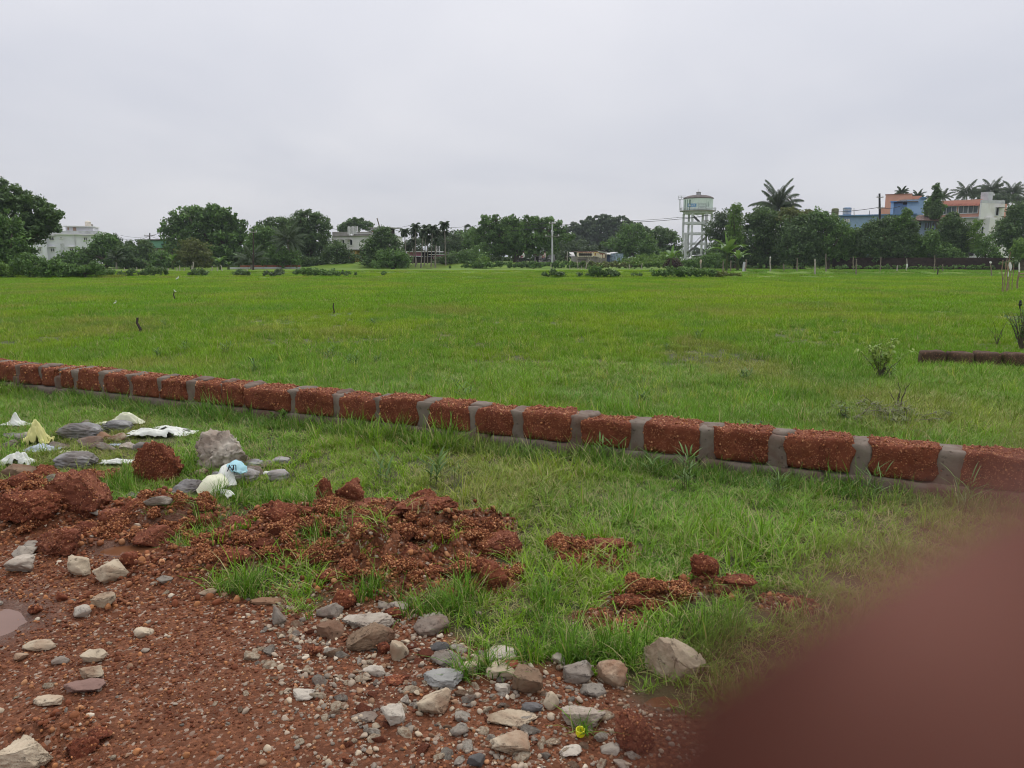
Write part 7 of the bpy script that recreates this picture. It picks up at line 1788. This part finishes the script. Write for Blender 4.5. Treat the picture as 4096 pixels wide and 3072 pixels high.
# ================================================================== birds
def drongo():
    D = 12.2; c = P(4081, 1216, D); m = mpp(c); s = 36*m/.27
    tw = P(4086, 1390, D); root = thing('perch_twig', (tw.x, tw.y, Hs(tw.x, D)), 'slender bare twig under the black bird', 'twig')
    mb = MB(); foot = c+Vector((0, 0, -.055*s)); mb.tube([Vector((tw.x, tw.y, Hs(tw.x, D)-.02)), (Vector(tw)+foot)*.5+Vector((.03, 0, 0)), foot], [.007, .005, .004], 6); mb.build('stem', M_DARKWOOD, root)
    root = thing('bird', tuple(c), 'small black fork tailed bird perched on a slender twig', 'bird')
    mb = MB(); prof = [(.002, .118), (.022, .112), (.032, .095), (.030, .075), (.030, .062), (.042, .035), (.047, 0), (.040, -.035), (.024, -.062), (.012, -.08)]
    vs = []; fs = []; n = 14
    for r_, z in prof:
        off = -.012 if z > .06 else 0
        for k in range(n): t = 2*math.pi*k/n; vs.append(c+Vector((r_*math.cos(t)+off+z*.12, r_*math.sin(t), z))*1 if False else c+Vector(((r_*math.cos(t)+off+z*.12)*s, r_*math.sin(t)*s, z*s)))
    for i in range(len(prof)-1):
        for k in range(n): fs.append((i*n+k, i*n+(k+1) % n, (i+1)*n+(k+1) % n, (i+1)*n+k))
    mb.add(vs, fs); mb.add(vs[:n], [tuple(range(n))]); mb.build('body', M_BLACK, root, smooth=True)
    mb = MB(); h = c+Vector((-.03*s, 0, .094*s)); mb.tube([h, h+Vector((-.018*s, 0, 0)), h+Vector((-.034*s, 0, -.004*s))], [.010*s, .006*s, .001], 6); mb.build('beak', M_BLACK, root)
    for sg in (-1, 1):
        mb = MB(); a = c+Vector((0, sg*.035*s, .045*s)); mb.tube([a, a+Vector((.008*s, sg*.008*s, -.05*s)), a+Vector((.004*s, -sg*.004*s, -.13*s))], [.012*s, .018*s, .003*s], 6); mb.build('wing', M_BLACK, root, smooth=True)
        mb = MB(); a = c+Vector((-.004*s, 0, -.07*s)); mb.hexa([a+Vector(v)*s for v in ((-.008+sg*.014, -.004, -.10), (.008+sg*.026, -.004, -.095), (-.008+sg*.014, .004, -.10), (.008+sg*.026, .004, -.095), (-.008, -.006, 0), (.008, -.006, 0), (-.008, .006, 0), (.008, .006, 0))]); mb.build('tail_feather', M_BLACK, root)
        mb = MB(); a = c+Vector((sg*.012*s, 0, -.04*s)); mb.tube([a, a+Vector((0, -.004, -.028*s))], .003*s, 5); mb.build('leg', M_BLACK, root)
drongo()
M_EGRET = mat_plain('white_plumage', (.80, .80, .78), .8, .03, 10)
def egret(sx, sy, D, label, f=1, s=1.0):
    g = P(sx, sy, D); g.z = Hs(g.x, D)+.02; root = thing('egret', tuple(g), label, 'bird')
    pts = [(0, 0, .42), (.14*f, 0, .50), (.20*f, 0, .60), (.15*f, 0, .70), (.20*f, 0, .80), (-.16*f, 0, .36), (-.28*f, 0, .30)]
    pts = [tuple(Vector(g)+Vector(p)*s) for p in pts]
    skin_body('body', pts, [(0, 1), (1, 2), (2, 3), (3, 4), (0, 5), (5, 6)], [.11*s, .075*s, .035*s, .03*s, .04*s, .07*s, .02*s], M_EGRET, root, g)
    mb = MB(); a = Vector(g)+Vector((.21*f, 0, .80))*s; mb.tube([a, a+Vector((.13*f, 0, -.02))*s], [.018*s, .003*s], 6); mb.build('beak', M_SACKY, root)
    for o_ in (-.03, .03):
        mb = MB(); mb.tube([Vector(g)+Vector((o_, 0, 0))*s, Vector(g)+Vector((o_+.02*f, 0, .2))*s, Vector(g)+Vector((o_, 0, .36))*s], .010*s, 5); mb.build('leg', M_BLACK, root)
egret(710, 1128, 46, 'white egret standing on the field close to the bund', 1, .42)
egret(701, 1174, 31, 'second white egret, nearer, low in the grass', -1, .22)
egret(461, 1224, 23, 'small white egret crouching by itself in the field', 1, .20)

# ================================================================== finger over the lens
def build_finger():
    M, nt, b = _nt('skin'); v = _ocoord(nt, False)
    col = _mixc(nt, _rng(nt, _noise(nt, v, 60, 2), .42, .58), (.055, .015, .009), (.20, .088, .066))
    nt.links.new(col, b.inputs['Base Color']); b.inputs['Roughness'].default_value = .8; b.inputs['Specular IOR Level'].default_value = .12; b.inputs['Subsurface Weight'].default_value = .15
    b.inputs['Subsurface Radius'].default_value = (.004, .0015, .001); b.inputs['Subsurface Scale'].default_value = .5
    _bump(nt, b, _noise(nt, v, 1800, 3), .15, .0003)
    rt = Vector((1, 0, 0)); up = Vector((0, sp, cp)); fw = Vector((0, cp, -sp)); C = Vector((0, 0, CAM_H))
    def cam_pt(x, y, z): return C+rt*x+up*y+fw*z
    # tip centre and joints, metres in front of the lens
    J = [(.0104, -.0128, .0140), (.0170, -.0090, .0142), (.031, -.0040, .0140), (.047, -.002, .010), (.062, -.006, -.004), (.072, -.014, -.024)]
    Rr = [.0092, .0091, .0090, .0096, .0100, .0108]
    pts = [cam_pt(*j) for j in J]; base = pts[0]; root = thing('person', tuple(base), "blurred reddish brown fingertip of the photographer reaching across the lens", 'finger')
    d0 = (pts[0]-pts[1]).normalized(); ps = []; rs_ = []
    for k in range(8):
        a = math.pi/2*(1-k/8); ps.append(pts[0]+d0*Rr[0]*math.sin(a)); rs_.append(max(.0004, Rr[0]*math.cos(a)))
    for i in range(len(pts)-1):
        for k in range(6):
            t = k/6; ps.append(pts[i].lerp(pts[i+1], t)); kn = 1+.05*math.exp(-((t-.5)/.3)**2)*(i in (2, 3)); rs_.append((Rr[i]*(1-t)+Rr[i+1]*t)*kn)
    ps.append(pts[-1]); rs_.append(Rr[-1]*.98); ps.append(pts[-1]+(pts[-1]-pts[-2]).normalized()*.004); rs_.append(Rr[-1]*.6)
    mb = MB(); mb.tube(ps, rs_, 28); mb.build('finger_skin', M, root, smooth=True)
    # nail on the far side
    mb = MB(); vs = []; fs = []
    ax = (pts[1]-pts[0]).normalized(); nf = (fw-ax*fw.dot(ax)).normalized(); sd_ = ax.cross(nf)
    for i in range(7):
        for k in range(9):
            a = (k/8-.5)*1.5; r = Rr[0]*1.03+.0002; q = pts[0]-ax*.003+ax*.0022*i*.8
            vs.append(q+nf*r*math.cos(a)+sd_*r*math.sin(a))
    for i in range(6):
        for k in range(8): fs.append((i*9+k, i*9+k+1, (i+1)*9+k+1, (i+1)*9+k))
    mb.add(vs, fs); mb.build('fingernail', mat_plain('nail', (.45, .27, .22), .35, .05, 100), root, smooth=True)
build_finger()

# ================================================================== grass and gravel (uncountable)
SRC = {}
def src_collection(name, meshes, mat):
    c = bpy.data.collections.new(name)
    for i, me in enumerate(meshes):
        if not me.materials: me.materials.append(mat)
        o = bpy.data.objects.new(f'{name}_{i:02d}', me); c.objects.link(o)
    return c
def scatter(name, pos, rot, scl, idx, tint, coll, kind='stuff', label=None):
    n = len(pos); me = bpy.data.meshes.new(name); me.vertices.add(n); me.vertices.foreach_set('co', np.asarray(pos, np.float32).ravel())
    for an, ty, key, av in (('rot', 'FLOAT_VECTOR', 'vector', rot), ('scl', 'FLOAT', 'value', scl), ('idx', 'INT', 'value', idx), ('tint', 'FLOAT_VECTOR', 'vector', tint)):
        a = me.attributes.new(an, ty, 'POINT'); a.data.foreach_set(key, np.asarray(av, np.int32 if ty == 'INT' else np.float32).ravel())
    o = bpy.data.objects.new(name, me); COL.objects.link(o); tag(o, label, kind=kind)
    ng = bpy.data.node_groups.new(name, 'GeometryNodeTree')
    ng.interface.new_socket('Geometry', in_out='INPUT', socket_type='NodeSocketGeometry'); ng.interface.new_socket('Geometry', in_out='OUTPUT', socket_type='NodeSocketGeometry')
    N, L = ng.nodes, ng.links
    gi = N.new('NodeGroupInput'); go = N.new('NodeGroupOutput'); ip = N.new('GeometryNodeInstanceOnPoints'); ci = N.new('GeometryNodeCollectionInfo')
    ci.inputs['Collection'].default_value = coll; ci.inputs['Separate Children'].default_value = True; ci.inputs['Reset Children'].default_value = True
    def at(nm, ty):
        a = N.new('GeometryNodeInputNamedAttribute'); a.data_type = ty; a.inputs['Name'].default_value = nm; return a.outputs['Attribute']
    er = N.new('FunctionNodeEulerToRotation'); L.new(at('rot', 'FLOAT_VECTOR'), er.inputs[0])
    ip.inputs['Pick Instance'].default_value = True
    L.new(gi.outputs[0], ip.inputs['Points']); L.new(ci.outputs[0], ip.inputs['Instance']); L.new(at('idx', 'INT'), ip.inputs['Instance Index'])
    L.new(er.outputs[0], ip.inputs['Rotation']); L.new(at('scl', 'FLOAT'), ip.inputs['Scale']); L.new(ip.outputs[0], go.inputs[0])
    md = o.modifiers.new('scatter', 'NODES'); md.node_group = ng
    return o
def mat_grass():
    m, nt, b = _nt('grass_blades')
    t = nt.nodes.new('ShaderNodeAttribute'); t.attribute_type = 'INSTANCER'; t.attribute_name = 'tint'
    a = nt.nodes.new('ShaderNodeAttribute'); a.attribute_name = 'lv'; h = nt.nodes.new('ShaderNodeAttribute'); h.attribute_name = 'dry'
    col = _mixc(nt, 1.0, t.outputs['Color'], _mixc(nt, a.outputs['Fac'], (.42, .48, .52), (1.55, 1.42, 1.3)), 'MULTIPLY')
    col = _mixc(nt, h.outputs['Fac'], col, (.46, .38, .20))
    nt.links.new(col, b.inputs['Base Color']); b.inputs['Roughness'].default_value = .55; b.inputs['Specular IOR Level'].default_value = .22
    tr = nt.nodes.new('ShaderNodeBsdfTranslucent'); nt.links.new(_mixc(nt, 1.0, col, (1.25, 1.3, .6), 'MULTIPLY'), tr.inputs['Color'])
    mx = nt.nodes.new('ShaderNodeMixShader'); mx.inputs[0].default_value = .22; nt.links.new(b.outputs[0], mx.inputs[1]); nt.links.new(tr.outputs[0], mx.inputs[2])
    nt.links.new(mx.outputs[0], nt.nodes['Material Output'].inputs['Surface']); return m
M_GRASS = mat_grass()
def tuft(seed, n, rad, h, w, lean, dry=.12, seg=3, hvar=.5, broad=0.0):
    rng = np.random.default_rng(seed)
    r = rad*np.sqrt(rng.random(n)); th = rng.random(n)*6.283; x, y = r*np.cos(th), r*np.sin(th)
    az = rng.random(n)*6.283; hh = h*(1-hvar+hvar*1.3*rng.random(n)); ln = lean*(.2+1.0*rng.random(n)); ww = w*(.6+.7*rng.random(n))*(1+broad*rng.random(n))
    dirx, diry = np.cos(az), np.sin(az); sx_, sy_ = -diry, dirx; V = []; 
    for k in range(seg+1):
        t = k/seg; off = hh*ln*t**1.8; z = hh*t*(1-.28*ln*t); wk = ww*(1-t**1.6)*.5+.0003
        cx_, cy2 = x+dirx*off, y+diry*off
        V.append(np.stack([cx_-sx_*wk, cy2-sy_*wk, z], -1)); V.append(np.stack([cx_+sx_*wk, cy2+sy_*wk, z], -1))
    V = np.stack(V, 1); nv = 2*(seg+1); V = V.reshape(-1, 3); F = []
    base = np.arange(n)*nv
    for k in range(seg): F.append(np.stack([base+2*k, base+2*k+1, base+2*k+3, base+2*k+2], -1))
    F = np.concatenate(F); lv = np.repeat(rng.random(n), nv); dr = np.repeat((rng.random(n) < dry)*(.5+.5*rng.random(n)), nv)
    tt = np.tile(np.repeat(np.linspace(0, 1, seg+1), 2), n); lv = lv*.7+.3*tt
    return mesh_arr('tuft', V, F, smooth=True, attr={'lv': lv, 'dry': dr})
def grass_tint(x, y, r):
    """living colour of the grass, patch by patch"""
    c1 = np.array([.150, .310, .006]); c2 = np.array([.215, .350, .008]); c3 = np.array([.270, .275, .070]); c4 = np.array([.100, .255, .028]); c5 = np.array([.190, .340, .036])
    far = sstep(6, 16, y)[:, None]
    a = sstep(-.25, .35, fbm(x*.45, y*.32+4, o=4))[:, None]; b = sstep(.10, .5, fbm(x*.6+30, y*.4, o=4))[:, None]; d = sstep(.1, .5, fbm(x*1.3-20, y*.9, o=3))[:, None]
    base = c1*(1-a)+c2*a; nearc = (c4*.45+c5*.55)*(1-a*.6)+c2*a*.6
    base = nearc*(1-far)+base*far
    base = base*(1-b*.6)+c3*b*.6; base = base*(1-d*.5)+c4*d*.5
    return base*(.82+.36*r[:, None])
def sample(n, y0, y1, fov=.74, xm=None, power=1.0):
    """plan positions, even in plan, between two distances inside a wedge"""
    y = np.sqrt(RNG.random(n)*(y1**2-y0**2)+y0**2); x = (RNG.random(n)*2-1)*y*fov+0; return x, y
wall_n = np.array(wn_)[:2]; wall_a = np.array(A0)[:2]
def wall_side(x, y): return (x-wall_a[0])*wall_n[0]+(y-wall_a[1])*wall_n[1]
ROCKS = [(o.location.x, o.location.y, max(o.dimensions[:2])*.42) for o in COL.objects if o.type == 'MESH' and o.name.split('.')[0] in ('laterite_rock', 'rock', 'plastic_sheet', 'plastic_sack', 'cement_bag', 'cement_slab', 'cement_lump', 'plastic_film')]
RK = np.array(ROCKS)
def rock_mask(x, y, k=.8):
    m = np.ones(len(x), bool)
    for rx, ry, rr in RK: m &= ((x-rx)**2+((y-ry)*1.15)**2) > (rr*k)**2
    return m
# --- near lot
near_t = [tuft(s, 17, .062, .105, .0068, 1.35, dry=.22) for s in range(5)]+[tuft(10+s, 12, .05, .15, .0075, 1.25, dry=.14) for s in range(3)]+[tuft(20+s, 13, .04, .23, .0068, .7, dry=.10) for s in range(2)]+[tuft(30+s, 26, .06, .07, .010, 1.1, dry=.05, broad=.6) for s in range(2)]+[tuft(40+s, 18, .07, .085, .004, 1.6, dry=.8) for s in range(2)]
C_NEAR = src_collection('grass_tuft', near_t, M_GRASS)
x, y = sample(80000, 1.9, 10.2, 1.0)
sxp, syp = proj(x, y, np.zeros_like(x)); b = bare_f(x, y); mh, mf = mound_f(x, y); ws = wall_side(x, y); pu = pud(x, y)
dens = (1-b)*(1-.84*mf); dens *= np.where(pu < 1.5, 0.12, 1)
dens *= .55+.9*sstep(-.4, .3, fbm(x*2.6, y*2.6, o=3))
rub = sstep(2480, 2380, syp)*sstep(2000, 2080, syp)*sstep(2150, 2000, sxp)*sstep(380, 480, sxp); dens *= 1-.45*rub
dens = np.where((ws > -.03) & (ws < WW+.05), 0, dens)
keep = (RNG.random(len(x)) < dens*.84) & (syp < 3250) & rock_mask(x, y)
x, y = x[keep], y[keep]; ws = ws[keep]; sxp, syp = sxp[keep], syp[keep]; n = len(x); r = RNG.random(n)
idx = RNG.choice(14, n, p=[.10]*5+[.055]*3+[.012]*2+[.065]*2+[.0905]*2)
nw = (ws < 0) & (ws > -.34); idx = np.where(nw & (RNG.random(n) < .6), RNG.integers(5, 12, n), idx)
scl = .45+.45*RNG.random(n); scl *= .75+.5*sstep(-.3, .5, fbm(x*1.7+5, y*1.7, o=3)); scl = np.where(nw & (RNG.random(n) < .6), scl*(1.05+.25*(x < 0)), scl)
edge = np.abs(syp-np.interp(sxp, BX, BY)) < 130; lush = edge & (sxp > 2100); scl = np.where(lush, scl*1.1, scl)
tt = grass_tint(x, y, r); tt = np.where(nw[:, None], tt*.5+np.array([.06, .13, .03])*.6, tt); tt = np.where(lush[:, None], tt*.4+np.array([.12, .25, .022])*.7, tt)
z = H(x, y)-.006
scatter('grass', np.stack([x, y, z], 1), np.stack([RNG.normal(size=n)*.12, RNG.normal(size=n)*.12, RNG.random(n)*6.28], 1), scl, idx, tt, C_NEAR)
# individual lush tufts at the gravel edge and between boulders
px = []
for (cx, cy_, sx_, sy_, k) in ((1000, 2360, 45, 22, 26), (480, 1960, 50, 28, 60), (560, 1900, 30, 20, 20), (1850, 2700, 16, 10, 7), (1960, 2690, 24, 12, 10), (2180, 2400, 40, 90, 30), (1780, 2440, 70, 30, 45), (2420, 2620, 150, 30, 60), (1160, 2030, 60, 20, 30),
                              (1010, 2000, 60, 16, 30), (2850, 2560, 90, 60, 60), (1290, 2220, 60, 30, 24), (750, 1900, 40, 26, 20), (2330, 2930, 10, 5, 3), (1480, 2380, 60, 14, 14), (820, 2080, 60, 30, 16), (900, 1990, 40, 14, 14)):
    for _ in range(k): px.append((cx+RNG.normal()*sx_, cy_+RNG.normal()*sy_))
pp = [G(a, b_) for a, b_ in px]; x = np.array([p.x for p in pp]); y = np.array([p.y for p in pp]); n = len(x); r = RNG.random(n)
scatter('tall_grass', np.stack([x, y, H(x, y)-.005], 1), np.stack([RNG.normal(size=n)*.1, RNG.normal(size=n)*.1, RNG.random(n)*6.28], 1), .42+.42*RNG.random(n), RNG.choice([5, 6, 7, 8, 9], n), np.array([.105, .225, .022])*(.7+.6*r[:, None]), C_NEAR)
# --- field, near band
mid_t = [tuft(60+s, 60, .16, .12, .0075, .7, dry=.10, seg=3) for s in range(5)]+[tuft(70+s, 46, .16, .19, .0085, .8, dry=.14, seg=3) for s in range(2)]+[tuft(80+s, 50, .16, .09, .0075, 1.1, dry=.55, seg=2) for s in range(1)]
C_MID = src_collection('field_tuft', mid_t, M_GRASS)
x, y = sample(52000, 5, 24, .86); ws = wall_side(x, y); k = (ws > WW+.06) & (RNG.random(len(x)) < .35+.75*sstep(-.4, .3, fbm(x*1.1, y*.8, o=3))) & (~((((x-12.7)/1.1)**2+((y-17.6)/1.3)**2) < 1+.5*vnoise(x*2, y*2)))
x, y = x[k], y[k]; n = len(x); r = RNG.random(n); idx = RNG.choice(8, n, p=[.16]*5+[.06]*2+[.08])
scl = (.48+.42*RNG.random(n))*(.8+.4*sstep(-.4, .4, fbm(x*.7+9, y*.6, o=3)))
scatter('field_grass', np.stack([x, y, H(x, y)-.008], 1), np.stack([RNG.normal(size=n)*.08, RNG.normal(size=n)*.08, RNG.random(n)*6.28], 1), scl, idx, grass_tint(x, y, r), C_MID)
x, y = sample(5200, 5.5, 19, .76); ws = wall_side(x, y); k = (ws > WW+.1) & (fbm(x*.5+3, y*.35, o=3) > -.15); x, y = x[k], y[k]; n = len(x); r = RNG.random(n)
scatter('seed_grass', np.stack([x, y, H(x, y)-.008], 1), np.stack([RNG.normal(size=n)*.15, RNG.normal(size=n)*.15, RNG.random(n)*6.28], 1), .4+.5*RNG.random(n), RNG.choice([8, 9, 5, 12], n), np.array([.34, .42, .075])*(.75+.5*r[:, None]), C_NEAR)
far_t = [tuft(90+s, 190, .55, .14, .016, .7, dry=.10, seg=2) for s in range(5)]
C_FAR = src_collection('far_tuft', far_t, M_GRASS)
x, y = sample(34000, 21, 92, .76); k = (y < 84+.12*x) & (RNG.random(len(x)) < np.clip(40/y, .5, 1)); x, y = x[k], y[k]; n = len(x); r = RNG.random(n)
tt = grass_tint(x, y, r); wet = ((x > 16) & (y > 58))[:, None]; tt = np.where(wet, tt*.4+np.array([.085, .25, .012])*.6, tt)
scatter('far_grass', np.stack([x, y, H(x, y)-.02], 1), np.stack([np.zeros(n), np.zeros(n), RNG.random(n)*6.28], 1), .7+.5*RNG.random(n), RNG.integers(0, 5, n), tt, C_FAR)
# --- gravel
def mat_grit():
    m, nt, b = _nt('grit'); t = nt.nodes.new('ShaderNodeAttribute'); t.attribute_type = 'INSTANCER'; t.attribute_name = 'tint'
    v = _ocoord(nt, False); nt.links.new(_mixc(nt, 1.0, t.outputs['Color'], _mixc(nt, _noise(nt, v, 3, 4), (.6, .6, .6), (1.4, 1.4, 1.4)), 'MULTIPLY'), b.inputs['Base Color'])
    b.inputs['Roughness'].default_value = .8; b.inputs['Specular IOR Level'].default_value = .3; return m
M_GRIT = mat_grit(); gm = []
for k in range(6):
    p, F = rock_verts((1, .85, .7), 800+k, 2, 0, 6, .05); gm.append(mesh_arr('grit', p, F))
C_GRIT = src_collection('grit_piece', gm, M_GRIT)
x, y = sample(262000, 1.7, 7.2, 1.0); b = bare_f(x, y); mh, mf = mound_f(x, y); pu = pud(x, y); sxp, syp = proj(x, y, np.zeros_like(x))
rub = sstep(2480, 2380, syp)*sstep(2000, 2080, syp)*sstep(2150, 2000, sxp)*sstep(380, 480, sxp)
d = np.maximum(np.maximum(b*(.5+.5*sstep(-.3, .3, fbm(x*3, y*3, o=3))), mf), rub*.7)*np.where(pu < 1.35, .05, 1)*np.clip((3.2/y)**1.3, .25, 1)
k = (RNG.random(len(x)) < d) & (syp < 3250) & (np.abs(x) < 8); x, y, mf, syp, sxp = x[k], y[k], mf[k], syp[k], sxp[k]; n = len(x); r = RNG.random(n)
size = .0045+.011*RNG.random(n)**3+.016*mf*RNG.random(n)**4+.010*(RNG.random(n)**10); size *= np.clip(y/3.0, .8, 2.0)
reds = np.array([[.15, .044, .017], [.22, .078, .030], [.33, .140, .055], [.10, .029, .011], [.42, .21, .10]]); pal = np.array([[.36, .28, .20], [.27, .22, .17], [.24, .14, .08]])
ci = RNG.choice(5, n, p=[.34, .27, .15, .18, .06]); tt = reds[ci]; rockband = sstep(900, 1300, sxp)*(1-mf); pk = RNG.random(n) < (.03+.30*rockband); size = size*np.where(pk & (rockband > .5), 1.5, 1.0); tt = np.where(pk[:, None], pal[RNG.integers(0, 3, n)], tt)*(.8+.4*r[:, None])
scatter('gravel', np.stack([x, y, H(x, y)+size*.12], 1), RNG.random((n, 3))*np.array([.6, .6, 6.28]), size, RNG.integers(0, 6, n), tt, C_GRIT)

# crumbs broken off the laterite: on the boulders, the wall blocks and the heaps; block tops get a lit tint
bpy.context.view_layer.update()
cp_, cs_, TOPP, TOPS = [], [], [], []
for o in list(COL.objects):
    nm = o.name.split('.')[0]
    if o.type != 'MESH' or not (nm in ('laterite_rock', 'laterite_lump') or (nm == 'block' and o.parent == wroot)): continue
    me = o.data; nf = len(me.polygons); c = np.empty(nf*3); me.polygons.foreach_get('center', c); nn_ = np.empty(nf*3); me.polygons.foreach_get('normal', nn_); ar = np.empty(nf); me.polygons.foreach_get('area', ar)
    c = c.reshape(-1, 3); nn_ = nn_.reshape(-1, 3); mw = np.array(o.matrix_world); c = c@mw[:3, :3].T+mw[:3, 3]
    vis = (nn_[:, 2] > -.2) & (c[:, 1] < 12) & ((nn_[:, 1] < .5) | (nn_[:, 2] > .5)); w_ = ar*vis
    if w_.sum() <= 0: continue
    k_ = int(min(900, w_.sum()*(1500 if nm == 'block' else 3600)/max(1, c[:, 1].mean()/3.5))); ii = RNG.choice(nf, k_, p=w_/w_.sum())
    cp_.append(c[ii]+RNG.normal(size=(k_, 3))*.006-nn_[ii]*.002); cs_.append((.006+.011*RNG.random(k_)**3)*np.clip(c[ii][:, 1]/4.2, .9, 1.8))
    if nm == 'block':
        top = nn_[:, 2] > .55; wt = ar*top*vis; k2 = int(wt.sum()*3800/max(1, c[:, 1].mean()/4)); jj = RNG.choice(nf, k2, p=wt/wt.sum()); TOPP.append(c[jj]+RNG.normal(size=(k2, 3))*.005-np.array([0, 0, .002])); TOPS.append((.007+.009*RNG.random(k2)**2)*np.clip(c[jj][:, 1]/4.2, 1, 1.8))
x, y = sample(60000, 1.9, 7.2, .80); mh, mf = mound_f(x, y); pu = pud(x, y); sxp, syp = proj(x, y, np.zeros_like(x))
rub = sstep(2480, 2380, syp)*sstep(2000, 2080, syp)*sstep(2150, 2000, sxp)*sstep(380, 480, sxp)
k = (RNG.random(len(x)) < np.maximum(mf, rub*.45)*.28) & (pu > 1.2) & (np.abs(x) < 8); x, y = x[k], y[k]; sz = .010+.034*RNG.random(len(x))**3.0
cp_.append(np.stack([x, y, H(x, y)+sz*.12], 1)); cs_.append(sz)
x, y = sample(9000, 1.9, 4.5, .80); b = bare_f(x, y); sxp, syp = proj(x, y, np.zeros_like(x)); k = (RNG.random(len(x)) < b*.10*(sxp < 1500)) & (pud(x, y) > 1.3); x, y = x[k], y[k]; sz = .010+.022*RNG.random(len(x))**2.5
cp_.append(np.stack([x, y, H(x, y)+sz*.12], 1)); cs_.append(sz)
npale = None
pos = np.concatenate(cp_); size = np.concatenate(cs_); n = len(pos); tt = reds[RNG.choice(5, n, p=[.26, .32, .22, .10, .10])]*(.95+.5*RNG.random((n, 1)))
scatter('laterite_crumbs', pos, RNG.random((n, 3))*6.28, size, RNG.integers(0, 6, n), tt, C_GRIT)
x, y = sample(34000, 1.9, 4.6, .80); b = bare_f(x, y); sxp, syp = proj(x, y, np.zeros_like(x)); band = sstep(850, 1250, sxp)*sstep(2720, 2560, sxp)*(.35+.65*sstep(2950, 2700, syp))
k = (RNG.random(len(x)) < b*(band*.42+.03)) & (pud(x, y) > 1.3); x, y = x[k], y[k]; n = len(x); sz = .008+.026*RNG.random(n)**2.6
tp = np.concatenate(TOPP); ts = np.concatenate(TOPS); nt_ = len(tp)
scatter('laterite_grit', tp, RNG.random((nt_, 3))*6.28, ts, RNG.integers(0, 6, nt_), np.array([[.34, .13, .06], [.46, .22, .12], [.26, .085, .04]])[RNG.choice(3, nt_)]*(.8+.4*RNG.random((nt_, 1))), C_GRIT)  # paler reds put the light on the block tops into the grit colour
pc = np.array([[.46, .37, .26], [.38, .30, .22], [.27, .22, .17], [.30, .18, .105], [.54, .46, .35]]); tt = pc[RNG.choice(5, n, p=[.3, .25, .2, .15, .1])]*(.75+.45*RNG.random((n, 1)))
cmesh = []
for k_ in range(6):
    p, F = rock_verts((1, .8, .55), 1400+k_, 2, 0, 12, .05, .2, (.34, .8)); cmesh.append(mesh_arr('chip', p, F))
scatter('stone_chips', np.stack([x, y, H(x, y)+sz*.10], 1), RNG.random((n, 3))*np.array([.7, .7, 6.28]), sz, RNG.integers(0, 6, n), tt, src_collection('chip_piece', cmesh, M_GRIT))
print('CHIPS', n)
# ================================================================== haze
HZ = 0.00030
hm = bpy.data.materials.new('haze'); hm.use_nodes = True; hnt = hm.node_tree; hnt.nodes.clear()
hv = hnt.nodes.new('ShaderNodeVolumePrincipled'); hv.inputs['Density'].default_value = HZ; hv.inputs['Color'].default_value = (.86, .92, 1.0, 1)
hv.inputs['Anisotropy'].default_value = 0.2
ho = hnt.nodes.new('ShaderNodeOutputMaterial'); hnt.links.new(hv.outputs[0], ho.inputs['Volume'])
mb = MB(); mb.box((0, 1300, 11.5), (3300, 3500, 29)); o = mb.build('haze', hm, None); tag(o, kind='stuff')
